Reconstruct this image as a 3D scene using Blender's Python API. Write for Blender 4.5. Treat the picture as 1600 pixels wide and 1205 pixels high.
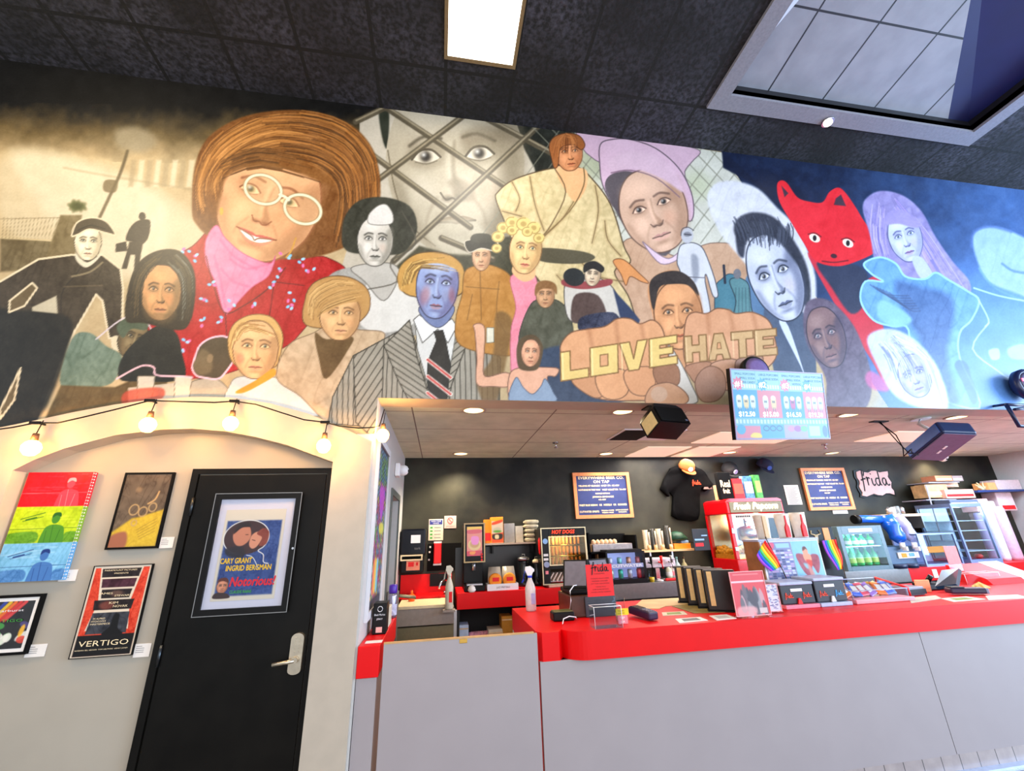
import bpy, bmesh, math, random
import numpy as np
from mathutils import Matrix, Vector
random.seed(7); np.random.seed(7)
scene = bpy.context.scene
for o in list(bpy.data.objects): bpy.data.objects.remove(o)
COL = scene.collection
PI = math.pi

# ------------------------------------------------------------------ camera
CAM = np.array([0.0, -3.0, 1.6])
FPX = 653.93
_yaw, _pit, _rol = 0.17320648, 0.34269099, -0.03371297
_f = np.array([math.sin(_yaw)*math.cos(_pit), math.cos(_yaw)*math.cos(_pit), math.sin(_pit)])
_r = np.array([math.cos(_yaw), -math.sin(_yaw), 0.0])
_u = np.cross(_r, _f)
CR = _r*math.cos(_rol)+_u*math.sin(_rol)
CU = -_r*math.sin(_rol)+_u*math.cos(_rol)
CF = _f
cd = bpy.data.cameras.new('camera'); cam = bpy.data.objects.new('camera', cd); COL.objects.link(cam)
cam.matrix_world = Matrix([[CR[0], CU[0], -CF[0], CAM[0]], [CR[1], CU[1], -CF[1], CAM[1]], [CR[2], CU[2], -CF[2], CAM[2]], [0, 0, 0, 1]])
cd.sensor_fit = 'HORIZONTAL'; cd.sensor_width = 36; cd.lens = FPX*36/1600; cd.clip_start = 0.02
scene.camera = cam

# ------------------------------------------------------------------ world, exposure, big lights
w = bpy.data.worlds.new('world'); scene.world = w; w.use_nodes = True
wb = w.node_tree.nodes['Background']; wb.inputs[0].default_value = (0.86, 0.93, 1.0, 1); wb.inputs[1].default_value = 0.85
vs = scene.view_settings
vs.view_transform = 'Standard'; vs.look = 'None'; vs.gamma = 1; vs.exposure = 0.45; vs.use_curve_mapping = False

def area(name, loc, to, sx, sy, power, col, spec=1.0, shape='RECTANGLE'):
    l = bpy.data.lights.new(name, 'AREA'); l.shape = shape; l.size = sx; l.size_y = sy; l.energy = power; l.color = col
    l.specular_factor = spec
    o = bpy.data.objects.new(name, l); COL.objects.link(o); o.location = loc
    o.rotation_euler = (Vector(to)-Vector(loc)).to_track_quat('-Z', 'Y').to_euler()
    return o
def pointl(name, loc, power, col, r=0.03, parent=None):
    l = bpy.data.lights.new(name, 'POINT'); l.energy = power; l.color = col; l.shadow_soft_size = r
    o = bpy.data.objects.new(name, l); COL.objects.link(o); o.location = loc; return o
def spotl(name, loc, power, col, ang=120, blend=0.6, r=0.05):
    l = bpy.data.lights.new(name, 'SPOT'); l.energy = power; l.color = col; l.spot_size = math.radians(ang); l.spot_blend = blend
    l.shadow_soft_size = r
    o = bpy.data.objects.new(name, l); COL.objects.link(o); o.location = loc; return o
# bluish daylight from the right, plus an unseen ambient fill added behind the camera
area('front_fill', (3.5, -7.0, 2.6), (2.0, 0, 2.4), 11, 4.2, 290, (0.97, 0.96, 1.0), 0.3)
area('daylight_right', (10.5, -3.5, 2.6), (4.5, 0, 3.2), 5, 4.0, 780, (0.50, 0.72, 1.0), 1.0)
# room lamps
area('hall_lamp_left', (-3.2, -2.0, 5.2), (-2.0, 0, 3.2), 1.0, 1.0, 60, (1.0, 0.82, 0.55), 0.4)

# ------------------------------------------------------------------ pixel -> point
def ray(px, py): return CF+CR*((px-800)/FPX)-CU*((py-602.5)/FPX)
def at(px, py, Y):
    d = ray(px, py); return CAM+d*((Y-CAM[1])/d[1])
def onz(px, py, Z):
    d = ray(px, py); return CAM+d*((Z-CAM[2])/d[2])
def onx(px, py, X):
    d = ray(px, py); return CAM+d*((X-CAM[0])/d[0])
def photo(X, Y, Z):
    dx, dy, dz = X-CAM[0], Y-CAM[1], Z-CAM[2]
    c = dx*CF[0]+dy*CF[1]+dz*CF[2]
    return 800+FPX*(dx*CR[0]+dy*CR[1]+dz*CR[2])/c, 602.5-FPX*(dx*CU[0]+dy*CU[1]+dz*CU[2])/c

# ------------------------------------------------------------------ materials
def lin(c): return tuple(((v/255)/12.92 if v/255 <= 0.04045 else ((v/255+0.055)/1.055)**2.4) for v in c)
MATS = {}
def mat(name, col=(200, 200, 200), rough=0.5, metal=0.0, var=0.06, scale=30, bump=0.0, emit=None, estr=0, trans=0.0, ior=1.45, alpha=1.0, coat=0.0, spec=0.5, col2=None, detail=3):
    if name in MATS: return MATS[name]
    m = bpy.data.materials.new(name); m.use_nodes = True; nt = m.node_tree; b = nt.nodes['Principled BSDF']
    c = lin(col)
    b.inputs['Roughness'].default_value = rough; b.inputs['Metallic'].default_value = metal
    b.inputs['Transmission Weight'].default_value = trans; b.inputs['IOR'].default_value = ior
    b.inputs['Alpha'].default_value = alpha; b.inputs['Coat Weight'].default_value = coat
    b.inputs['Specular IOR Level'].default_value = spec
    b.inputs['Base Color'].default_value = (*c, 1)
    if (var > 0 or col2) and trans == 0 and not emit:
        tc = nt.nodes.new('ShaderNodeTexCoord'); nz = nt.nodes.new('ShaderNodeTexNoise'); nz.inputs['Scale'].default_value = scale; nz.inputs['Detail'].default_value = detail
        nt.links.new(tc.outputs['Object'], nz.inputs['Vector'])
        rp = nt.nodes.new('ShaderNodeValToRGB'); rp.color_ramp.elements[0].position = 0.35; rp.color_ramp.elements[1].position = 0.65
        c2 = lin(col2) if col2 else tuple(min(1, v*(1+var)) for v in c)
        c1 = c if col2 else tuple(v*(1-var) for v in c)
        rp.color_ramp.elements[0].color = (*c1, 1); rp.color_ramp.elements[1].color = (*c2, 1)
        nt.links.new(nz.outputs['Fac'], rp.inputs['Fac']); nt.links.new(rp.outputs['Color'], b.inputs['Base Color'])
        if bump > 0:
            bp = nt.nodes.new('ShaderNodeBump'); bp.inputs['Strength'].default_value = bump; bp.inputs['Distance'].default_value = 0.01
            nt.links.new(nz.outputs['Fac'], bp.inputs['Height']); nt.links.new(bp.outputs['Normal'], b.inputs['Normal'])
    if emit:
        b.inputs['Emission Color'].default_value = (*lin(emit), 1); b.inputs['Emission Strength'].default_value = estr
    MATS[name] = m; return m
def glass(name, tint=(235, 245, 250), rough=0.02, alpha=0.012):
    if name in MATS: return MATS[name]
    m = bpy.data.materials.new(name); m.use_nodes = True; nt = m.node_tree; nt.nodes.clear()
    out = nt.nodes.new('ShaderNodeOutputMaterial'); mx = nt.nodes.new('ShaderNodeMixShader'); tr = nt.nodes.new('ShaderNodeBsdfTransparent')
    pb = nt.nodes.new('ShaderNodeBsdfGlossy'); pb.inputs['Color'].default_value = (*lin(tint), 1); pb.inputs['Roughness'].default_value = rough
    tr.inputs[0].default_value = (*[0.5+0.5*v for v in lin(tint)], 1)
    fc = nt.nodes.new('ShaderNodeLayerWeight'); fr = nt.nodes.new('ShaderNodeMath'); fr.operation = 'POWER'; fr.inputs[1].default_value = 5.0; nt.links.new(fc.outputs['Facing'], fr.inputs[0])
    ad = nt.nodes.new('ShaderNodeMath'); ad.operation = 'ADD'; ad.inputs[1].default_value = alpha; ad.use_clamp = True
    nt.links.new(fr.outputs[0], ad.inputs[0]); nt.links.new(ad.outputs[0], mx.inputs[0])
    nt.links.new(tr.outputs[0], mx.inputs[1]); nt.links.new(pb.outputs[0], mx.inputs[2]); nt.links.new(mx.outputs[0], out.inputs[0])
    MATS[name] = m; return m
def paintmat(name, rough=0.5, spec=0.4, emit=0.0, bump=0.0):
    if name in MATS: return MATS[name]
    m = bpy.data.materials.new(name); m.use_nodes = True; nt = m.node_tree; b = nt.nodes['Principled BSDF']
    at_ = nt.nodes.new('ShaderNodeAttribute'); at_.attribute_name = 'paint'
    nt.links.new(at_.outputs['Color'], b.inputs['Base Color']); b.inputs['Roughness'].default_value = rough; b.inputs['Specular IOR Level'].default_value = spec
    if emit: nt.links.remove(b.inputs['Base Color'].links[0]); b.inputs['Base Color'].default_value = (.02, .02, .02, 1); nt.links.new(at_.outputs['Color'], b.inputs['Emission Color']); b.inputs['Emission Strength'].default_value = emit
    if bump:
        nz = nt.nodes.new('ShaderNodeTexNoise'); nz.inputs['Scale'].default_value = 60; bp = nt.nodes.new('ShaderNodeBump'); bp.inputs['Strength'].default_value = bump; bp.inputs['Distance'].default_value = 0.004
        tc = nt.nodes.new('ShaderNodeTexCoord'); nt.links.new(tc.outputs['Object'], nz.inputs['Vector'])
        nt.links.new(nz.outputs['Fac'], bp.inputs['Height']); nt.links.new(bp.outputs['Normal'], b.inputs['Normal'])
    MATS[name] = m; return m

# tiled surfaces: grooves every px,py metres on two chosen object axes
def tiled(name, col, col2, groove, px, py, ox=0.0, oy=0.0, w=0.012, axes=(0, 1), rough=0.8, scale=60, gl=(0.35, 0.65), patch=None, sstrong=0.5):
    m = bpy.data.materials.new(name); m.use_nodes = True; nt = m.node_tree; b = nt.nodes['Principled BSDF']; N = nt.nodes.new; L = nt.links.new
    tc = N('ShaderNodeTexCoord'); sp = N('ShaderNodeSeparateXYZ'); L(tc.outputs['Object'], sp.inputs[0])
    def mth(op, a, b_=None):
        n = N('ShaderNodeMath'); n.operation = op
        for i, v in enumerate((a, b_)):
            if v is None: continue
            if isinstance(v, (int, float)): n.inputs[i].default_value = v
            else: L(v, n.inputs[i])
        return n.outputs[0]
    gs = []
    for ax, p, o in ((axes[0], px, ox), (axes[1], py, oy)):
        if not p: continue
        f = mth('FRACT', mth('DIVIDE', mth('ADD', sp.outputs[ax], 100*p-o), p))
        gs.append(mth('LESS_THAN', f, w/p))
    g = gs[0] if len(gs) == 1 else mth('MAXIMUM', gs[0], gs[1])
    nz = N('ShaderNodeTexNoise'); nz.inputs['Scale'].default_value = scale; nz.inputs['Detail'].default_value = 4; L(tc.outputs['Object'], nz.inputs['Vector'])
    rp = N('ShaderNodeValToRGB'); rp.color_ramp.elements[0].position = gl[0]; rp.color_ramp.elements[1].position = gl[1]
    rp.color_ramp.elements[0].color = (*lin(col), 1); rp.color_ramp.elements[1].color = (*lin(col2), 1); L(nz.outputs['Fac'], rp.inputs['Fac'])
    src = rp.outputs['Color']
    if patch:
        n2 = N('ShaderNodeTexNoise'); n2.inputs['Scale'].default_value = 1.3; n2.inputs['Detail'].default_value = 2; L(tc.outputs['Object'], n2.inputs['Vector'])
        r2 = N('ShaderNodeValToRGB'); r2.color_ramp.elements[0].position = 0.35; r2.color_ramp.elements[1].position = 0.7
        r2.color_ramp.elements[0].color = (*lin(patch[0]), 1); r2.color_ramp.elements[1].color = (*lin(patch[1]), 1); L(n2.outputs['Fac'], r2.inputs['Fac'])
        mm = N('ShaderNodeMix'); mm.data_type = 'RGBA'; mm.blend_type = 'MULTIPLY'; mm.inputs[0].default_value = 1; L(src, mm.inputs[6]); L(r2.outputs['Color'], mm.inputs[7]); src = mm.outputs[2]
    mx = N('ShaderNodeMix'); mx.data_type = 'RGBA'; L(g, mx.inputs[0]); L(src, mx.inputs[6]); mx.inputs[7].default_value = (*lin(groove), 1)
    L(mx.outputs[2], b.inputs['Base Color']); b.inputs['Roughness'].default_value = rough
    bp = N('ShaderNodeBump'); bp.inputs['Strength'].default_value = sstrong; bp.inputs['Distance'].default_value = 0.01; L(nz.outputs['Fac'], bp.inputs['Height']); L(bp.outputs['Normal'], b.inputs['Normal'])
    MATS[name] = m; return m

# ------------------------------------------------------------------ mesh builder
LOCS = {}
class MB:
    def __init__(s): s.v = []; s.f = []; s.m = []; s.mats = []; s.cur = 0; s.sm = set()
    def use(s, m):
        if m not in s.mats: s.mats.append(m)
        s.cur = s.mats.index(m); return s
    def add(s, vs, fs, smooth=False):
        n = len(s.v); s.v += [tuple(float(c) for c in v) for v in vs]
        for f in fs:
            if smooth: s.sm.add(len(s.f))
            s.f.append([i+n for i in f]); s.m.append(s.cur)
        return s
    def box(s, x0, x1, y0, y1, z0, z1, b=0.0):
        if b <= 0:
            v = [(x, y, z) for z in (z0, z1) for y in (y0, y1) for x in (x0, x1)]
            return s.add(v, [(0, 2, 3, 1), (4, 5, 7, 6), (0, 1, 5, 4), (2, 6, 7, 3), (0, 4, 6, 2), (1, 3, 7, 5)])
        bm = bmesh.new(); bmesh.ops.create_cube(bm, size=1)
        for v in bm.verts: v.co = Vector(((x0+x1)/2+v.co.x*(x1-x0), (y0+y1)/2+v.co.y*(y1-y0), (z0+z1)/2+v.co.z*(z1-z0)))
        bmesh.ops.bevel(bm, geom=list(bm.edges), offset=min(b, abs(x1-x0)*.45, abs(y1-y0)*.45, abs(z1-z0)*.45), segments=2, affect='EDGES', profile=0.5)
        bm.verts.index_update(); s.add([v.co[:] for v in bm.verts], [[v.index for v in f.verts] for f in bm.faces]); bm.free(); return s
    def lathe(s, cx, cy, prof, n=20, axis='z', cap=True, smooth=True):
        vs = []
        for r, h in prof:
            for k in range(n):
                a = 2*PI*k/n; c, d = r*math.cos(a), r*math.sin(a)
                vs.append({'z': (cx+c, cy+d, h), 'y': (cx+c, h, cy+d), 'x': (h, cx+c, cy+d)}[axis])
        fs = [(i*n+k, i*n+(k+1) % n, (i+1)*n+(k+1) % n, (i+1)*n+k) for i in range(len(prof)-1) for k in range(n)]
        s.add(vs, fs, smooth)
        if cap:
            m = len(s.v)-len(vs)
            s.f.append([m+k for k in range(n)][::-1]); s.m.append(s.cur)
            s.f.append([m+(len(prof)-1)*n+k for k in range(n)]); s.m.append(s.cur)
        return s
    def cyl(s, cx, cy, z0, z1, r, r2=None, n=20, axis='z'): return s.lathe(cx, cy, [(r, z0), (r if r2 is None else r2, z1)], n, axis)
    def tube(s, pts, r, n=8, closed=False):
        pts = [Vector(p) for p in pts]; vs = []; up = Vector((0.01, 0.02, 1))
        N = len(pts)
        for i, p in enumerate(pts):
            a = pts[max(0, i-1)]; b = pts[min(N-1, i+1)]; t = (b-a)
            if t.length < 1e-9: t = Vector((0, 0, 1))
            t.normalize(); q = up if abs(t.dot(up.normalized())) < .95 else Vector((1, 0, 0))
            e1 = t.cross(q).normalized(); e2 = t.cross(e1); rr = r[i] if isinstance(r, (list, tuple)) else r
            vs += [(p+e1*math.cos(2*PI*k/n)*rr+e2*math.sin(2*PI*k/n)*rr)[:] for k in range(n)]
        fs = [(i*n+k, (i+1)*n+k, (i+1)*n+(k+1) % n, i*n+(k+1) % n) for i in range(N-1) for k in range(n)]
        s.add(vs, fs, True); m = len(s.v)-len(vs)
        s.f.append([m+k for k in range(n)]); s.m.append(s.cur); s.f.append([m+(N-1)*n+k for k in range(n)][::-1]); s.m.append(s.cur); return s
    def prism(s, pts, a0, a1, axis='y'):   # outline in the plane normal to axis; xz for y, xy for z, yz for x
        def P(p, h): return {'y': (p[0], h, p[1]), 'z': (p[0], p[1], h), 'x': (h, p[0], p[1])}[axis]
        n = len(pts); vs = [P(p, a0) for p in pts]+[P(p, a1) for p in pts]
        return s.add(vs, [list(range(n)), list(range(n, 2*n))[::-1]]+[(i, i+n, (i+1) % n+n, (i+1) % n) for i in range(n)])
    def quad(s, a, b, c, d): return s.add([a, b, c, d], [(0, 1, 2, 3)])
    def build(s, name, m=None, parent=None, loc=None, smooth=False, local=False):
        me = bpy.data.meshes.new(name); base = Vector(loc) if loc is not None else (Vector((0, 0, 0)) if (parent is None or local) else LOCS[parent.name_full])
        me.from_pydata([tuple(Vector(v)-base) for v in s.v], [], s.f)
        ms = s.mats if s.mats else [m]
        for x in ms: me.materials.append(x)
        if s.mats: me.polygons.foreach_set('material_index', s.m)
        sm = [smooth or (i in s.sm) for i in range(len(s.f))]; me.polygons.foreach_set('use_smooth', sm)
        bm = bmesh.new(); bm.from_mesh(me); bmesh.ops.recalc_face_normals(bm, faces=bm.faces); bm.to_mesh(me); bm.free(); me.update()
        o = bpy.data.objects.new(name, me); COL.objects.link(o)
        if parent is None:
            o.location = base; LOCS[o.name_full] = base.copy()
        else:
            o.parent = parent; LOCS[o.name_full] = LOCS[parent.name_full].copy()
            if loc is not None: o.location = base-LOCS[parent.name_full]; LOCS[o.name_full] = base.copy()
        return o
def tag(o, label, cat, group=None, kind=None):
    o['label'] = label; o['category'] = cat
    if group: o['group'] = group
    if kind: o['kind'] = kind
    return o
def thing(name, label, cat, loc, group=None):
    o = bpy.data.objects.new(name, None); COL.objects.link(o); o.empty_display_size = 0.05; o.location = loc; LOCS[o.name_full] = Vector(loc); return tag(o, label, cat, group)
def one(mb, name, m, label, cat, loc, group=None, smooth=False): return tag(mb.build(name, m, None, loc, smooth), label, cat, group)
def struct(mb, name, m, smooth=False): o = mb.build(name, m, None, None, smooth); o['kind'] = 'structure'; return o
def copy_tree(o, loc=None, label=None, parent=None):
    c = o.copy(); COL.objects.link(c)
    if parent: c.parent = parent
    if loc is not None: c.location = loc; LOCS[c.name_full] = Vector(loc)
    if label: c['label'] = label
    for ch in o.children: copy_tree(ch, parent=c)
    return c

# lettering: flat letters with a little thickness, laid on the plane o + x*ex + y*ey
_tc = {}
def letters(s):
    if s in _tc: return _tc[s]
    cu = bpy.data.curves.new('t', 'FONT'); cu.body = s; cu.size = 1; cu.resolution_u = 2
    ob = bpy.data.objects.new('t', cu); me = bpy.data.meshes.new_from_object(ob)
    v = [tuple(x.co[:2]) for x in me.vertices]; f = [list(p.vertices) for p in me.polygons]
    bpy.data.objects.remove(ob); bpy.data.curves.remove(cu); bpy.data.meshes.remove(me)
    xs = [a[0] for a in v] or [0, 1]; ys = [a[1] for a in v] or [0, 1]
    _tc[s] = (v, f, min(xs), max(xs), min(ys), max(ys)); return _tc[s]
def lettering(mb, lines, o, ex, ey, bold=0.0, shear=0.0):
    o, ex, ey = Vector(o), Vector(ex), Vector(ey); nrm = ex.cross(ey).normalized()
    for (s, x, y, h, wd) in lines:   # x,y lower left, h cap height, wd total width
        v, f, x0, x1, y0, y1 = letters(s); sx = wd/max(1e-6, x1-x0); sy = h/0.72
        offs = [(0, 0)] if not bold else [(-bold, 0), (bold, 0), (0, bold), (0, -bold)]
        for k, (bx, by) in enumerate(offs):
            mb.add([(o+ex*(x+(a-x0)*sx+bx+shear*b*sy)+ey*(y+b*sy+by)+nrm*(0.0004*k))[:] for a, b in v], f)
    return mb
# ------------------------------------------------------------------ room shell
ZC = 5.455          # black tiled ceiling
ZS = 2.59           # ceiling over the bar
ZL = 2.566          # lower edge of the mural wall
XP = -0.465         # side wall at the left of the bar
YB = 2.62           # dark wall behind the bar
XR = 9.03
cream = mat('cream_paint', (182, 170, 154), 0.6, var=0.03, scale=12)
greige = mat('greige_paint', (168, 161, 148), 0.55, var=0.04, scale=3)
white_p = mat('white_paint', (205, 205, 210), 0.5, var=0.02, scale=10)
lightgrey = mat('side_wall_paint', (190, 188, 186), 0.6, var=0.02)
darkwall = mat('dark_blotched_wall', (9, 9, 8), 0.55, var=0, scale=1.3, col2=(62, 60, 48), detail=7, spec=0.3)
redlam = mat('red_laminate', (222, 3, 10), 0.42, var=0.02, scale=8, spec=0.3)
greylam = mat('grey_lilac_panel', (158, 149, 151), 0.5, var=0.02, scale=4)
black = mat('black_plastic', (9, 9, 10), 0.4, var=0.1, spec=0.25)
blackm = mat('black_matte', (8, 8, 9), 0.7, var=0.15, spec=0.15)
chrome = mat('chrome', (200, 200, 205), 0.2, metal=1.0, var=0.02)
steel = mat('brushed_steel', (175, 175, 178), 0.35, metal=0.9, var=0.04)
white = mat('white_plastic', (232, 232, 235), 0.4, var=0.01)
paper = mat('paper_white', (232, 228, 224), 0.8, var=0.02)
ink = mat('black_ink', (20, 20, 22), 0.7, var=0.05)
woodm = mat('pale_wood', (190, 150, 100), 0.5, var=0.12, scale=14)
goldp = mat('cream_letters', (240, 220, 180), 0.6, var=0.02)

# black ceiling with the light well cut out: four slabs round the hole
HX0, HX1, HY0, HY1 = 2.6, 5.43, -4.2, -0.60
cm = tiled('black_ceiling_tiles', (20, 20, 25), (104, 104, 118), (1, 1, 1), 0.6, 1.2, ox=-0.66, oy=-0.45, w=0.03, scale=30, gl=(0.38, 0.72), patch=((60, 60, 66), (170, 170, 176)))
mb = MB(); 
for a in ((-6, HX0, -8, 0.0), (HX1, 10.5, -8, 0.0), (HX0, HX1, HY1, 0.0), (HX0, HX1, -8, HY0)): mb.box(a[0], a[1], a[2], a[3], ZC, ZC+0.06)
struct(mb, 'ceiling', cm)
# light well: frame, dark lip, sloping white-panelled sides open to the sky
fr = mat('well_frame_paint', (128, 128, 138), 0.6, var=0.08, scale=50)
mb = MB(); W = 0.15
def ring(mb, x0, x1, y0, y1, wd, z0, z1):
    mb.box(x0-wd, x0, y0-wd, y1+wd, z0, z1); mb.box(x1, x1+wd, y0-wd, y1+wd, z0, z1); mb.box(x0, x1, y1, y1+wd, z0, z1); mb.box(x0, x1, y0-wd, y0, z0, z1)
ring(mb, HX0, HX1, HY0, HY1, W, ZC-0.03, ZC+0.0)
struct(mb, 'trim_1', fr)
mb = MB(); ring(mb, HX0, HX1, HY0, HY1, 0.05, ZC+0.0, ZC+0.12); struct(mb, 'trim_2', mat('well_lip', (18, 18, 24), 0.5, var=0.1))
wellm = tiled('well_panels', (132, 134, 144), (144, 146, 156), (30, 32, 40), 0.61, 1.2, ox=3.03, oy=-1.22, w=0.016, scale=5, rough=0.45, sstrong=0.05)
zb, zt = ZC+0.12, ZC+0.36
ix0, ix1, iy1, iy0 = HX0+0.50, 3.62, HY1-1.5, HY0+1.0; HB = 5.17
mb = MB(); mb.quad((HX0, HY1, zb), (HB, HY1, zb), (ix1, iy1, zt), (ix0, iy1, zt))
mb.quad((HX0, HY0, zb), (HX1, HY0, zb), (ix1, iy0, zt), (ix0, iy0, zt)); struct(mb, 'trim_3', wellm)
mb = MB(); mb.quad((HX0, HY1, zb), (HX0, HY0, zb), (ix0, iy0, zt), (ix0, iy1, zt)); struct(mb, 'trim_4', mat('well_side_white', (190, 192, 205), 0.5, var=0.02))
mb = MB(); mb.quad((HX1, HY1, zb), (HX1, HY0, zb), (ix1, iy0, zt), (ix1, iy1, zt)); mb.add([(HX1, HY1, zb), (HB, HY1, zb), (ix1, iy1, zt)], [(0, 1, 2)]); struct(mb, 'trim_5', mat('well_side_shade', (22, 28, 78), 0.5, var=0.1, scale=3))  # dark blue stands for shade on the well's right side, painted in
mb = MB(); ring(mb, ix0, ix1, iy0, iy1, 0.04, zt, zt+0.5); struct(mb, 'trim_6', mat('well_side_white'))

# floor
flm = tiled('floor_tiles', (120, 112, 108), (140, 132, 126), (70, 64, 60), 0.3, 0.3, w=0.006, scale=20, rough=0.25, sstrong=0.1)
mb = MB(); mb.box(-6, 10.5, -8, YB+0.1, -0.08, 0); struct(mb, 'floor', flm)

# wall carrying the mural (above the bar) and its left part with the arched alcove
AO = [(-60, 672), (0, 668), (55, 657), (110, 645), (180, 632), (240, 624), (300, 620), (360, 621), (420, 630), (480, 646), (530, 666), (583, 690)]
AI = [(20, 735), (55, 718), (100, 701), (180, 680), (250, 671.5), (300, 670), (350, 674), (400, 683), (450, 696), (520, 722)]
def fl(p, Y=-0.02): q = at(p[0], p[1], Y); return (q[0], q[2])
ao = [fl(p) for p in AO]; ai = [fl(p) for p in AI]
jl = ai[0][0]; jr = ai[-1][0]; XA = -0.478
ao[0] = (-5.2, ao[0][1]-0.05); ao[-1] = (XA, ao[-1][1])
ring_pts = ao+[(XA, 0.0), (jr, 0.0)]+ai[::-1]+[(jl, 0.0), (-5.2, 0.0)]
mb = MB(); n = len(ring_pts)
# front face as triangulated polygon via bmesh
def extrude_outline(pts, y0, y1):
    bm = bmesh.new(); vs = [bm.verts.new((p[0], y0, p[1])) for p in pts]; f = bm.faces.new(vs)
    r = bmesh.ops.extrude_face_region(bm, geom=[f]); 
    for e in r['geom']:
        if isinstance(e, bmesh.types.BMVert): e.co.y = y1
    bmesh.ops.triangulate(bm, faces=[q for q in bm.faces if len(q.verts) > 4]); bmesh.ops.recalc_face_normals(bm, faces=bm.faces)
    bm.verts.index_update(); m_ = MB(); m_.add([v.co[:] for v in bm.verts], [[v.index for v in q.verts] for q in bm.faces]); bm.free(); return m_
struct(extrude_outline(ring_pts, -0.02, 0.10), 'wall_left', cream)
mb = MB(); mb.box(-5.2, XP-0.125, 0.10, 0.22, 0, ZC); mb.box(-5.2, XP-0.001, 0.006, 0.0999, 2.42, ZC); struct(mb, 'wall_alcove', greige)
mb = MB(); mb.box(XP, 10.5, 0.004, 0.225, ZL, ZC); struct(mb, 'wall_front', cream)
# side wall going back to the bar's rear wall, with a doorway
mb = MB(); DY0, DY1, DZ = 1.28, 2.02, 2.0
mb.box(XP-0.12, XP, 0.004, DY0, 0, 2.415); mb.box(XP-0.12, XP, DY1, YB, 0, 2.415); mb.box(XP-0.12, XP, DY0, DY1, DZ, 2.415); mb.box(XP-0.12, XP, 0.1005, YB, 2.415, 2.62); mb.box(XP-0.012, XP, 0.004, 0.1005, 2.4151, 2.62)
struct(mb, 'wall_side', lightgrey)
mb = MB(); mb.box(XP-1.6, XR+0.1, YB, YB+0.1, 0, ZS+0.1); struct(mb, 'wall_rear', darkwall)
mb = MB(); mb.box(XP-1.6, XP-1.5, 0.3, YB, 0, ZS+.1); struct(mb, 'wall_passage', mat('dark_teal_paint', (30, 52, 50), .6))
mb = MB(); mb.box(XR, XR+0.1, 0.0, YB, 0, ZS+0.1); struct(mb, 'wall_right', lightgrey)
mb = MB(); mb.box(XP+0.001, XP+0.016, DY0-0.06, DY0, 0, DZ+0.06); mb.box(XP+0.001, XP+0.016, DY1, DY1+0.06, 0, DZ+0.06); mb.box(XP+0.001, XP+0.016, DY0, DY1, DZ, DZ+0.06)
mb.box(XP-0.12, XP, DY0, DY0+0.02, 0, DZ); struct(mb, 'door_2', mat('grey_green_door_frame', (95, 100, 95), .5))
# ceiling over the bar
csm = tiled('bar_ceiling_tiles', (196, 202, 180), (212, 216, 194), (120, 112, 98), 1.2, 0.6, ox=0.95, oy=0.42, w=0.012, scale=6, rough=0.8, sstrong=0.15)
mb = MB(); mb.box(XP-1.6, XR, 0.225, YB, ZS, ZS+0.05); struct(mb, 'ceiling_bar', csm)

# alcove door (black) in its black frame
bd = mat('black_painted_wood', (11, 10, 8), 0.4, var=0.4, scale=5, spec=0.2)
dx0, dx1, dz = at(303, 736, 0.09)[0], at(521, 730, 0.09)[0], 2.075
lx0, lx1, lz = at(313, 745, 0.09)[0], at(511, 740, 0.09)[0], 2.035
DR = bpy.data.objects.new('door_1', None); COL.objects.link(DR); DR.location = ((dx0+dx1)/2, 0.09, 0); LOCS['door_1'] = Vector(DR.location); DR['kind'] = 'structure'
mb = MB(); mb.box(dx0, lx0-0.006, 0.075, 0.10, 0, dz); mb.box(lx1+0.006, dx1, 0.075, 0.10, 0, dz); mb.box(lx0-0.006, lx1+0.006, 0.075, 0.10, lz+0.006, dz); mb.build('door_frame', bd, DR)
mb = MB(); mb.box(lx0, lx1, 0.080, 0.099, 0.008, lz, 0.003); mb.build('door_leaf', bd, DR)
hm = mat('satin_hinge', (70, 75, 80), 0.3, metal=.9)
for px, py in ((304, 792), (251, 1025)):
    q = at(px, py, 0.075); mb = MB(); mb.cyl(lx0-0.004, 0.072, q[2]-0.055, q[2]+0.055, 0.008, n=10); mb.build('hinge', hm, DR)
nick = mat('satin_nickel', (205, 195, 175), 0.28, metal=0.85)
q = at(463, 1020, 0.06); lo = MB(); pw = 0.036
out = [(q[0]-pw+0.0, -0.10)]; 
pts = [(q[0]+math.cos(a)*pw, q[2]+0.075+math.sin(a)*pw*0.8) for a in np.linspace(0, PI, 9)]+[(q[0]+math.cos(a)*pw, q[2]-0.09+math.sin(a)*pw*0.6) for a in np.linspace(PI, 2*PI, 9)]
lo.prism(pts, 0.052, 0.08); 
lk = lo.build('lock_plate', nick, DR)
mb = MB(); mb.cyl(q[0]+0.002, q[2]-0.035, 0.022, 0.053, 0.018, n=18, axis='y'); mb.tube([(q[0]+.002, 0.028, q[2]-0.035), (q[0]-0.05, 0.024, q[2]-0.04), (q[0]-0.115, 0.026, q[2]-0.048)], [0.012, 0.011, 0.010], 10); mb.build('lever_handle', nick, lk)
for i in range(5):
    for j in range(2):
        mb = MB(); mb.cyl(q[0]-0.012+j*0.022, q[2]+0.078-i*0.018, 0.048, 0.053, 0.0055, n=10, axis='y'); mb.build('keypad_button', nick, lk)

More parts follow.
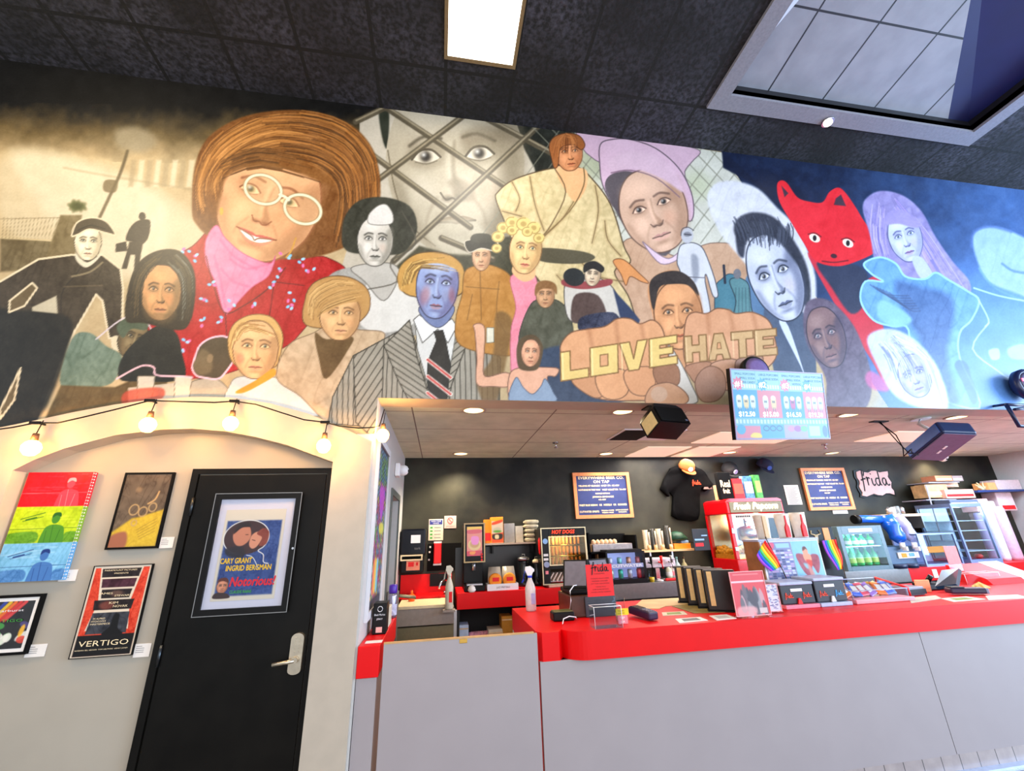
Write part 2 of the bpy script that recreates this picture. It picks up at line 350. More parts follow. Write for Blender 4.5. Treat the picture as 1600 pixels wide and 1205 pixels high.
# tiled plinth, grey counter fronts and red tops
ptm = tiled('plinth_tiles', (150, 138, 136), (168, 155, 152), (60, 54, 54), 0.152, 0, ox=0.03, w=0.006, scale=9, rough=0.35, sstrong=0.1)
CX0, CX1 = 0.645, XR-0.02
mb = MB(); mb.box(CX0, CX1, 0.002, 0.02, 0.0, 0.097); struct(mb, 'baseboard_front', ptm)
mb = MB(); mb.box(CX0, CX1, -0.045, 0.002, 0.0, 0.012); struct(mb, 'baseboard_chrome', mat('floor_strip', (190, 200, 225), .25, metal=.6))
T = thing('front_counter', 'long red-topped service counter with lilac-grey panelled front', 'counter', (3, 0.5, 0))
for k, (a, b) in enumerate(((CX0, 3.51), (3.515, CX1))):
    mb = MB(); mb.box(a, b, 0.0, 0.02, 0.097, 0.84); mb.build('front_panel', greylam, T)
mb = MB(); mb.box(CX0, CX0+0.02, 0.02, 1.0, 0.0, 0.84); mb.build('end_panel', redlam, T)
mb = MB(); mb.box(CX0+0.02, CX1, 0.98, 1.0, 0.0, 0.84); mb.build('back_panel', blackm, T)
r = 0.17; xc, yc = 0.80+r, -0.05+r
out = [(CX0-0.008, 1.02), (CX0-0.008, 0.06), (CX0+0.02, 0.0), (0.775, 0.0)]+[(xc-r*math.cos(a), yc-r*math.sin(a)) for a in np.linspace(0.35, PI/2, 9)]+[(CX1, -0.05), (CX1, 1.02)]
mb = MB(); mb.prism(out, 0.84, 1.0, 'z'); mb.build('countertop', redlam, T)
# half gate at the left of the counter, with the short red-topped run by the wall
T = thing('half_gate', 'lilac-grey swing gate with a wooden top edge beside the counter', 'gate', (0.13, 0.03, 0))
gx0, gx1 = at(600, 1002, 0.0)[0], CX0-0.012
mb = MB(); mb.box(gx0, gx1, 0.0, 0.025, 0.015, 1.0); mb.build('gate_panel', greylam, T)
mb = MB(); mb.box(gx0, gx1-0.02, -0.001, 0.026, 1.0, 1.008); mb.build('top_edge', woodm, T)
mb = MB(); mb.box(at(724, 1000, 0)[0]-0.025, at(724, 1000, 0)[0]+0.025, -0.002, 0.01, 0.975, 1.0, .003); mb.build('latch_plate', mat('brass', (190, 150, 70), .35, metal=.7), T)
T = thing('side_counter', 'narrow red-topped side counter against the wall left of the gate', 'counter', (-0.42, 0.4, 0))
mb = MB(); mb.box(XP+0.004, gx0-0.03, 0.005, 1.02, 0, 0.835); mb.build('cabinet', greylam, T)
mb = MB(); mb.box(XP+0.002, gx0-0.02, -0.01, 1.04, 0.835, 1.0, .004); mb.build('countertop', redlam, T)
mb = MB(); mb.box(XP+0.03, XP+0.13, 0.06, 0.12, 1.0, 1.003); mb.build('label_strip', paper, T)

# back counter
T = thing('back_counter', 'long back counter along the dark rear wall, red with a steel middle', 'counter', (4.5, 2.3, 0))
bx0 = at(714, 930, 2.0)[0]; bm0, bm1 = 1.95, 6.0
steelc = mat('counter_steel', (132, 132, 130), .35, metal=.6, var=.05)
for a, b, m_ in ((bx0, bm0, redlam), (bm1, XR-0.02, redlam), (bm0, bm1, steelc)):
    mb = MB(); mb.box(a, b, 2.0, YB-0.002, 0.87, 1.03, .004); mb.build('countertop', m_, T)
mb = MB(); mb.box(bx0, 1.2, YB-0.012, YB-0.002, 1.031, 1.47); one(mb, 'splash_board', mat('gloss_black_board', (10, 10, 11), .3), 'black splash board on the rear wall behind the coffee urns', 'panel', (0.8, YB, 1.03))
mb = MB(); mb.box(bx0, bx0+0.03, 2.03, YB-0.002, 0, 0.87); mb.box(0.85, 0.87, 2.03, YB-0.002, 0, 0.87); mb.box(1.3, XR-0.02, 2.05, 2.07, 0, 0.87); mb.box(bx0, XR-.02, 2.5, 2.52, 0, .87); mb.box(bx0, 1.3, 2.04, 2.5, 0.35, 0.37); mb.build('cabinet', mat('dark_cabinet', (28, 26, 26), .6), T)
mb = MB(); mb.box(bx0-0.03, bx0, 1.99, 2.03, 0, 0.87); mb.build('white_post', white_p, T)
# sink unit
T = thing('sink_unit', 'grey hand sink unit with red splash panels left of the back counter', 'sink', (-0.1, 2.1, 0))
sx0, sx1 = -0.44, bx0-0.04
mb = MB(); mb.box(sx0, sx1, YB-0.03, YB-0.004, 0.9, 1.19); mb.box(sx0, sx1, 2.24, YB-0.03, 0.97, 0.99); mb.build('splash_panel', redlam, T)
mb = MB(); mb.box(sx0+.05, sx1, 1.75, 2.24, 0.79, 0.94); mb.build('cabinet', mat('taupe_cabinet', (150, 138, 128), .5), T)
mb = MB(); mb.box(sx0+.05, sx1, 1.77, 2.24, 0.0, 0.775); mb.build('lower_cabinet', mat('olive_taupe', (120, 112, 84), .5), T)
mb = MB(); mb.box(sx0+.05, sx1-.02, 1.74, 2.24, 0.94, 0.965); mb.build('rim', mat('cream_rim', (225, 205, 165), .5), T)
mb = MB(); f0 = at(700, 905, 2.3)
mb.cyl(f0[0], 2.4, 0.99, 1.06, 0.014); mb.tube([(f0[0], 2.4, 1.05), (f0[0], 2.38, 1.12), (f0[0]-.03, 2.3, 1.15), (f0[0]-0.08, 2.22, 1.12), (f0[0]-0.10, 2.19, 1.06)], .012); mb.box(f0[0]-.05, f0[0]+.06, 2.37, 2.42, 0.99, 1.02, .01); mb.build('faucet', chrome, T)
mb = MB(); q = at(672, 897, 2.585); q2 = at(699, 915, 2.585); mb.box(q[0], q2[0], 2.57, 2.59, q2[2], q[2]); mb.build('control_box', black, T)
# ------------------------------------------------------------------ painter: colours on a fine grid mesh
def spline(p, closed=True, k=5):
    p = np.array(p, float); n = len(p)
    if n < 3: return p
    out = []
    rng = range(n) if closed else range(n-1)
    for i in rng:
        a, b, c, d = (p[(i-1) % n], p[i], p[(i+1) % n], p[(i+2) % n]) if closed else (p[max(i-1, 0)], p[i], p[i+1], p[min(i+2, n-1)])
        for t in np.arange(k)/k:
            out.append(0.5*((2*b)+(-a+c)*t+(2*a-5*b+4*c-d)*t*t+(-a+3*b-3*c+d)*t**3))
    if not closed: out.append(p[-1])
    return np.array(out)
def vnoise(X, Y, s, seed=0):
    xi = np.floor(X/s).astype(np.int64); yi = np.floor(Y/s).astype(np.int64); fx = X/s-xi; fy = Y/s-yi
    fx = fx*fx*(3-2*fx); fy = fy*fy*(3-2*fy)
    def h(a, b):
        v = (a*374761393+b*668265263+seed*974711) & 0x7fffffff; v = ((v ^ (v >> 13))*1274126177) & 0x7fffffff; return ((v ^ (v >> 16)) & 0xffff)/65535.0
    return (h(xi, yi)*(1-fx)+h(xi+1, yi)*fx)*(1-fy)+(h(xi, yi+1)*(1-fx)+h(xi+1, yi+1)*fx)*fy
class Paint:
    def __init__(s, X, Y, px):
        s.X, s.Y = X.ravel().astype(np.float32), Y.ravel().astype(np.float32); s.px = px; s.C = np.zeros((s.X.size, 3), np.float32)+200
    def idx(s, x0, y0, x1, y1): return np.nonzero((s.X > x0) & (s.X < x1) & (s.Y > y0) & (s.Y < y1))[0]
    def mix(s, i, col, a):
        if callable(col): col = col(s.X[i], s.Y[i])
        s.C[i] += (np.asarray(col, np.float32)-s.C[i])*a[:, None]
    def dist(s, i, p, closed):
        x, y = s.X[i], s.Y[i]; d = np.full(i.size, 1e9, np.float32); ins = np.zeros(i.size, bool); n = len(p)
        for k in range(n if closed else n-1):
            ax, ay = p[k]; bx, by = p[(k+1) % n]; ex, ey = bx-ax, by-ay; L = ex*ex+ey*ey+1e-9
            t = np.clip(((x-ax)*ex+(y-ay)*ey)/L, 0, 1); q = (x-ax-t*ex)**2+(y-ay-t*ey)**2; np.minimum(d, q, out=d)
            if closed and ay != by:
                c = (ay > y) != (by > y); xx = ax+(y-ay)*(ex/(by-ay)); ins ^= c & (x < xx)
        return np.sqrt(d), ins
    def fill(s, pts, col, a=1.0, soft=0.7, sm=True, edge=None, ew=1.0, tex=0, ts=2.0):
        p = spline(pts) if sm else np.array(pts, float); pad = soft+1+ew
        i = s.idx(p[:, 0].min()-pad, p[:, 1].min()-pad, p[:, 0].max()+pad, p[:, 1].max()+pad)
        if i.size == 0: return s
        d, ins = s.dist(i, p, True); sd = np.where(ins, -d, d); al = np.clip(0.5-sd/(2*max(soft, s.px)), 0, 1); al = al*al*(3-2*al)*a
        s.mix(i, col, al)
        if tex:
            n = vnoise(s.X[i], s.Y[i], ts, 3)-0.5+0.6*(vnoise(s.X[i], s.Y[i], ts*5, 9)-0.5); rg = np.abs(vnoise(s.X[i]+s.Y[i]*.35, s.Y[i]*.34, 13, 31)-.5)*2; rg2 = np.abs(vnoise(s.X[i]-s.Y[i]*.5, s.Y[i]*.4, 9, 37)-.5)*2; n = n*.7-np.clip(.22-rg, 0, 1)*2.6-np.clip(.16-rg2, 0, 1)*2.2+np.clip(rg-.8, 0, 1)*1.5; s.C[i] += (n*tex)[:, None]*al[:, None]
        if edge is not None:
            e = np.clip(0.5-(d-ew/2)/(2*s.px), 0, 1); s.mix(i, edge, e)
        return s
    def line(s, pts, col, w=1.0, a=1.0, soft=0.5, sm=True, closed=False):
        p = spline(pts, closed, 4) if sm and len(pts) > 2 else np.array(pts, float); pad = w+soft+1
        i = s.idx(p[:, 0].min()-pad, p[:, 1].min()-pad, p[:, 0].max()+pad, p[:, 1].max()+pad)
        if i.size == 0: return s
        d, _ = s.dist(i, p, closed); s.mix(i, col, np.clip(0.5-(d-w/2)/(2*max(soft, s.px)), 0, 1)*a); return s
    def ell(s, cx, cy, rx, ry, col, ang=0, a=1.0, soft=0.7):
        R = max(rx, ry)+soft+1; i = s.idx(cx-R, cy-R, cx+R, cy+R)
        if i.size == 0: return s
        c, q = math.cos(ang), math.sin(ang); dx, dy = s.X[i]-cx, s.Y[i]-cy; u = (dx*c+dy*q)/rx; v = (-dx*q+dy*c)/ry
        r = np.sqrt(u*u+v*v); sd = (r-1)*min(rx, ry); al = np.clip(0.5-sd/(2*max(soft, s.px)), 0, 1); al = al*al*(3-2*al)*a; s.mix(i, col, al); return s
    def hairs(s, A, B, n, cols, w=1.0, a=0.8, jit=2.0, seed=1):
        rs = np.random.RandomState(seed); A = spline(A, False, 3); B = spline(B, False, 3); m = min(len(A), len(B)); A = A[:m]; B = B[:m]
        for _ in range(n):
            t = rs.rand(); a0 = rs.rand()*0.5; a1 = a0+0.25+rs.rand()*0.5; P = A*(1-t)+B*t; k0, k1 = int(a0*(m-1)), max(int(a0*(m-1))+2, int(min(1, a1)*(m-1)))
            P = P[k0:k1+1]+rs.randn(2)*jit
            if len(P) > 1: s.line(P, cols[rs.randint(len(cols))], w*(0.6+rs.rand()*0.8), a, 0.5, sm=False)
        return s
    def mottle(s, x0, y0, x1, y1, amp, sc, seed=0):
        i = s.idx(x0, y0, x1, y1); n = vnoise(s.X[i], s.Y[i], sc, seed)-0.5; s.C[i] += (n*amp)[:, None]; return s

def F(P, cx, cy, w, h, ang=0.0, skin=(214, 178, 140), t=0.0, sh=None, hi=None, ln=None, lip=None, iris=(90, 80, 60), brow=None, det=1.0, smile=0, lw=None, side=1, outline=True):
    """a plain painted face: centre, half sizes, tilt, turn t (-1..1)"""
    skin = np.array(skin, float); sh = np.array(sh, float) if sh is not None else skin*np.array([.74, .68, .62]); hi = np.array(hi, float) if hi is not None else np.minimum(skin*1.12+8, 255)
    ln = np.array(ln, float) if ln is not None else skin*0.38; lip = np.array(lip, float) if lip is not None else skin*np.array([.84, .6, .56]); brow = ln if brow is None else brow
    c, q = math.cos(ang), math.sin(ang); lw = lw or max(0.8, w*0.035)
    T = lambda L: [(cx+(u*w)*c-(v*h)*q, cy+(u*w)*q+(v*h)*c) for u, v in L]
    E = lambda u, v, ru, rv, col, a=1, soft=0.5: P.ell(*T([(u, v)])[0], ru*w, rv*h, col, ang, a, max(soft*w*0.1, 0.4))
    head = [(-.74, -.7), (-.95, -.25), (-.93, .2), (-.78, .55), (-.42, .9), (0, 1), (.42, .9), (.78, .55), (.93, .2), (.95, -.25), (.74, -.7), (.4, -.97), (0, -1.03), (-.4, -.97)]
    P.fill(T(head), skin, 1, 0.8, edge=ln if outline else None, ew=lw)
    s_ = side
    P.fill(T([(s_*.93, -.6), (s_*.55, -.35), (s_*.62, .1), (s_*.45, .5), (s_*.2, .93), (s_*.6, .78), (s_*.92, .3)]), sh, .6, w*.14)
    P.fill(T([(-s_*.9, .1), (-s_*.7, .2), (-s_*.55, .6), (-s_*.3, .9), (-s_*.75, .62)]), sh, .4, w*.1)
    E(t*.2-s_*.2, -.62, .42, .22, hi, .6, 2.2); E(t*.3-s_*.42, .22, .2, .2, hi, .6, 1.6); E(t*.3+s_*.4, .24, .18, .16, np.array(skin)*np.array([1.0, .86, .8]), .35, 1.6)
    ex = .38; eo = t*.22
    for k in (-1, 1):
        u = eo+k*ex*(1-.18*abs(t) if k*t > 0 else 1)
        E(u, -.17, .25, .15, sh, .5, 1.2)
        P.fill(T([(u-.19, -.13), (u-.08, -.2), (u+.08, -.2), (u+.19, -.13), (u+.06, -.08), (u-.06, -.08)]), np.minimum(hi+12, 250), 1, .5)
        E(u+t*.04, -.145, .075, .058, iris); E(u+t*.04, -.145, .035, .03, (18, 16, 14)); E(u+t*.04-.025, -.165, .018, .014, (250, 250, 245))
        P.line(T([(u-.2, -.12), (u-.08, -.215), (u+.08, -.215), (u+.2, -.13)]), ln, lw*1.2, .95)
        P.line(T([(u-.15, -.09), (u, -.06), (u+.15, -.09)]), ln, lw*.6, .5)
        P.line(T([(u-.22, -.315+.03*k*-1+.01), (u-.02, -.365), (u+.22, -.315+.03*k+.01)]), brow, lw*1.7, .75, lw*.6)
    nx = eo*1.25
    P.fill(T([(nx+s_*.06, -.3), (nx+s_*.03, .05), (nx+s_*.17, .3), (nx+s_*.02, .36), (nx-.03, .1), (nx-.0, -.2)]), sh, .55, w*.035)
    P.line(T([(nx-.04*s_, -.25), (nx-.05*s_, .1), (nx-.02*s_, .24)]), hi, lw*2.4, .6, w*.04)
    P.line(T([(nx-.19, .27), (nx-.12, .35), (nx-.03, .335), (nx+.04, .37), (nx+.12, .35), (nx+.19, .27)]), ln, lw*.95, .8)
    E(nx-.09, .34, .045, .02, ln, .9); E(nx+.09, .34, .045, .02, ln, .9)
    P.line(T([(nx-.24, .32), (nx-.38, .5), (nx-.42, .64)]), sh, lw*1.2, .35, lw); P.line(T([(nx+.24, .32), (nx+.38, .5), (nx+.42, .64)]), sh, lw*1.2, .35, lw)
    mx = nx*.95; mw = .27+.12*smile; cu = -.06*smile
    P.fill(T([(mx-mw, .6+cu), (mx-.1, .54), (mx, .565), (mx+.1, .54), (mx+mw, .6+cu), (mx, .615+.05*smile)]), lip, 1, .5)
    P.fill(T([(mx-mw*.9, .61+cu), (mx, .62+.05*smile), (mx+mw*.9, .61+cu), (mx+.14, .7+.03*smile), (mx-.14, .7+.03*smile)]), lip*.5+hi*.5, 1, .5)
    if smile: P.fill(T([(mx-mw*.85, .605+cu), (mx, .60), (mx+mw*.85, .605+cu), (mx+.12, .67), (mx-.12, .67)]), (248, 244, 235), 1, .5)
    P.line(T([(mx-mw, .6+cu), (mx-.08, .605), (mx, .62+.04*smile), (mx+.08, .605), (mx+mw, .6+cu)]), ln, lw, .9)
    E(mx, .76, .2, .035, sh, .6, .8); E(mx, .87, .14, .06, hi, .5, 1)
    return T
def grid_mesh(name, mat_, u, v, place, paint, parent=None, loc=(0, 0, 0), keep=None):
    nu, nv = len(u), len(v); U, V = np.meshgrid(u, v); co = place(U.ravel(), V.ravel())-np.array(loc)
    me = bpy.data.meshes.new(name); j, i = np.meshgrid(np.arange(nu-1), np.arange(nv-1)); a = (i*nu+j).ravel()
    q = np.stack([a, a+1, a+nu+1, a+nu], 1)
    if keep is not None: kk = keep(U.ravel(), V.ravel()); q = q[kk[q].all(1)]
    me.vertices.add(nu*nv); me.vertices.foreach_set('co', co.astype(np.float32).ravel()); me.loops.add(q.size); me.loops.foreach_set('vertex_index', q.ravel().astype(np.int32))
    me.polygons.add(len(q)); me.polygons.foreach_set('loop_start', np.arange(0, q.size, 4, dtype=np.int32)); me.update(calc_edges=True)
    c = np.clip(paint, 0, 255)/255; c = np.where(c <= 0.04045, c/12.92, ((c+0.055)/1.055)**2.4); ca = np.ones((nu*nv, 4), np.float32); ca[:, :3] = c
    at_ = me.color_attributes.new('paint', 'FLOAT_COLOR', 'POINT'); at_.data.foreach_set('color', ca.ravel()); me.materials.append(mat_)
    o = bpy.data.objects.new(name, me); COL.objects.link(o)
    if parent is None: o.location = loc; LOCS[o.name_full] = Vector(loc)
    else: o.parent = parent; o.location = Vector(loc)-LOCS[parent.name_full]; LOCS[o.name_full] = Vector(loc)
    return o
def panel(name, o, ex, ey, nx, ny, fn, mat_, parent=None):
    """painted flat sheet: o lower left, ex/ey edge vectors; fn paints in x 0..nx, y 0..ny (y down)"""
    o, ex, ey = (np.array(q, float) for q in (o, ex, ey)); u = np.linspace(0, nx, nx+1); v = np.linspace(0, ny, ny+1); U, V = np.meshgrid(u, v)
    P = Paint(U, V, 0.5); fn(P)
    return grid_mesh(name, mat_, u, v, lambda a, b: o+np.outer(a/nx, ex)+np.outer(1-b/ny, ey), P.C, parent, tuple(o))

# ------------------------------------------------------------------ the mural
MU = np.arange(-3.95, 7.6, 0.0072); MV = np.arange(2.30, ZC, 0.0072)
_U, _V = np.meshgrid(MU, MV); _PX, _PY = photo(_U, -0.001, _V)
P = Paint(_PX, _PY, 0.55)
def mix3(a, b, t): return np.array(a)*(1-t[:, None])+np.array(b)*t[:, None]
# backdrop of the left scene: beige street fading up to black
allx = np.arange(P.X.size)
t1 = np.clip((P.Y-165-0.02*(P.X-280))/90, 0, 1); n1 = vnoise(P.X, P.Y, 30, 2)*.6+vnoise(P.X, P.Y, 9, 5)*.4
t1 = np.clip(t1+(n1-.5)*.35*(t1 > 0)*(t1 < 1), 0, 1)
P.C[:] = mix3((8, 8, 8), (92, 76, 46), np.clip(t1*2, 0, 1)); P.C[:] = P.C*(1-np.clip(t1*2-1, 0, 1))[:, None]+mix3((188, 168, 130), (176, 152, 112), n1)*np.clip(t1*2-1, 0, 1)[:, None]
P.fill([(0, 250), (60, 238), (150, 262), (300, 330), (330, 420), (200, 440), (60, 400), (0, 330)], (196, 180, 148), .8, 14)
P.fill([(20, 235), (250, 300), (240, 420), (130, 400)], (206, 194, 166), .7, 16)
P.fill([(180, 205), (210, 198), (240, 210), (242, 228), (215, 238), (185, 228)], (150, 138, 112), .8, 8)
for k in range(9): P.fill([(205+k*13, 250), (213+k*13, 250), (208+k*13, 292), (200+k*13, 292)], (216, 202, 172) if k % 2 else (160, 142, 108), .7, 2.5, sm=False)
P.line([(100, 262), (170, 275), (300, 296)], (150, 134, 100), 2.5, .6, 2)
P.line([(199, 236), (188, 270), (172, 305), (153, 345)], (88, 74, 48), 5, .9, 1.2); P.fill([(164, 282), (183, 283), (180, 300), (162, 298)], (100, 84, 54), .8, 1.5)
P.fill([(0, 372), (80, 376), (78, 420), (0, 425)], (92, 78, 48), .9, 3, sm=False, tex=30, ts=6); P.line([(0, 371), (84, 376)], (190, 170, 130), 3)
for k in range(15): P.line([(3+k*5.6, 372), (6+k*6, 340)], (110, 94, 62), 1, .6)
P.line([(0, 342), (95, 340)], (110, 94, 62), 1.2, .6)
P.fill([(94, 336), (128, 336), (112, 425), (66, 420)], (112, 96, 62), .95, 2, sm=False, tex=26, ts=6)
for k in range(30): a = k*2.4; P.ell(120+14*math.cos(a)*(k/30), 322+8*math.sin(a)*(k/30), 4, 3, (66, 70, 30), a, .6, 2)
# a far figure in a long coat with a bag
P.fill([(215, 345), (232, 343), (235, 352), (231, 372), (222, 382), (214, 382), (206, 378), (196, 374), (203, 356)], (46, 38, 26), 1, 1)
P.ell(222, 338, 5.5, 6.5, (50, 42, 30)); P.fill([(202, 378), (224, 378), (221, 392), (216, 420), (209, 421), (211, 398), (204, 398), (198, 420), (190, 420), (197, 396)], (52, 43, 30), 1, 1, sm=False)
P.fill([(181, 381), (197, 377), (199, 392), (180, 394)], (48, 40, 28), 1, 1, sm=False)
# ---- pale lattice panel with a large grey-brown portrait behind a woven grid
P.fill([(562, 188), (598, 166), (850, 214), (860, 300), (850, 420), (700, 440), (560, 440), (530, 430), (560, 330)], (180, 172, 156), 1, 1.2, sm=False)
P.fill([(790, 190), (850, 190), (905, 200), (905, 330), (850, 330), (835, 262), (815, 225), (790, 206)], (34, 36, 30), 1, 2, sm=False, tex=14, ts=5)
P.fill([(592, 170), (606, 168), (608, 198), (604, 232), (596, 210)], (40, 44, 34), 1, 2)
T = F(P, 712, 262, 112, 140, -0.06, (168, 158, 137), -0.15, sh=(104, 94, 74), hi=(188, 180, 162), ln=(72, 64, 50), lip=(128, 114, 92), iris=(60, 52, 42), lw=3, outline=False)
P.fill([(720, 210), (760, 196), (800, 205), (815, 232), (790, 222), (750, 224), (730, 232)], (120, 108, 88), .55, 8)
P.fill([(700, 285), (722, 280), (742, 300), (736, 314), (715, 308)], (116, 104, 84), .6, 6)
P.fill([(775, 330), (790, 300), (820, 330), (800, 372), (770, 388)], (110, 100, 80), .6, 9)
P.line([(606, 235), (618, 300), (640, 350), (680, 384)], (96, 86, 66), 2.2, .8)
P.fill([(655, 384), (700, 396), (740, 398), (780, 372), (850, 360), (850, 440), (600, 440), (610, 424)], (62, 60, 42), 1, 2.5, sm=False, tex=16, ts=4)
P.fill([(668, 372), (700, 395), (740, 396), (760, 372), (740, 345), (690, 345)], (176, 168, 148), .7, 5)
for a, b in (((600, 166), (1000, 396)), ((565, 230), (735, 355)), ((754, 182), (905, 262)), ((565, 300), (728, 178)), ((615, 408), (842, 196)), ((556, 190), (604, 167)), ((690, 372), (770, 405))):
    b = (min(b[0], 905), b[1]) if a != (600, 166) else (790, 292)
    P.line([a, b], (78, 70, 54), 9.5, .95, 1, sm=False); P.line([(a[0]+1, a[1]-2), (b[0]+1, b[1]-2)], (158, 146, 120), 2.6, .8, 1.2, sm=False)
# ---- pale panel with diamond wire fence, pink-capped child
P.fill([(898, 199), (1128, 238), (1140, 262), (1200, 330), (1240, 420), (1180, 560), (1000, 560), (930, 420), (900, 300)], (196, 196, 184), 1, 1.2, sm=False, tex=10, ts=14)
P.ell(925, 255, 30, 24, (150, 156, 118), 0.5, .6, 14); P.ell(1090, 290, 26, 20, (170, 180, 140), 0.5, .5, 14)
for k in range(-3, 12):
    x = 905+k*27
    P.line([(x, 190), (x+150, 345)], (120, 120, 104), 1.8, .7, .8, sm=False); P.line([(x+60, 190), (x-80, 380)], (116, 116, 100), 1.8, .7, .8, sm=False)
P.C[P.idx(560, 0, 1150, 600)] = P.C[P.idx(560, 0, 1150, 600)]
# ---- night-blue right half, window haze partly painted in as lighter blue
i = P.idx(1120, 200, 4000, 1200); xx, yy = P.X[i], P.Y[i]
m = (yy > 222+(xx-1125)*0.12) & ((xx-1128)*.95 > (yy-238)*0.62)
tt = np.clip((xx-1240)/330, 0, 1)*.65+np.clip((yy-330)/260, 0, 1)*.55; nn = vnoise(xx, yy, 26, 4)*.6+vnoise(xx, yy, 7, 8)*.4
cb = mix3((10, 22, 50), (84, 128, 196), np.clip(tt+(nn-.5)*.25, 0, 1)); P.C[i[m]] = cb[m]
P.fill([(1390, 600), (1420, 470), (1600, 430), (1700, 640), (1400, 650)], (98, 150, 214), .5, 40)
P.fill([(1128, 236), (1160, 262), (1200, 300), (1130, 262)], (10, 20, 46), 1, 2, sm=False)
# shoulders of the capped child
P.fill([(985, 372), (1030, 388), (1060, 400), (1110, 380), (1165, 388), (1205, 430), (1240, 520), (1060, 540), (960, 470), (965, 400)], (188, 152, 124), 1, 1, tex=14, ts=9, edge=(120, 98, 84), ew=1.5)
P.fill([(902, 202), (960, 212), (1020, 218), (1062, 226), (1094, 236), (1082, 252), (1070, 268), (1064, 300), (930, 250)], (196, 164, 182), 1, 1, edge=(110, 96, 104), ew=1.5)
P.fill([(938, 226), (955, 218), (985, 218), (1025, 232), (1060, 262), (1080, 300), (1084, 334), (1076, 345), (1064, 312), (1035, 286), (990, 270), (958, 272), (946, 290), (958, 322), (980, 336), (962, 326), (942, 290), (937, 255)], (204, 172, 190), 1, 1, edge=(96, 82, 92), ew=1.8)
P.fill([(946, 288), (958, 272), (985, 268), (1035, 286), (1064, 312), (1076, 345), (1066, 352), (1040, 400), (990, 372), (958, 322)], (88, 80, 84), 1, 1.5)
F(P, 1022, 330, 54, 66, -0.34, (206, 170, 146), -0.1, lip=(188, 140, 130), iris=(30, 30, 34), ln=(96, 72, 62), lw=2)
P.fill([(950, 255), (970, 240), (1010, 238), (1050, 262), (1068, 300), (1035, 280), (990, 264), (962, 268)], (206, 176, 192), 1, 3)
P.line([(955, 270), (985, 266), (1025, 278), (1062, 308)], (120, 92, 108), 2, .8)
P.fill([(1004, 378), (1022, 392), (1045, 404), (1066, 390), (1062, 404), (1032, 412)], (214, 190, 206), 1, 1, edge=(130, 110, 120), ew=1.5)
# ---- cream-robed figure
P.fill([(872, 262), (905, 262), (930, 285), (950, 312), (962, 340), (975, 385), (985, 410), (960, 425), (985, 470), (985, 520), (880, 520), (850, 450), (812, 400), (790, 350), (775, 312), (778, 300), (800, 282), (840, 268)], (206, 186, 140), 1, 1, edge=(84, 66, 44), ew=2, tex=24, ts=5)
for L in (((800, 284), (812, 310), (806, 330)), ((828, 276), (836, 320), (850, 360)), ((905, 300), (880, 340), (850, 370)), ((930, 290), (935, 330), (925, 380)), ((800, 345), (825, 352), (840, 372)), ((785, 330), (815, 338)), ((945, 345), (950, 375), (970, 400)), ((900, 400), (930, 430), (975, 440)), ((870, 430), (900, 460), (950, 480))):
    P.line(L, (160, 130, 84), 4, .6, 2.2); P.line(L, (96, 76, 48), 1.3, .8)
P.fill([(868, 262), (885, 300), (900, 315), (915, 296), (918, 270), (905, 262)], (222, 170, 120), 1, 1)
P.line([(866, 262), (884, 300), (862, 350), (845, 372)], (110, 88, 58), 2); P.line([(912, 262), (912, 290), (890, 330), (846, 372)], (120, 96, 60), 2)
P.fill([(838, 388), (905, 392), (930, 402), (905, 412), (845, 408)], (80, 74, 56), 1, 1)
P.fill([(958, 408), (975, 406), (1000, 428), (1014, 442), (1002, 440), (985, 432), (978, 446), (970, 428)], (206, 140, 84), 1, .8, edge=(110, 66, 38), ew=1.3)
F(P, 889, 240, 22, 27, -0.1, (206, 138, 92), .4, ln=(90, 52, 30), lw=1.2)
P.fill([(862, 248), (858, 228), (866, 214), (885, 208), (905, 212), (914, 226), (908, 234), (895, 226), (876, 232), (872, 258), (866, 262)], (150, 88, 44), 1, 1, edge=(80, 44, 22), ew=1.2)
P.hairs([(860, 250), (866, 222), (885, 210)], [(905, 230), (900, 214), (884, 210)], 30, [(190, 120, 66), (110, 60, 30)], 1, .7)
# ---- silver figure and teal cloaked figure
P.fill([(1128, 436), (1140, 428), (1155, 436), (1160, 470), (1166, 520), (1130, 520), (1118, 500), (1118, 450)], (70, 118, 134), 1, 1, edge=(40, 60, 74), ew=1.4)
P.fill([(1165, 436), (1180, 440), (1225, 500), (1240, 560), (1190, 560), (1160, 500)], (84, 116, 150), 1, 2)
P.fill([(1140, 440), (1150, 434), (1160, 436), (1170, 446), (1174, 480), (1178, 502), (1146, 502), (1150, 470)], (86, 128, 134), 1, 1, edge=(30, 46, 56), ew=1.4)
P.ell(1152, 428, 6, 8, (110, 110, 116)); P.line([(1133, 442), (1131, 415)], (40, 46, 60), 4)
for k in range(5): P.line([(1150+k*5, 450), (1148+k*6, 500)], (44, 70, 80), 1, .7)
P.fill([(1062, 386), (1072, 380), (1086, 380), (1098, 388), (1108, 410), (1118, 440), (1122, 462), (1114, 462), (1104, 430), (1102, 440), (1110, 490), (1092, 494), (1084, 450), (1078, 494), (1066, 480), (1064, 430), (1058, 410)], (200, 202, 208), 1, 1, edge=(70, 70, 80), ew=1.5)
P.ell(1074, 368, 9.5, 12, (176, 178, 186)); P.ell(1074, 366, 6, 4, (110, 112, 122), 0, .8); P.line([(1064, 368), (1066, 358), (1075, 355), (1084, 360)], (70, 70, 80), 1.3); P.line([(1070, 366), (1080, 367)], (60, 60, 70), 2)
P.fill([(1080, 400), (1090, 402), (1092, 430), (1084, 440)], (120, 126, 140), .7, 3); P.line([(1064, 432), (1100, 434)], (90, 90, 100), 1.4)
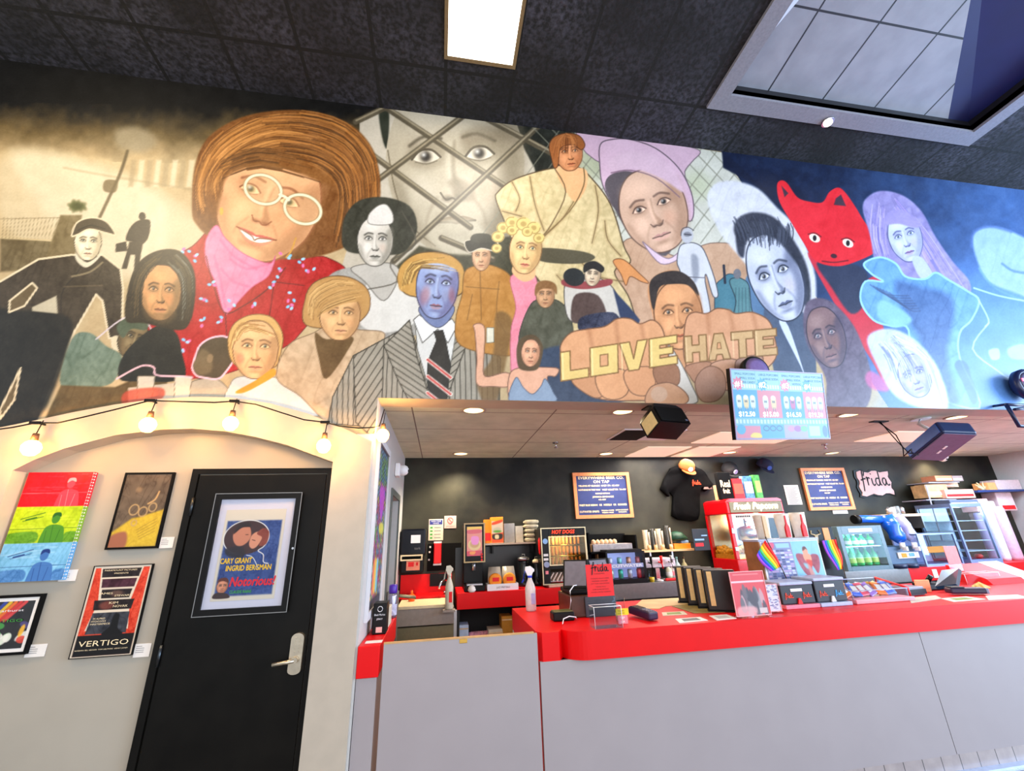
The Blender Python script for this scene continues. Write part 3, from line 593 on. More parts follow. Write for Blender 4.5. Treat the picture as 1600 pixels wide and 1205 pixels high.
# ---- grinning large woman: brown bouffant, light spectacles, red floral jacket, pink scarf
P.fill([(215, 470), (255, 410), (300, 385), (335, 352), (380, 345), (480, 395), (510, 402), (540, 420), (524, 440), (500, 480), (470, 520), (440, 545), (350, 585), (262, 590), (215, 560)], (168, 28, 30), 1, 1, edge=(90, 14, 18), ew=1.2, tex=26, ts=1.6)
P.fill([(300, 330), (304, 262), (325, 215), (375, 184), (440, 172), (500, 176), (550, 196), (582, 232), (594, 280), (592, 330), (580, 350), (560, 370), (535, 388), (490, 402), (440, 405), (380, 395), (330, 372), (308, 352)], (118, 74, 34), 1, 2, tex=20, ts=3)
F(P, 418, 318, 84, 92, 0.33, (218, 164, 118), -0.05, lip=(196, 96, 84), iris=(96, 92, 44), ln=(132, 76, 46), smile=1, lw=2.2)
P.fill([(322, 318), (308, 300), (312, 262), (345, 226), (395, 212), (460, 228), (530, 270), (540, 310), (520, 360), (530, 300), (500, 284), (440, 262), (385, 258), (355, 276), (345, 306), (335, 345)], (128, 82, 38), 1, 4, tex=20, ts=3)
P.hairs([(310, 345), (304, 290), (330, 225), (400, 180), (470, 176)], [(345, 300), (350, 270), (400, 240), (460, 232), (540, 262)], 150, [(196, 136, 70), (214, 152, 84), (96, 58, 24), (150, 98, 46)], 1.6, .55, 3, 3)
P.hairs([(400, 180), (470, 176), (540, 196), (585, 250), (592, 330)], [(460, 250), (500, 262), (530, 290), (532, 330), (520, 385)], 140, [(186, 124, 60), (84, 50, 22), (62, 38, 18), (160, 104, 52)], 1.6, .6, 3, 4)
P.hairs([(345, 250), (400, 232), (470, 240)], [(350, 280), (410, 262), (500, 286)], 60, [(88, 56, 24), (70, 44, 20), (140, 92, 44)], 1.5, .6, 2, 5)
for cx, cy in ((411, 296), (473, 327)):
    P.ell(cx, cy, 27, 23, (232, 196, 150), .33, .25, 1)
    L = [(cx+29*math.cos(a)*math.cos(.35)-22*math.sin(a)*math.sin(.35), cy+29*math.cos(a)*math.sin(.35)+22*math.sin(a)*math.cos(.35)) for a in np.linspace(0, 2*PI, 16)[:-1]]
    P.line(L, (150, 124, 84), 6.5, .9, 1, closed=True); P.line(L, (232, 222, 188), 4, 1, .8, closed=True)
P.line([(437, 304), (446, 308), (451, 312)], (232, 222, 188), 4)
P.fill([(338, 352), (352, 372), (380, 396), (420, 412), (430, 400), (420, 430), (392, 450), (362, 482), (350, 488), (336, 440), (322, 410), (322, 375)], (226, 132, 164), 1, 1, tex=16, ts=7, edge=(190, 84, 122), ew=1.4)
for L in (((345, 375), (365, 400), (400, 420)), ((335, 400), (345, 440), (352, 480)), ((420, 412), (385, 420), (360, 405)), ((390, 448), (365, 440), (345, 420))): P.line(L, (198, 92, 132), 3, .6, 2)
P.line([(322, 400), (332, 440), (350, 488), (380, 478), (420, 450), (446, 418)], (84, 16, 20), 2, .8); P.line([(352, 488), (356, 560)], (90, 14, 18), 1.5); P.line([(425, 440), (475, 446)], (90, 14, 18), 1.3); P.line([(428, 445), (420, 500)], (90, 14, 18), 1.3)
rs = np.random.RandomState(3)
for fx, fy in ((315, 468), (400, 475), (360, 476), (430, 446), (440, 430), (485, 424), (455, 465), (316, 502), (345, 500), (284, 545), (292, 530), (450, 400), (470, 410), (330, 445), (452, 480), (290, 396), (305, 400)):
    for k in range(3): P.ell(fx+rs.randn()*4, fy+rs.randn()*4, 3.2, 2.2, [(120, 190, 232), (226, 110, 170), (150, 200, 236)][k], rs.rand()*3, 1, .8)
P.ell(346, 330, 3, 6, (214, 160, 70)); P.line([(462, 372), (455, 392), (447, 402)], (196, 146, 60), 2.4)
# ---- dark-suited figure (left), outlined in cream
ol = (214, 198, 166)
P.fill([(-40, 440), (0, 440), (60, 405), (112, 398), (135, 400), (160, 398), (188, 420), (192, 450), (190, 530), (170, 528), (160, 470), (150, 460), (115, 520), (98, 560), (60, 655), (50, 700), (-40, 700)], (60, 50, 36), 1, 1, sm=False, edge=ol, ew=3.2, tex=18, ts=4)
P.fill([(-20, 500), (30, 486), (90, 490), (112, 520), (60, 655), (-20, 680)], (24, 23, 18), .9, 4, tex=10, ts=5)
for q in ([(15, 470), (50, 442), (58, 450), (38, 478), (14, 488)], [(0, 640), (32, 575), (22, 625), (0, 655)]): P.fill(q, (96, 80, 52), 1, 1, sm=False, edge=ol, ew=3)
P.fill([(50, 480), (88, 462), (90, 490), (50, 486)], (196, 186, 160), .9, 1.5, sm=False)
P.line([(135, 402), (118, 430), (96, 460), (98, 520)], (36, 30, 22), 2.2, .8); P.line([(100, 448), (160, 446)], (110, 96, 70), 2, .6); P.line([(160, 410), (140, 425), (112, 432)], (150, 136, 104), 3, .7)
P.fill([(118, 396), (136, 410), (158, 396), (150, 408), (134, 418), (120, 408)], (208, 198, 174), 1, 1)
F(P, 137, 380, 22, 27, 0.05, (222, 208, 178), .15, sh=(160, 144, 112), ln=(62, 52, 38), iris=(60, 52, 40), lw=1.2)
P.fill([(112, 368), (120, 348), (142, 340), (166, 346), (180, 366), (166, 364), (140, 358), (122, 366)], (70, 60, 42), 1, 1, edge=ol, ew=2.4)
P.line([(122, 360), (142, 352), (164, 358)], (44, 36, 24), 2, .8)
P.fill([(174, 528), (186, 526), (186, 546), (176, 548)], (208, 196, 166), 1, 1); P.line([(176, 545), (160, 590), (132, 640)], ol, 4, 1); P.line([(176, 545), (160, 590), (132, 640)], (130, 112, 80), 1.2, 1)
# sage/grey figures at the lower left
P.fill([(112, 530), (140, 520), (165, 540), (190, 556), (183, 588), (160, 604), (95, 605)], (104, 122, 106), 1, 1.5, tex=26, ts=6)
P.fill([(95, 602), (180, 605), (260, 570), (262, 620), (150, 650), (70, 655)], (92, 74, 40), 1, 2, sm=False, tex=16, ts=5)
F(P, 207, 530, 24, 30, 0.35, (110, 92, 62), .7, sh=(58, 54, 38), hi=(150, 134, 96), ln=(36, 32, 22), iris=(20, 20, 18), lip=(90, 66, 50), lw=1.2)
P.fill([(182, 512), (194, 498), (216, 494), (232, 506), (226, 516), (205, 514), (192, 528)], (72, 84, 64), 1, 1.2); P.line([(150, 530), (188, 500), (216, 492), (236, 515), (232, 545), (212, 565), (190, 572)], (208, 196, 204), 2.4, .9)
# ---- long-haired man in black
P.fill([(190, 560), (215, 530), (250, 508), (275, 520), (284, 550), (286, 592), (220, 596), (186, 592)], (30, 30, 24), 1, 1, tex=8, ts=4)
P.fill([(196, 500), (200, 450), (215, 412), (245, 392), (280, 392), (302, 420), (305, 460), (298, 500), (280, 516), (225, 505)], (44, 36, 22), 1, 1.2, tex=12, ts=3)
F(P, 251, 458, 33, 43, 0.06, (196, 142, 92), .1, sh=(104, 84, 54), ln=(58, 40, 22), lip=(150, 92, 66), iris=(60, 50, 34), lw=1.5)
P.fill([(222, 480), (232, 488), (252, 492), (272, 486), (276, 494), (262, 506), (240, 504), (226, 496)], (92, 74, 46), .5, 4)
P.hairs([(280, 395), (302, 425), (300, 500)], [(262, 410), (284, 440), (284, 505)], 40, [(126, 134, 128), (30, 26, 18), (70, 60, 40)], 1.3, .6, 1.5, 6)
P.hairs([(255, 395), (215, 430), (205, 500)], [(250, 405), (225, 440), (222, 490)], 40, [(26, 22, 14), (84, 68, 40)], 1.3, .7, 1.5, 7)
# ---- profile figure outlined in pink, cups on a ledge
P.fill([(256, 600), (300, 596), (340, 590), (366, 622), (200, 640), (200, 606)], (182, 172, 156), 1, 1.2, sm=False)
P.fill([(296, 600), (318, 592), (345, 596), (362, 625), (290, 626)], (164, 156, 140), 1, 1, edge=(96, 90, 80), ew=1.3)
P.fill([(304, 560), (312, 540), (330, 528), (352, 526), (366, 538), (366, 560), (352, 582), (340, 592), (318, 590), (306, 586), (300, 574)], (74, 62, 42), 1, 1, edge=(222, 182, 198), ew=3)
P.fill([(306, 560), (316, 545), (330, 556), (330, 580), (310, 586), (302, 574)], (112, 96, 68), .8, 3); P.ell(328, 560, 5, 7, (130, 110, 80), .2, .9)
for cx in (228, 286): P.fill([(cx-13, 588), (cx+14, 588), (cx+9, 626), (cx-14, 626)], (196, 188, 172), 1, 1, sm=False, edge=(120, 110, 94), ew=1.2)
P.line([(182, 592), (220, 572), (240, 574), (244, 586), (280, 588), (300, 590)], (226, 186, 200), 3, .9); P.fill([(196, 612), (252, 606), (250, 625), (196, 635)], (170, 66, 48), .8, 2)
# ---- older blond figure, orange trim
P.fill([(360, 600), (380, 588), (430, 590), (470, 612), (500, 650), (360, 640)], (206, 202, 196), 1, 1, edge=(130, 126, 118), ew=1.4)
P.fill([(356, 540), (364, 508), (392, 492), (425, 496), (442, 524), (436, 560), (424, 575), (370, 572)], (204, 162, 98), 1, 1, edge=(110, 80, 40), ew=1.4)
F(P, 399, 547, 37, 45, 0.05, (214, 170, 120), .1, lip=(180, 112, 92), iris=(96, 92, 60), ln=(104, 70, 42), lw=1.5)
P.hairs([(358, 545), (370, 508), (400, 498)], [(372, 530), (392, 512), (436, 530)], 40, [(232, 196, 130), (150, 108, 56)], 1.3, .7, 1.5, 8)
P.fill([(368, 612), (400, 594), (426, 576), (430, 586), (405, 602), (380, 614)], (222, 144, 40), 1, 1); P.ell(376, 560, 6, 8, (200, 110, 84), 0, .5, 3)
# ---- woman in grey tones with tall pale topknot
P.fill([(500, 460), (515, 430), (545, 418), (575, 420), (625, 430), (655, 470), (660, 520), (560, 530), (500, 505)], (158, 156, 150), 1, 1.5, tex=20, ts=3)
P.fill([(580, 428), (600, 440), (650, 448), (652, 500), (600, 520), (560, 500)], (204, 202, 196), 1, 1.5)
P.fill([(548, 420), (575, 412), (612, 412), (624, 430), (600, 470), (570, 440)], (176, 172, 164), 1, 1.2, edge=(96, 92, 84), ew=1.4)
P.fill([(534, 372), (538, 340), (560, 314), (600, 308), (640, 322), (652, 355), (640, 385), (618, 398), (556, 396), (538, 388)], (52, 52, 42), 1, 1.5, tex=16, ts=4)
F(P, 586, 378, 29, 38, 0.03, (196, 190, 180), .1, sh=(120, 116, 104), hi=(226, 222, 214), ln=(56, 54, 48), lip=(84, 84, 74), iris=(70, 70, 66), lw=1.4)
P.fill([(578, 350), (576, 336), (590, 322), (604, 320), (614, 336), (610, 350)], (206, 202, 196), 1, 1, edge=(120, 116, 108), ew=1.2)
P.line([(628, 330), (650, 380), (610, 410), (620, 440), (575, 452)], (76, 72, 62), 2, .8)
# ---- child with cropped fair hair in a light coat
P.fill([(432, 590), (450, 540), (490, 520), (520, 505), (560, 515), (600, 520), (590, 545), (548, 580), (520, 640), (515, 665), (470, 620)], (188, 162, 130), 1, 1.5, edge=(120, 98, 72), ew=1.4, tex=24, ts=7)
P.fill([(492, 520), (510, 530), (550, 526), (545, 545), (510, 592), (498, 560)], (98, 74, 40), 1, 1.2, tex=12, ts=3)
P.fill([(478, 508), (476, 470), (488, 444), (515, 432), (548, 434), (574, 452), (578, 480), (565, 500), (540, 512)], (176, 134, 78), 1, 1, edge=(90, 62, 34), ew=1.4)
F(P, 531, 494, 33, 38, 0.03, (212, 168, 118), .25, ln=(98, 66, 40), lip=(190, 130, 100), iris=(90, 70, 40), lw=1.4)
P.fill([(476, 502), (480, 462), (510, 434), (550, 438), (576, 462), (570, 470), (540, 474), (512, 486), (498, 494), (490, 508)], (178, 136, 80), 1, 1.5)
P.hairs([(482, 500), (484, 460), (520, 436), (552, 440)], [(500, 492), (512, 482), (545, 470), (574, 462)], 70, [(214, 176, 116), (120, 86, 46), (190, 150, 94)], 1.3, .65, 1.5, 9)
# ---- blue-toned man in a striped suit
def stripes(poly, a, b, n, base=(150, 144, 130), ln=(50, 46, 36), curve=0.0, ew=1.6):
    P.fill(poly, base, 1, 1, sm=False, edge=ln, ew=ew); j = P.idx(min(p[0] for p in poly), min(p[1] for p in poly), max(p[0] for p in poly), max(p[1] for p in poly)); _, ins = P.dist(j, np.array(poly, float), True); j = j[ins]
    dx, dy = b[0]-a[0], b[1]-a[1]; L = math.hypot(dx, dy); s_ = ((P.X[j]-a[0])*(-dy)+(P.Y[j]-a[1])*dx)/L+curve*((P.X[j]-a[0])*dx+(P.Y[j]-a[1])*dy)**2/L/L/1000
    f = np.abs(((s_/n) % 1)-.5)*n; P.mix(j, ln, np.clip(1.3-f, 0, 1)*.85)
stripes([(520, 620), (552, 556), (600, 530), (640, 508), (672, 600), (668, 660), (588, 668), (512, 662)], (560, 540), (552, 660), 8.5, curve=.3)
stripes([(552, 556), (600, 530), (596, 660), (588, 690), (556, 660)], (600, 530), (540, 620), 9)
stripes([(706, 508), (760, 530), (782, 560), (780, 640), (690, 660), (668, 660), (700, 560)], (720, 520), (728, 640), 8.5, curve=-.3)
stripes([(640, 500), (652, 560), (668, 610), (690, 660), (656, 660), (620, 590), (600, 540)], (600, 520), (660, 560), 8)
stripes([(712, 508), (735, 522), (706, 600), (694, 660), (680, 660), (700, 600)], (735, 522), (690, 560), 8)
P.fill([(648, 498), (700, 498), (714, 512), (706, 560), (690, 620), (668, 600), (652, 545)], (206, 206, 202), 1, 1, sm=False, edge=(90, 88, 80), ew=1.4)
P.fill([(646, 500), (660, 536), (684, 514), (700, 536), (714, 510), (706, 498), (684, 512), (655, 492)], (220, 220, 218), 1, 1, sm=False, edge=(80, 78, 72), ew=1.4)
P.fill([(678, 518), (692, 516), (696, 530), (704, 570), (694, 660), (668, 605), (668, 566), (682, 532)], (46, 42, 36), 1, 1, sm=False, edge=(30, 28, 24), ew=1.2)
for k in range(3): P.line([(668, 562+k*26), (704, 590+k*26)], (226, 216, 206), 6, 1, .6, sm=False); P.line([(668, 562+k*26), (704, 590+k*26)], (190, 72, 66), 3.4, 1, .6, sm=False)
P.fill([(655, 480), (664, 500), (684, 512), (702, 500), (710, 480), (690, 470)], (110, 122, 160), 1, 1, edge=(50, 50, 66), ew=1.2)
P.fill([(622, 440), (628, 415), (650, 397), (685, 394), (712, 404), (726, 428), (724, 455), (700, 465), (640, 462)], (186, 142, 72), 1, 1, edge=(84, 60, 28), ew=1.8)
F(P, 683, 448, 34, 50, 0.1, (136, 150, 190), .12, sh=(92, 84, 122), hi=(178, 190, 216), ln=(52, 50, 70), lip=(150, 92, 100), iris=(60, 70, 90), lw=1.8)
P.ell(664, 462, 7, 14, (168, 84, 80), .2, .45, 4); P.ell(706, 462, 5, 12, (168, 84, 80), -.1, .4, 3)
P.fill([(624, 452), (624, 420), (648, 400), (690, 396), (720, 412), (726, 440), (716, 424), (690, 412), (660, 414), (646, 424), (640, 452)], (182, 138, 70), 1, 1.5); P.hairs([(626, 450), (640, 412), (690, 400)], [(644, 440), (660, 418), (720, 430)], 45, [(222, 184, 110), (110, 80, 36)], 1.3, .7, 1.5, 10)
# ---- figure in a tan jacket with a dark wide-brimmed hat
P.fill([(726, 425), (745, 415), (770, 415), (798, 432), (806, 470), (805, 540), (790, 556), (720, 540), (712, 500), (722, 460)], (176, 124, 58), 1, 1, edge=(112, 78, 34), ew=1.5, tex=18, ts=6)
for L in (((750, 418), (752, 500)), ((728, 448), (780, 452)), ((780, 440), (776, 490), (790, 520)), ((738, 460), (730, 500))): P.line(L, (110, 74, 32), 1.6, .7)
P.fill([(775, 490), (800, 500), (792, 560), (770, 640), (745, 600), (770, 555)], (112, 84, 46), .8, 3)
F(P, 752, 402, 15, 21, 0, (200, 158, 122), 0, ln=(90, 62, 44), lw=1)
P.fill([(726, 378), (742, 374), (766, 374), (778, 380), (774, 392), (752, 388), (733, 394)], (46, 44, 34), 1, 1, edge=(196, 186, 166), ew=1.6); P.fill([(737, 378), (740, 366), (764, 366), (768, 378)], (54, 52, 40), 1, 1)
# ---- blonde woman with curls, pink top
P.fill([(798, 432), (835, 430), (838, 470), (830, 520), (815, 590), (800, 600), (798, 520), (806, 480)], (222, 134, 150), 1, 1, edge=(170, 90, 104), ew=1.2, tex=12, ts=3)
P.fill([(800, 425), (808, 408), (832, 408), (836, 432), (818, 440)], (216, 170, 122), 1, 1)
F(P, 821, 392, 26, 36, 0.1, (222, 186, 130), .2, lip=(190, 84, 80), iris=(80, 90, 80), ln=(120, 82, 50), lw=1.3)
for k, (hx, hy, hr) in enumerate(((786, 356, 10), (800, 348, 11), (818, 350, 12), (834, 356, 11), (842, 372, 9), (778, 370, 10), (776, 388, 8), (800, 360, 9), (824, 362, 9))):
    P.ell(hx, hy, hr, hr*.9, (216, 190, 120), 0, 1, 1); P.line([(hx+hr*.9*math.cos(a), hy+hr*.8*math.sin(a)) for a in np.linspace(0, 5, 9)], (136, 108, 56), 1.3, .8); P.ell(hx, hy, hr*.4, hr*.35, (160, 130, 72), 0, .7, 1)
# ---- person in a grey-green coat; woman with a raised hand
P.fill([(830, 475), (850, 468), (872, 470), (890, 490), (896, 530), (890, 580), (850, 600), (815, 560), (812, 520)], (82, 82, 66), 1, 1.2, edge=(46, 46, 38), ew=1.5, tex=20, ts=5)
P.fill([(835, 560), (880, 540), (920, 560), (980, 625), (860, 630)], (48, 62, 84), 1, 3, tex=12, ts=5)
F(P, 852, 462, 15, 19, 0, (190, 146, 108), .1, ln=(80, 56, 38), lw=1); P.fill([(836, 462), (838, 444), (852, 438), (868, 444), (870, 460), (862, 452), (846, 452)], (130, 92, 54), 1, 1.2, tex=16, ts=2)
P.fill([(745, 560), (742, 520), (740, 508), (752, 506), (758, 518), (756, 560), (758, 588), (790, 582), (800, 590), (795, 604), (770, 604), (745, 600)], (214, 164, 134), 1, 1, edge=(120, 84, 66), ew=1.4)
P.fill([(760, 512), (772, 512), (772, 535), (760, 536)], (210, 206, 186), 1, .8, sm=False, edge=(90, 86, 70), ew=1)
P.fill([(796, 586), (815, 574), (845, 574), (872, 576), (868, 588), (855, 590), (860, 628), (800, 628)], (216, 164, 134), 1, 1, edge=(120, 84, 66), ew=1.4)
P.fill([(806, 590), (818, 606), (832, 616), (845, 604), (852, 592), (864, 612), (866, 628), (798, 630)], (132, 150, 172), 1, 1, edge=(70, 84, 104), ew=1.2)
P.fill([(808, 566), (808, 540), (818, 526), (836, 524), (848, 540), (846, 562), (838, 578), (815, 578)], (84, 66, 42), 1, 1.2)
F(P, 829, 552, 15, 21, 0.05, (212, 158, 124), .2, ln=(84, 56, 40), lw=1)
# ---- embracing pair
P.fill([(884, 440), (900, 430), (930, 432), (958, 450), (975, 490), (960, 500), (918, 505), (890, 500), (882, 470)], (196, 190, 180), 1, 1.2, edge=(70, 64, 60), ew=1.5)
P.fill([(900, 460), (935, 462), (946, 500), (900, 505), (892, 490)], (84, 66, 60), 1, 1.5, tex=12, ts=3); P.fill([(908, 496), (958, 488), (966, 510), (910, 520)], (52, 56, 76), 1, 1, tex=40, ts=1.5)
P.fill([(880, 446), (912, 452), (952, 446), (954, 436), (920, 440), (882, 436)], (140, 64, 66), 1, 1); F(P, 926, 430, 13, 17, .1, (208, 188, 160), 0, ln=(60, 50, 44), lw=.9)
P.ell(897, 433, 17, 14, (40, 42, 42), .2); P.fill([(912, 426), (914, 412), (930, 408), (944, 418), (940, 426), (926, 420)], (40, 38, 36), 1, 1); P.fill([(958, 452), (984, 480), (1000, 500), (996, 512), (970, 500)], (44, 56, 84), 1, 1.5, sm=False)
# ---- man behind the fists
P.fill([(1018, 486), (1012, 450), (1025, 430), (1052, 422), (1080, 436), (1094, 466), (1100, 520), (1070, 580), (1040, 560)], (196, 140, 96), 1, 1)
F(P, 1060, 494, 39, 52, -0.1, (208, 150, 104), 0, ln=(92, 60, 38), iris=(70, 60, 50), lw=1.8)
P.fill([(1016, 466), (1016, 440), (1034, 426), (1062, 424), (1084, 440), (1092, 462), (1076, 446), (1050, 444), (1030, 450), (1022, 484)], (50, 42, 38), 1, 1, tex=10, ts=2)
P.fill([(1044, 540), (1060, 560), (1080, 600), (1090, 628), (1060, 628), (1050, 590)], (204, 198, 188), 1, 1, edge=(90, 84, 76), ew=1.5)
# ---- pale halo, grey man with tousled dark hair
P.fill([(1106, 305), (1120, 286), (1150, 283), (1185, 295), (1215, 325), (1240, 350), (1262, 390), (1275, 440), (1270, 500), (1240, 560), (1200, 480), (1170, 420), (1130, 370), (1110, 330)], (206, 208, 216), 1, 3, tex=14, ts=8)
P.fill([(1195, 478), (1240, 480), (1262, 500), (1275, 560), (1270, 640), (1230, 640), (1205, 560)], (70, 84, 108), 1, 1.5); P.fill([(1218, 505), (1232, 510), (1262, 600), (1250, 570)], (196, 206, 226), 1, 1)
P.fill([(1152, 370), (1150, 345), (1175, 332), (1210, 340), (1240, 375), (1262, 420), (1266, 470), (1250, 470), (1200, 380)], (48, 52, 66), 1, 3, tex=16, ts=3)
F(P, 1213, 435, 42, 70, -0.38, (188, 194, 212), -.1, sh=(74, 82, 112), hi=(216, 220, 232), ln=(40, 46, 62), lip=(96, 104, 134), iris=(60, 66, 84), lw=2)
P.fill([(1152, 392), (1152, 352), (1180, 340), (1215, 352), (1240, 385), (1255, 425), (1236, 400), (1212, 374), (1180, 366), (1166, 380), (1162, 402)], (44, 48, 62), 1, 3, tex=14, ts=2)
P.hairs([(1160, 380), (1150, 355), (1138, 335)], [(1235, 385), (1240, 360), (1236, 345)], 90, [(44, 48, 60), (70, 76, 92)], 1.4, .75, 2.5, 11)
# ---- two fists with letter rings
fi = (208, 152, 108); fe = (112, 74, 50)
P.fill([(880, 560), (876, 540), (892, 520), (920, 514), (945, 510), (965, 498), (985, 498), (1000, 506), (1020, 500), (1035, 514), (1042, 545), (1050, 580), (1058, 620), (1030, 628), (1010, 626), (940, 624), (900, 600)], fi, 1, 1, edge=fe, ew=1.8)
P.fill([(1068, 540), (1072, 500), (1084, 488), (1104, 490), (1120, 482), (1138, 484), (1150, 490), (1175, 488), (1200, 500), (1210, 525), (1212, 560), (1180, 590), (1150, 610), (1090, 600), (1072, 570)], (204, 150, 112), 1, 1, edge=fe, ew=1.8)
for L in (((920, 516), (925, 540)), ((962, 502), (966, 535)), ((1002, 508), (1006, 530)), ((1106, 492), (1108, 520)), ((1140, 486), (1146, 514)), ((1176, 490), (1182, 514))): P.line(L, (160, 104, 68), 5, .55, 3.5)
for q, c_ in (([(895, 590), (930, 585), (945, 612), (930, 622), (900, 604)], (196, 140, 98)), ([(932, 585), (975, 578), (982, 610), (965, 624), (940, 618)], (214, 156, 110)), ([(976, 580), (1018, 574), (1024, 600), (1010, 618), (985, 612)], (206, 148, 104)), ([(1022, 575), (1056, 570), (1062, 596), (1048, 606), (1028, 600)], (150, 104, 74)), ([(1072, 572), (1110, 566), (1112, 590), (1090, 600), (1078, 588)], (170, 122, 92)), ([(1112, 568), (1150, 562), (1150, 590), (1130, 598), (1114, 590)], (196, 150, 120)), ([(1152, 562), (1190, 556), (1188, 580), (1170, 592), (1152, 586)], (164, 126, 108))):
    P.fill(q, c_, 1, 1, edge=fe, ew=1.5)
P.fill([(1012, 612), (1022, 602), (1046, 598), (1068, 610), (1076, 625), (1060, 634), (1016, 634), (1008, 626)], (192, 144, 108), 1, 1, edge=fe, ew=1.5); P.ell(1030, 616, 13, 12, (196, 164, 140), 0, .8)
P.fill([(1086, 600), (1095, 580), (1112, 572), (1130, 582), (1134, 608), (1120, 626), (1096, 626)], (166, 124, 100), 1, 1, edge=fe, ew=1.5)
gl, gd = (220, 190, 116), (124, 88, 44)
def ringword(chars, a, b, hgt, sk, cols):
    n = len(chars); a = np.array(a, float); b = np.array(b, float); d = (b-a)/n; up = np.array(sk, float)*hgt
    G = {'L': [[(0, 0), (.35, 0), (.35, .68), (1, .68), (1, 1), (0, 1)]], 'O': [[(0, 0), (1, 0), (1, 1), (0, 1)]], 'V': [[(0, 0), (.36, 0), (.5, .6), (.64, 0), (1, 0), (.68, 1), (.32, 1)]],
         'E': [[(0, 0), (1, 0), (1, .28), (.38, .28), (.38, .38), (.85, .38), (.85, .62), (.38, .62), (.38, .72), (1, .72), (1, 1), (0, 1)]], 'H': [[(0, 0), (.34, 0), (.34, .36), (.66, .36), (.66, 0), (1, 0), (1, 1), (.66, 1), (.66, .64), (.34, .64), (.34, 1), (0, 1)]],
         'A': [[(.3, 0), (.7, 0), (1, 1), (.68, 1), (.62, .8), (.38, .8), (.32, 1), (0, 1)]], 'T': [[(0, 0), (1, 0), (1, .3), (.67, .3), (.67, 1), (.33, 1), (.33, .3), (0, .3)]]}
    for k, ch in enumerate(chars):
        o_ = a+d*k+d*.03; M = lambda u, v: tuple(o_+d*.94*u-up*(1-v))
        for g in G[ch]:
            P.fill([M(u, v) for u, v in g], cols[0], 1, .7, sm=False, edge=gd, ew=2); 
        if ch == 'O': P.fill([M(u, v) for u, v in ((.36, .3), (.64, .3), (.64, .7), (.36, .7))], fi, 1, .7, sm=False, edge=gd, ew=1.6)
        if ch == 'A': P.fill([M(u, v) for u, v in ((.44, .35), (.56, .35), (.6, .58), (.4, .58))], fi, 1, .7, sm=False, edge=gd, ew=1.4)
        P.line([M(.08, .06), M(.08, .94)], cols[1], 1.6, .7, .8, sm=False)
ringword('LOVE', (875, 596), (1060, 568), 45, (0.02, 1), (gl, (244, 226, 170)))
ringword('HATE', (1070, 567), (1216, 554), 41, (0.05, 1), ((196, 160, 112), (224, 196, 150)))
# ---- red fox-like mask over a red shape
P.fill([(1262, 395), (1300, 420), (1330, 445), (1372, 430), (1382, 450), (1378, 500), (1395, 560), (1385, 600), (1360, 560), (1320, 500), (1290, 450)], (196, 44, 62), 1, 1.5)
P.fill([(1278, 408), (1350, 420), (1352, 470), (1330, 490), (1300, 450)], (40, 48, 74), 1, 2.5)
P.fill([(1214, 290), (1220, 282), (1230, 286), (1246, 308), (1265, 315), (1285, 316), (1296, 300), (1310, 293), (1322, 302), (1338, 325), (1350, 345), (1372, 375), (1370, 392), (1345, 406), (1310, 416), (1275, 408), (1256, 380), (1235, 345), (1218, 315)], (216, 34, 46), 1, 1, tex=10, ts=9)
for q in ([(1221, 290), (1232, 302), (1226, 308)], [(1306, 310), (1314, 304), (1322, 322), (1303, 320)]): P.fill(q, (60, 40, 54), 1, 1, sm=False)
for ex_, ey_ in ((1273, 372), (1325, 380)): P.ell(ex_, ey_, 9, 6, (232, 226, 206), .5); P.ell(ex_, ey_, 3, 4.5, (30, 24, 28)); P.line([(ex_-10, ey_-6), (ex_, ey_-8), (ex_+10, ey_-2)], (90, 14, 24), 1.6)
P.ell(1303, 400, 5, 3.5, (60, 20, 34), .2); P.line([(1285, 408), (1303, 410), (1325, 407)], (110, 14, 28), 2)
# ---- woman with long lavender hair
P.fill([(1348, 325), (1358, 306), (1380, 298), (1412, 306), (1440, 330), (1462, 370), (1490, 410), (1515, 440), (1510, 465), (1455, 460), (1400, 445), (1370, 420), (1360, 370)], (146, 138, 190), 1, 2, tex=26, ts=7)
P.hairs([(1365, 315), (1362, 370), (1385, 430)], [(1385, 330), (1385, 380), (1405, 440)], 50, [(176, 160, 208), (110, 104, 176), (190, 178, 206)], 1.5, .6, 2, 12)
P.hairs([(1400, 308), (1445, 360), (1505, 450)], [(1400, 340), (1430, 400), (1455, 455)], 90, [(172, 150, 204), (118, 112, 184), (190, 176, 212)], 1.5, .6, 2, 13)
F(P, 1415, 372, 27, 38, -0.3, (186, 194, 222), -.05, sh=(136, 140, 190), ln=(70, 72, 116), lip=(150, 104, 150), iris=(60, 90, 140), lw=1.3)
P.fill([(1425, 405), (1440, 402), (1458, 430), (1440, 436)], (180, 190, 220), 1, 1.5); P.fill([(1382, 350), (1390, 330), (1415, 330), (1440, 350), (1430, 356), (1405, 350)], (150, 140, 194), 1, 2)
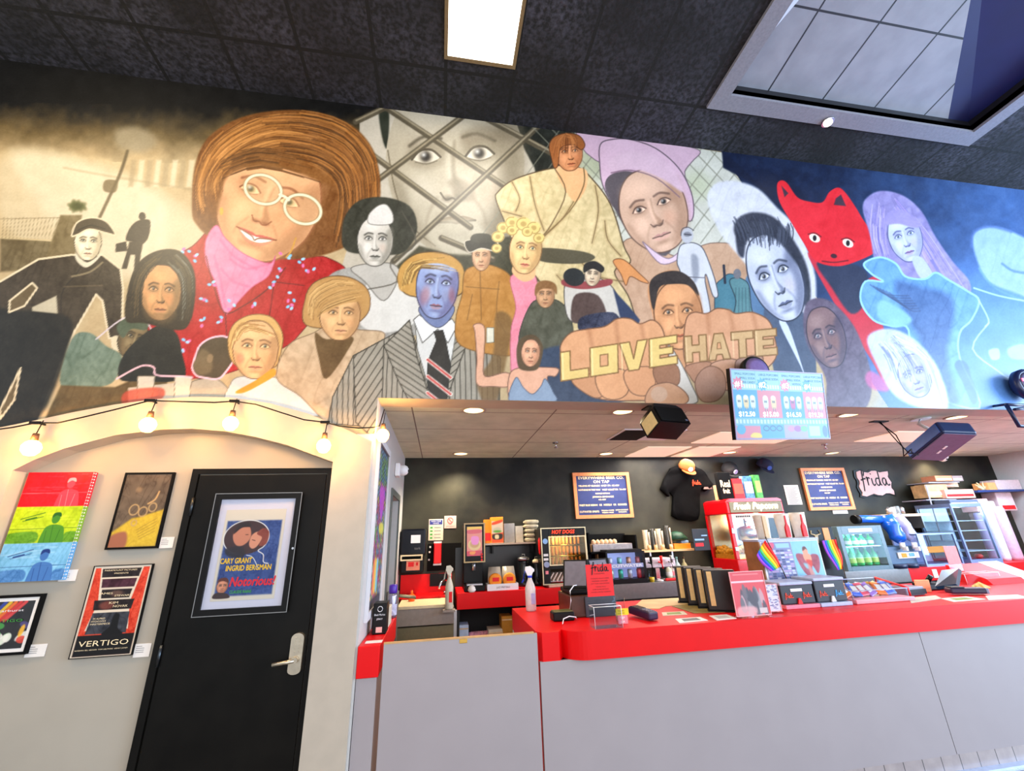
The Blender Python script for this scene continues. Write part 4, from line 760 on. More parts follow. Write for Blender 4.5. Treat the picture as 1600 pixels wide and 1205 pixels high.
# ---- light-blue ghostly figure with raised arms, bare blue head at the far right
bl = (120, 176, 222)
P.fill([(1350, 412), (1375, 402), (1400, 412), (1415, 432), (1445, 436), (1462, 426), (1480, 436), (1512, 455), (1530, 470), (1518, 500), (1500, 520), (1500, 560), (1530, 638), (1430, 600), (1420, 516), (1395, 510), (1365, 500), (1345, 470), (1352, 440), (1380, 440), (1362, 428)], (104, 156, 208), 1, 2, edge=(150, 206, 240), ew=3, tex=22, ts=9)
P.fill([(1400, 440), (1440, 448), (1490, 470), (1480, 560), (1500, 630), (1460, 620), (1440, 540), (1410, 480)], (62, 88, 140), .7, 8, tex=20, ts=5)
for k in range(7): P.line([(1360+k*5, 445+k*2), (1385+k*6, 460+k*4), (1420+k*3, 462+k*4)], (50, 66, 104), 1.6, .6, 1)
P.fill([(1375, 470), (1400, 478), (1425, 500), (1400, 512), (1372, 495)], (136, 190, 226), .9, 3)
P.fill([(1520, 380), (1525, 362), (1550, 354), (1590, 366), (1640, 400), (1640, 470), (1580, 455), (1545, 440), (1530, 415)], (150, 182, 226), 1, 3, tex=12, ts=8); P.line([(1518, 385), (1522, 362), (1548, 354), (1580, 362)], (80, 110, 170), 4, .7, 2)
P.line([(1566, 412), (1585, 424), (1620, 428)], (70, 110, 180), 3, .8, 1.5); P.line([(1530, 420), (1555, 450), (1600, 470)], (100, 150, 214), 2.5, .8, 1.5)
P.line([(1522, 450), (1560, 462), (1600, 470)], (176, 218, 246), 2.5, .8); P.line([(1545, 505), (1520, 545), (1560, 580), (1575, 590)], (176, 218, 246), 2.5, .8); P.line([(1530, 470), (1545, 500), (1540, 510)], (176, 218, 246), 2.5, .8)
P.fill([(1545, 548), (1560, 545), (1562, 560), (1550, 562)], (176, 218, 240), .8, 1.5); P.fill([(1575, 545), (1600, 538), (1606, 560), (1580, 560)], (176, 218, 240), .6, 2)
# ---- brown old face, white-haired figure, small distant figure
P.fill([(1255, 500), (1262, 472), (1285, 466), (1310, 480), (1340, 520), (1362, 590), (1350, 640), (1295, 640), (1290, 590), (1262, 540)], (96, 84, 104), 1, 2, tex=20, ts=4)
F(P, 1292, 528, 30, 48, -0.3, (126, 98, 100), -.2, sh=(62, 58, 84), hi=(160, 132, 128), ln=(44, 38, 54), lip=(120, 84, 92), iris=(110, 120, 150), lw=1.5)
P.fill([(1352, 590), (1362, 580), (1390, 600), (1385, 612), (1360, 606)], (200, 90, 150), .8, 3)
P.fill([(1355, 530), (1375, 515), (1405, 517), (1440, 540), (1468, 580), (1482, 636), (1450, 640), (1400, 620), (1370, 570)], (190, 202, 228), 1, 3, tex=20, ts=5)
F(P, 1430, 588, 26, 34, -0.35, (168, 168, 206), -.1, sh=(110, 116, 176), ln=(70, 72, 120), lip=(140, 110, 160), iris=(60, 80, 130), lw=1.2)
P.hairs([(1372, 540), (1385, 560), (1402, 610)], [(1400, 525), (1430, 560), (1440, 575)], 60, [(226, 230, 242), (130, 140, 186), (100, 110, 160)], 1.3, .6, 2, 14)
P.hairs([(1400, 522), (1450, 560), (1475, 630)], [(1400, 540), (1440, 560), (1460, 625)], 50, [(226, 230, 242), (140, 150, 196)], 1.3, .6, 2, 15)
P.fill([(1492, 570), (1500, 562), (1512, 570), (1518, 590), (1528, 620), (1520, 632), (1505, 600), (1500, 590)], (70, 104, 170), .8, 2)
# faint brush texture over all of it
P.C += ((vnoise(P.X, P.Y, 2.0, 21)-.5)*9+(vnoise(P.X, P.Y, 14, 22)-.5)*10)[:, None]
aoX = np.array([p[0] for p in ao]); aoZ = np.array([p[1] for p in ao])
def keepf(U, V): return np.where(U < XP+0.0, V > np.interp(U, aoX, aoZ)-0.03, V >= ZL)
# paint is laid a hair in front of the plaster; the arch trim stands 2 cm proud of it
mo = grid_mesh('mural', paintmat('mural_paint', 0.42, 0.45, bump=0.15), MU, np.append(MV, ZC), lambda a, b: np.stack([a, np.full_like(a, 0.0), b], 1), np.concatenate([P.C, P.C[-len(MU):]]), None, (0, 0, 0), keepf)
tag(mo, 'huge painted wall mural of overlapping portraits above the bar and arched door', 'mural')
mb = MB(); mb.box(7.58, 10.5, 0.0, 0.004, ZL, ZC); struct(mb, 'wall_front_end', mat('mural_blue_end', (90, 130, 190), .5))
# ------------------------------------------------------------------ helpers for things
EX, EZ = (1, 0, 0), (0, 0, 1)
def R4(xl, yb, xr, yt, Y): a = at(xl, yb, Y); b = at(xr, yt, Y); return a[0], b[0], a[2], b[2]
def sign(parent, lines, x0, z0, Y, m, name='lettering', bold=0.0, shear=0.0): mb = MB(); lettering(mb, lines, (x0, Y, z0), EX, EZ, bold, shear); return mb.build(name, m, parent)
FR = {'f': [[(.05, -.35), (.14, .1), (.22, .7), (.32, .98), (.4, .85), (.3, .6)], [(.0, .33), (.2, .4), (.42, .42)]], 'r': [[(.05, .45), (.12, .5), (.1, .0)], [(.1, .25), (.2, .48), (.34, .42)]],
      'i': [[(.1, .45), (.1, .1), (.2, .0), (.3, .1)], [(.1, .68), (.13, .74)]], 'd': [[(.36, .42), (.14, .42), (.04, .2), (.16, .0), (.34, .14), (.42, .9)], [(.38, .3), (.38, .08), (.48, .0)]], 'a': [[(.34, .42), (.14, .42), (.04, .2), (.16, .0), (.32, .16), (.35, .4), (.36, .1), (.48, .0), (.6, .08)]]}
def ribbon(mb, pts, w, o, ex, ey):
    o, ex, ey = Vector(o), Vector(ex), Vector(ey); P2 = [Vector((p[0], p[1])) for p in spline(pts, False, 4)]
    vs = []
    for i, p in enumerate(P2):
        t = (P2[min(i+1, len(P2)-1)]-P2[max(i-1, 0)]); t = t.normalized() if t.length else Vector((1, 0)); n = Vector((-t.y, t.x))*w/2
        vs += [(o+ex*q.x+ey*q.y)[:] for q in (p+n, p-n)]
    mb.add(vs, [(2*i, 2*i+1, 2*i+3, 2*i+2) for i in range(len(P2)-1)]); return mb
def frida(parent, x, z, Y, w, m, name='script_logo', ex=EX, ey=EZ, o=None, lw=0.05):
    s = w/2.25; mb = MB(); cx = 0
    for ch, ad in zip('frida', (.42, .38, .34, .55, .6)):
        for st in FR[ch]: ribbon(mb, [((cx+a)*s, b*s*1.1) for a, b in st], lw*w*.5, o or (x, Y, z), ex, ey)
        cx += ad
    return mb.build(name, m, parent)
def frame(mb, x0, x1, z0, z1, y0, y1, wd):
    mb.box(x0, x1, y0, y1, z0, z0+wd); mb.box(x0, x1, y0, y1, z1-wd, z1); mb.box(x0, x0+wd, y0, y1, z0+wd, z1-wd); mb.box(x1-wd, x1, y0, y1, z0+wd, z1-wd); return mb
pm = paintmat('print_paint', 0.45, 0.3); pmg = paintmat('glossy_print', 0.2, 0.5)
clear = glass('clear_acrylic'); dgl = glass('pane_glass', (225, 240, 240), alpha=0.06)
bulbm = mat('bulb_glow', (255, 220, 160), emit=(255, 176, 80), estr=11); lampw = mat('lamp_glow', (255, 250, 235), emit=(255, 244, 220), estr=6)
cardb = mat('cardboard', (176, 128, 80), .8, var=.08); beige = mat('beige_card', (222, 190, 150), .7); purple = mat('purple_cap', (70, 30, 160), .35)
blue = mat('blue_plastic', (40, 70, 200), .35); yellow = mat('yellow_card', (240, 200, 20), .6); orange = mat('orange_card', (240, 140, 20), .6); pinkm = mat('pink_card', (230, 130, 140), .6)
green = mat('green_print', (60, 160, 60), .5); redp = mat('red_card', (225, 14, 20), .5, var=.03); navy = mat('navy_board', (34, 50, 110), .6, var=.12, scale=6); oranw = mat('orange_wood', (224, 140, 86), .5, var=.08)
tealw = mat('teal_dark', (34, 70, 84), .5, var=.1); skyb = mat('sky_plastic', (70, 140, 220), .3); cup = mat('clear_cup', (225, 235, 240), .15, trans=.7)

# ------------------------------------------------------------------ lamps
bulbs = ((50, 697, 'hanging string bulb above the tricolour canvas at far left'), (232, 661, 'hanging string bulb over the left half of the arch'), (361, 659, 'hanging string bulb over the top right of the arch'), (506, 694, 'hanging string bulb at the right shoulder of the arch'), (601, 678, 'hanging string bulb by the wall corner beside the tall chalk menu'))
proto = None
for k, (px, py, lb) in enumerate(bulbs):
    Y = -0.10 if k < 4 else 0.06; c = at(px, py, Y); top = c[2]+0.075
    if k == 4: c[0] = XP+0.045
    if proto is None:
        t = proto = thing('string_bulb', lb, 'light bulb', (c[0], Y, c[2]), 'string lights over the arch')
        mb = MB(); mb.lathe(c[0], Y, [(0.004, c[2]-0.062), (0.024, c[2]-0.057), (0.042, c[2]-0.032), (0.046, c[2]-0.006), (0.036, c[2]+0.018), (0.017, c[2]+0.034)], 16); mb.build('glass_bulb', bulbm, t)
        mb = MB(); mb.cyl(c[0], Y, c[2]+0.032, c[2]+0.075, 0.019, 0.015, 14); mb.build('socket', mat('bulb_socket', (90, 60, 40), .5), t)
        mb = MB(); mb.tube([(c[0], Y, c[2]+.075), (c[0]+.004, Y+0.01, c[2]+0.16)], 0.003, 6); mb.build('drop_wire', black, t)
    else: t = copy_tree(proto, (c[0], Y, c[2]), lb)
    pointl('bulb_light', (c[0], Y-0.06, c[2]-0.01), 9.0, (1.0, 0.50, 0.14), 0.03)
hk = [(at(px, py, -0.088)) for px, py in ((-40, 676), (20, 668), (55, 661), (90, 661), (130, 652), (180, 640), (234, 626), (262, 627), (300, 628), (335, 629), (366, 627), (400, 632), (440, 645), (475, 656), (508, 660), (530, 666), (560, 669), (584, 668))]
mb = MB(); mb.tube([tuple(h) for h in hk]+[(XP+0.03, -0.02, at(593, 667, 0)[2]), (XP+0.045, 0.05, at(600, 640, .05)[2])], 0.0045, 6)
for i in (2, 6, 10, 14): q = hk[i]; mb.tube([(q[0], -0.02, q[2]+.005), (q[0], -0.088, q[2]+0.004)], 0.006, 6); mb.box(q[0]-0.03, q[0]+.03, -.095, -.08, q[2]-.008, q[2]+.01, .003)
one(mb, 'string_light_cord', black, 'thin black cord of the string lights following the arch trim', 'cord', (-1.5, -0.02, 2.3))
# square ceiling light
T = thing('ceiling_light', 'bright rectangular fluorescent troffer in the black ceiling', 'ceiling light', (0.25, -1.2, ZC))
mb = MB(); frame2 = ring(mb, -0.05+.02, 0.545-.02, -1.72, -0.56, 0.03, ZC-0.012, ZC-0.001); mb.build('frame', mat('lamp_frame', (120, 100, 70), .4), T)
mb = MB(); mb.box(-0.03, 0.525, -1.72, -0.56, ZC-0.008, ZC-0.002); mb.build('diffuser', mat('troffer_glow', (255, 250, 240), emit=(255, 246, 228), estr=3.5), T)
area('troffer_light', (0.25, -1.15, ZC-0.03), (0.25, -1.15, 0), 0.55, 1.1, 20, (1.0, 0.94, 0.84))
# one small round lamp on the well frame
T = thing('spot_lamp', 'small silver spot lamp on the light well frame', 'ceiling light', tuple(onz(1293, 190, ZC-0.03)))
q = onz(1293, 190, ZC-0.03); mb = MB(); mb.cyl(q[0], q[1], ZC-0.045, ZC-0.03, 0.055, n=20); mb.build('rim', chrome, T); mb = MB(); mb.lathe(q[0], q[1], [(.04, ZC-.047), (.036, ZC-.06), (.01, ZC-.068)], 16); mb.build('lens', lampw, T)
# downlights in the bar ceiling
dl = [(740, 641, 'recessed downlight nearest the wall corner in the front row'), (973, 643, 'recessed front-row downlight left of the hanging black speaker'), (1327, 648, 'recessed front-row downlight right of the menu screen'), (1495, 652, 'recessed front-row downlight above the blue-lit speaker'),
      (720, 709, 'recessed downlight close to the rear wall, leftmost, glowing onto the dark wall'), (947, 709, 'recessed rear-row downlight above the left tap sign'), (1140, 707, 'recessed rear-row downlight above the black caps'), (1300, 708, 'recessed rear-row downlight above the right tap sign'), (1455, 711, 'recessed rear-row downlight behind the blue-lit speaker')]
proto = None
for px, py, lb in dl:
    q = onz(px, py, ZS-0.004); q = (q[0], q[1], ZS)
    if proto is None:
        t = proto = thing('downlight', lb, 'ceiling light', q, 'downlights over the bar'); mb = MB(); mb.lathe(q[0], q[1], [(0.105, ZS-0.001), (0.105, ZS-0.008), (0.082, ZS-0.010), (0.082, ZS-0.004)], 28, cap=False); mb.build('trim_ring', cream, t)
        mb = MB(); mb.cyl(q[0], q[1], ZS-0.006, ZS-0.001, 0.082, n=28); mb.build('diffuser', mat('downlight_glow', (255, 230, 180), emit=(255, 226, 160), estr=2.2), t)
    else: copy_tree(proto, q, lb)
    spotl('downlight_beam', (q[0], q[1], ZS-0.02), (150 if px < 800 else 55) if py > 700 else 24, (1.0, 0.83, 0.58), 130, 0.7, 0.07)
# brighter bar ceiling tiles, made to glow, with area lights added below
pt = mat('pale_tile_glow', (226, 200, 180), emit=(236, 208, 186), estr=.5)
for k, ((xa, xb), (ya, yb), lb) in enumerate((((3.0, 4.15), (1.05, 1.62), 'pale lit ceiling panel right of the hanging black speaker'), ((2.55, 3.15), (1.85, 2.55), 'pale lit ceiling panel near the wall above the hanging shirt'), ((3.25, 3.85), (1.85, 2.55), 'pale lit ceiling panel near the wall above the black caps'), ((5.2, 6.3), (0.95, 1.5), 'pale lit ceiling panel right of the menu screen'))):
    mb = MB(); mb.box(xa, xb, ya, yb, ZS-0.01, ZS-0.001); one(mb, 'ceiling_panel', pt, lb, 'ceiling light', (xa, ya, ZS), 'lit panels over the bar')
    area('added_panel_fill', ((xa+xb)/2, (ya+yb)/2, ZS-0.03), ((xa+xb)/2, (ya+yb)/2, 0), xb-xa, yb-ya, 20, (1.0, 0.9, 0.8))
area('bar_fill_added', (7.6, 1.3, ZS-0.04), (7.6, 1.3, 0), 1.6, 0.9, 70, (0.62, 0.80, 1.0))  # unseen bluish fill added to brighten the dark wall at the right
# vent, sprinklers
q = onz(982, 682, ZS-.01); T = thing('ceiling_vent', 'white square ceiling vent half covered in black beside the hanging speaker', 'vent', (q[0], q[1], ZS)); mb = MB(); mb.box(1.85, 2.55, .95, 1.45, ZS-.012, ZS-.001); mb.build('grille', white, T); mb = MB(); mb.box(1.87, 2.2, .97, 1.43, ZS-.016, ZS-.012); mb.build('dark_cover', blackm, T)
proto = None
for px, py, lb in ((868, 695, 'ceiling sprinkler above the left tap sign'), (1288, 698, 'ceiling sprinkler below the right edge of the menu screen')):
    q = onz(px, py-4, ZS-.001); q = (q[0], q[1], ZS)
    if proto is None:
        t = proto = thing('sprinkler', lb, 'sprinkler', q); mb = MB(); mb.cyl(q[0], q[1], ZS-.012, ZS-.001, .035, n=16); mb.cyl(q[0], q[1], ZS-.06, ZS-.012, .009, n=10); mb.build('stem', chrome, t); mb = MB(); mb.cyl(q[0], q[1], ZS-.066, ZS-.06, .022, n=12); mb.build('deflector', chrome, t)
    else: copy_tree(proto, q, lb)
# security domes
for (px, py, X_, Y_, lb) in ((618, 735, XP, 1.5, 'white dome camera on the side wall left of the bar'), (1470, 715, None, YB, 'white dome camera high on the dark rear wall behind the speaker')):
    if X_ is not None:
        T = thing('dome_camera', lb, 'camera', (XP, 1.5, 2.27)); mb = MB(); mb.box(XP+.002, XP+.05, 1.42, 1.58, 2.2, 2.33, .01); mb.build('bracket', white, T); mb = MB(); mb.lathe(1.5, 2.265, [(.055, XP+.05), (.055, XP+.09), (.04, XP+.12), (.012, XP+.135)], 18, axis='x'); mb.build('dome', white, T); mb = MB(); mb.lathe(1.49, 2.26, [(.016, XP+.122), (.012, XP+.139)], 12, axis='x'); mb.build('lens', black, T)
    else:
        q = at(px, py, YB-.08); T = thing('dome_camera', lb, 'camera', (q[0], YB, q[2])); mb = MB(); mb.box(q[0]-.09, q[0]+.09, YB-.05, YB-.002, q[2]-.02, q[2]+.05, .01); mb.build('bracket', white, T); mb = MB(); mb.lathe(q[0], YB-.1, [(.075, q[2]+.02), (.075, q[2]-.01), (.05, q[2]-.05), (.015, q[2]-.07)], 18); mb.build('dome', white, T); mb = MB(); mb.lathe(q[0], q[2]-.03, [(.02, YB-.16), (.02, YB-.15)], 12, axis='y'); mb.build('lens', black, T)

# ------------------------------------------------------------------ alcove wall pictures (wall surface Y = 0.10)
AY = 0.098
def wallpic(name, lb, cat, xl, yb, xr, yt, thick, fm, fw, fn, nx, matw=0.0, parts='picture', m=pm, extra=None, x0=None):
    x0_, x1, z0, z1 = R4(xl, yb, xr, yt, AY-thick)
    if x0 is not None: x0_ = x0
    T = thing(name, lb, cat, ((x0_+x1)/2, AY, z0)); y = AY-thick
    if fm: mb = frame(MB(), x0_, x1, z0, z1, y, AY, fw); mb.build('frame', fm, T)
    mb = MB(); mb.box(x0_+fw, x1-fw, y+0.004 if fm else y+.001, AY, z0+fw, z1-fw); mb.build('backing', paper if matw else white, T)
    a = fw+matw; ny = int(nx*(z1-z0-2*a)/(x1-x0_-2*a)); panel(parts, (x0_+a, y+(0.003 if fm else 0), z0+a), (x1-x0_-2*a, 0, 0), (0, 0, z1-z0-2*a), nx, ny, lambda P_: fn(P_, nx, ny), m, T)
    return T, x0_+a, x1-a, z0+a, z1-a, y
def man_sketch(P_, cx, cy, s, c, d):
    P_.fill([(cx-9*s, cy+26*s), (cx-9*s, cy+6*s), (cx-4*s, cy), (cx+5*s, cy), (cx+11*s, cy+5*s), (cx+12*s, cy+26*s)], c, .9, 1); P_.ell(cx, cy-7*s, 4*s, 5.4*s, c, 0, 1); P_.fill([(cx-4*s, cy-8*s), (cx-3*s, cy-13*s), (cx+3*s, cy-13.5*s), (cx+4.5*s, cy-9*s), (cx, cy-10.5*s)], d, 1, .7)
    for a, b in (((cx-1*s, cy), (cx+1*s, cy+22*s)), ((cx-6*s, cy+6*s), (cx-5*s, cy+24*s)), ((cx+7*s, cy+5*s), (cx+5*s, cy+24*s))): P_.line([a, b], d, 1.3, .7, sm=False)
def tri(P_, nx, ny):
    h = ny/3
    for k, (base, c, d, l) in enumerate((((214, 8, 30), (240, 60, 80), (250, 150, 160), (255, 120, 130)), ((176, 206, 20), (60, 130, 30), (30, 90, 20), (230, 240, 120)), ((120, 186, 226), (60, 110, 180), (20, 50, 120), (210, 236, 250)))):
        P_.fill([(0, k*h), (nx, k*h), (nx, k*h+h), (0, k*h+h)], base, 1, .5, sm=False, tex=26, ts=5); rs = np.random.RandomState(k)
        for j in range(12): y = k*h+4+rs.rand()*h*.6; x = rs.rand()*nx; P_.line([(x, y), (x+20+rs.rand()*40, y+rs.randn()*2)], l, 2, .35, 1.5)
        P_.line([(0, k*h+h*.62), (nx, k*h+h*.6)], d, 1.4, .6)
        man_sketch(P_, nx*(.70 if k == 0 else .64), k*h+h*.52, nx/66, c, d)
        if k: P_.fill([(0, k*h+h*.98), (0, k*h+h*.74), (nx*.4, k*h+h*.7), (nx*.42, k*h+h*.98)], c, .7, 2, tex=40, ts=3); P_.fill([(nx*.84, k*h+h*.98), (nx*.84, k*h+h*.74), (nx, k*h+h*.72), (nx, k*h+h*.98)], c, .7, 2, tex=40, ts=3)
        if k: P_.line([(nx*.12, k*h+h*.34), (nx*.45, k*h+h*.17)], d, 2, .8); P_.line([(nx*.16, k*h+h*.40), (nx*.44, k*h+h*.28)], d, 1.6, .8); P_.line([(nx*.2, k*h+h*.36), (nx*.34, k*h+h*.3)], d, 3.5, .8)
T, x0, x1, z0, z1, y = wallpic('canvas_painting', 'unframed canvas in red, lime and blue bands on the alcove wall', 'painting', -30, 912, 147, 737.5, 0.035, None, 0.0, tri, 150, x0=at(45.7, 737.8, AY-.035)[0])
for k, c_ in enumerate(((200, 30, 50), (120, 170, 40), (90, 160, 215))):
    mb = MB(); zt_ = z1-(z1-z0)*k/3; mb.box(x1, x1+.0006, y+.001, AY, zt_-(z1-z0)/3, zt_); mb.build('canvas_edge', mat('canvas_edge_%d' % k, c_, .6), T)
pr = None
for k in range(34):
    z = z1-0.01-(z1-z0-.02)*k/33
    if pr is None: mb = MB(); mb.lathe(x1+.001, z, [(.003, y+.004), (.002, y-.0)], 6, axis='y'); mb.box(x1+.0005, x1+.003, y+.014, y+.02, z-.004, z+.004); pr = mb.build('edge_bead', white, T, loc=(x1, y, z)); 
    else: b_ = pr.copy(); COL.objects.link(b_); b_.location = Vector(pr.location)+Vector((0, 0, z-(z1-.01)))
def sephia(P_, nx, ny):
    P_.fill([(-9, -9), (nx+9, -9), (nx+9, ny+9), (-9, ny+9)], (92, 76, 56), 1, .5, sm=False, tex=30, ts=14)
    P_.fill([(0, ny), (0, ny*.8), (nx*.35, ny*.62), (nx*.5, ny*.6), (nx, ny*.5), (nx, ny)], (196, 166, 30), 1, 4, sm=False, tex=20, ts=4); P_.fill([(0, ny), (0, ny*.85), (nx*.3, ny*.8), (nx*.35, ny)], (150, 90, 60), 1, 4)
    P_.ell(nx*.35, ny*.22, 7, 7, (180, 150, 110), 0, .5, 5)
    for cx, cy, r in ((.35, .5, 11), (.55, .53, 10), (.74, .47, 9), (.42, .68, 6)): P_.line([(nx*cx+r*math.cos(a), ny*cy+r*1.2*math.sin(a)) for a in np.linspace(0, 6.2, 12)], (176, 146, 96), 3.4, .85, 1.2)
    P_.line([(nx*.62, ny*.42), (nx*.75, ny*.36), (nx*.8, ny*.25)], (210, 170, 110), 4, .8, 1.5)
    for k in range(5): P_.line([(nx*.5+k*3, ny*(.78+k*.03)), (nx*.9, ny*(.62+k*.045))], (120, 96, 20), 1.2, .7, sm=False)
wallpic('framed_print', 'slim black-framed brown and gold print left of the door', 'picture', 162.6, 859.5, 273, 738, 0.02, blackm, 0.012, sephia, 110, m=pmg)
def strips(P_, nx, ny):
    P_.fill([(-9, -9), (nx+9, -9), (nx+9, ny+9), (-9, ny+9)], (214, 200, 180), 1, .5, sm=False)
    P_.fill([(nx*.03, ny*.02), (nx*.97, ny*.02), (nx*.97, ny*.99), (nx*.03, ny*.99)], (210, 66, 40), 1, .5, sm=False, tex=36, ts=2)
    P_.fill([(nx*.12, ny*.02), (nx*.86, ny*.02), (nx*.76, ny*.42), (nx*.84, ny*.72), (nx*.12, ny*.72), (nx*.22, ny*.42)], (216, 202, 182), 1, .6, sm=False)
    for k, (a, b) in enumerate(((.03, .13), (.15, .25), (.27, .37), (.39, .50))):
        w_ = .34-.04*k*(k < 3); P_.fill([(nx*(.49-w_), ny*a), (nx*(.49+w_), ny*a), (nx*(.49+w_-.02), ny*b), (nx*(.49-w_+.02), ny*b)], (34, 24, 26) if k != 1 else (70, 34, 48), 1, .5, sm=False, tex=30, ts=5)
    P_.ell(nx*.5, ny*.32, 12, 6, (120, 90, 76), 0, .7, 3); P_.ell(nx*.38, ny*.45, 14, 8, (140, 70, 56), 0, .7, 3)
    P_.fill([(nx*.18, ny*.53), (nx*.8, ny*.53), (nx*.82, ny*.76), (nx*.14, ny*.76)], (60, 62, 70), 1, .5, sm=False, tex=46, ts=7); P_.fill([(nx*.55, ny*.56), (nx*.64, ny*.56), (nx*.66, ny*.7), (nx*.76, ny*.77), (nx*.42, ny*.77), (nx*.52, ny*.68)], (10, 10, 12), 1, 1)
    P_.fill([(nx*.03, ny*.77), (nx*.97, ny*.77), (nx*.97, ny*.99), (nx*.03, ny*.99)], (14, 13, 15), 1, .8, sm=False)
T, x0, x1, z0, z1, y = wallpic('poster_board', 'black-edged poster with red side strips and a large title, left of the door', 'poster', 106, 1031, 239, 881, 0.02, blackm, 0.004, strips, 110)
W_, H_ = x1-x0, z1-z0
sign(T, [('VERTIGO', W_*.09, H_*.115, H_*.06, W_*.82), ('JAMES', W_*.2, H_*.675, H_*.022, W_*.24), ('STEWART', W_*.48, H_*.645, H_*.022, W_*.29), ('KIM', W_*.42, H_*.565, H_*.026, W_*.15), ('NOVAK', W_*.50, H_*.525, H_*.026, W_*.25), ('IN ALFRED', W_*.22, H_*.40, H_*.018, W_*.2), ('HITCHCOCK\'S', W_*.2, H_*.37, H_*.018, W_*.24), ('MASTERPIECE', W_*.2, H_*.34, H_*.018, W_*.32), ('PARAMOUNT PICTURES', W_*.2, H_*.94, H_*.018, W_*.56), ('PRESENTS', W_*.38, H_*.905, H_*.016, W_*.24), ('BARBARA BEL GEDDES  TOM HELMORE  HENRY JONES', W_*.06, H_*.07, H_*.013, W_*.86)], x0, z0, y-0.001, goldp)
def collage(P_, nx, ny):
    P_.fill([(-9, -9), (nx+9, -9), (nx+9, ny+9), (-9, ny+9)], (20, 18, 22), 1, .5, sm=False, tex=20, ts=6); rs = np.random.RandomState(9)
    for k in range(5): P_.line([(nx*.55+k*7, ny*.02), (nx*.35+k*6, ny*.4)], [(40, 60, 160), (230, 190, 30), (240, 110, 30), (214, 40, 40), (220, 60, 60)][k], 5, .9)
    for k in range(34): P_.ell(rs.rand()*nx, ny*(.5+rs.rand()*.45), 3+rs.rand()*7, 2+rs.rand()*4, [(210, 60, 40), (240, 180, 40), (60, 150, 60), (230, 230, 220), (70, 60, 120)][rs.randint(5)], rs.rand()*3, .9)
    P_.ell(nx*.38, ny*.18, 9, 9, (70, 160, 40))
T, x0, x1, z0, z1, y = wallpic('framed_poster', 'black-framed colourful poster on black, low at the left edge', 'picture', -60, 1029.5, 68.5, 928, 0.025, blackm, 0.014, collage, 90, 0.018, m=pmg, x0=-2.62)
W_, H_ = x1-x0, z1-z0; sign(T, [('VERTIGO', W_*.35, H_*.56, H_*.06, W_*.55)], x0, z0, y, green); sign(T, [('starburst', W_*.45, H_*.78, H_*.05, W_*.42)], x0, z0, y, white)
for k, (xa, ya, xb, yb, lb) in enumerate(((90, 909, 122, 890, 'small white label card beside the tricolour canvas'), (248, 857, 273, 839, 'small white label card beside the brown and gold print'), (207, 1028, 237, 1005, 'small white label card beside the red-striped poster'), (37, 1028, 74, 1006, 'small white label card beside the low left framed poster'))):
    a, b, c, d = R4(xa, ya, xb, yb, AY-.004); T = thing('label_card', lb, 'label', (a, AY, c), 'label cards on the alcove wall'); mb = MB(); mb.box(a, b, AY-.004, AY, c, d); mb.build('card', paper, T)
    mb = MB()
    for j in range(4): mb.box(a+.008, a+.008+(b-a)*(.5 if j else .35), AY-.0046, AY-.004, d-.014-j*.010, d-.0115-j*.010)
    mb.build('lettering', mat('grey_ink', (120, 118, 118), .8), T)
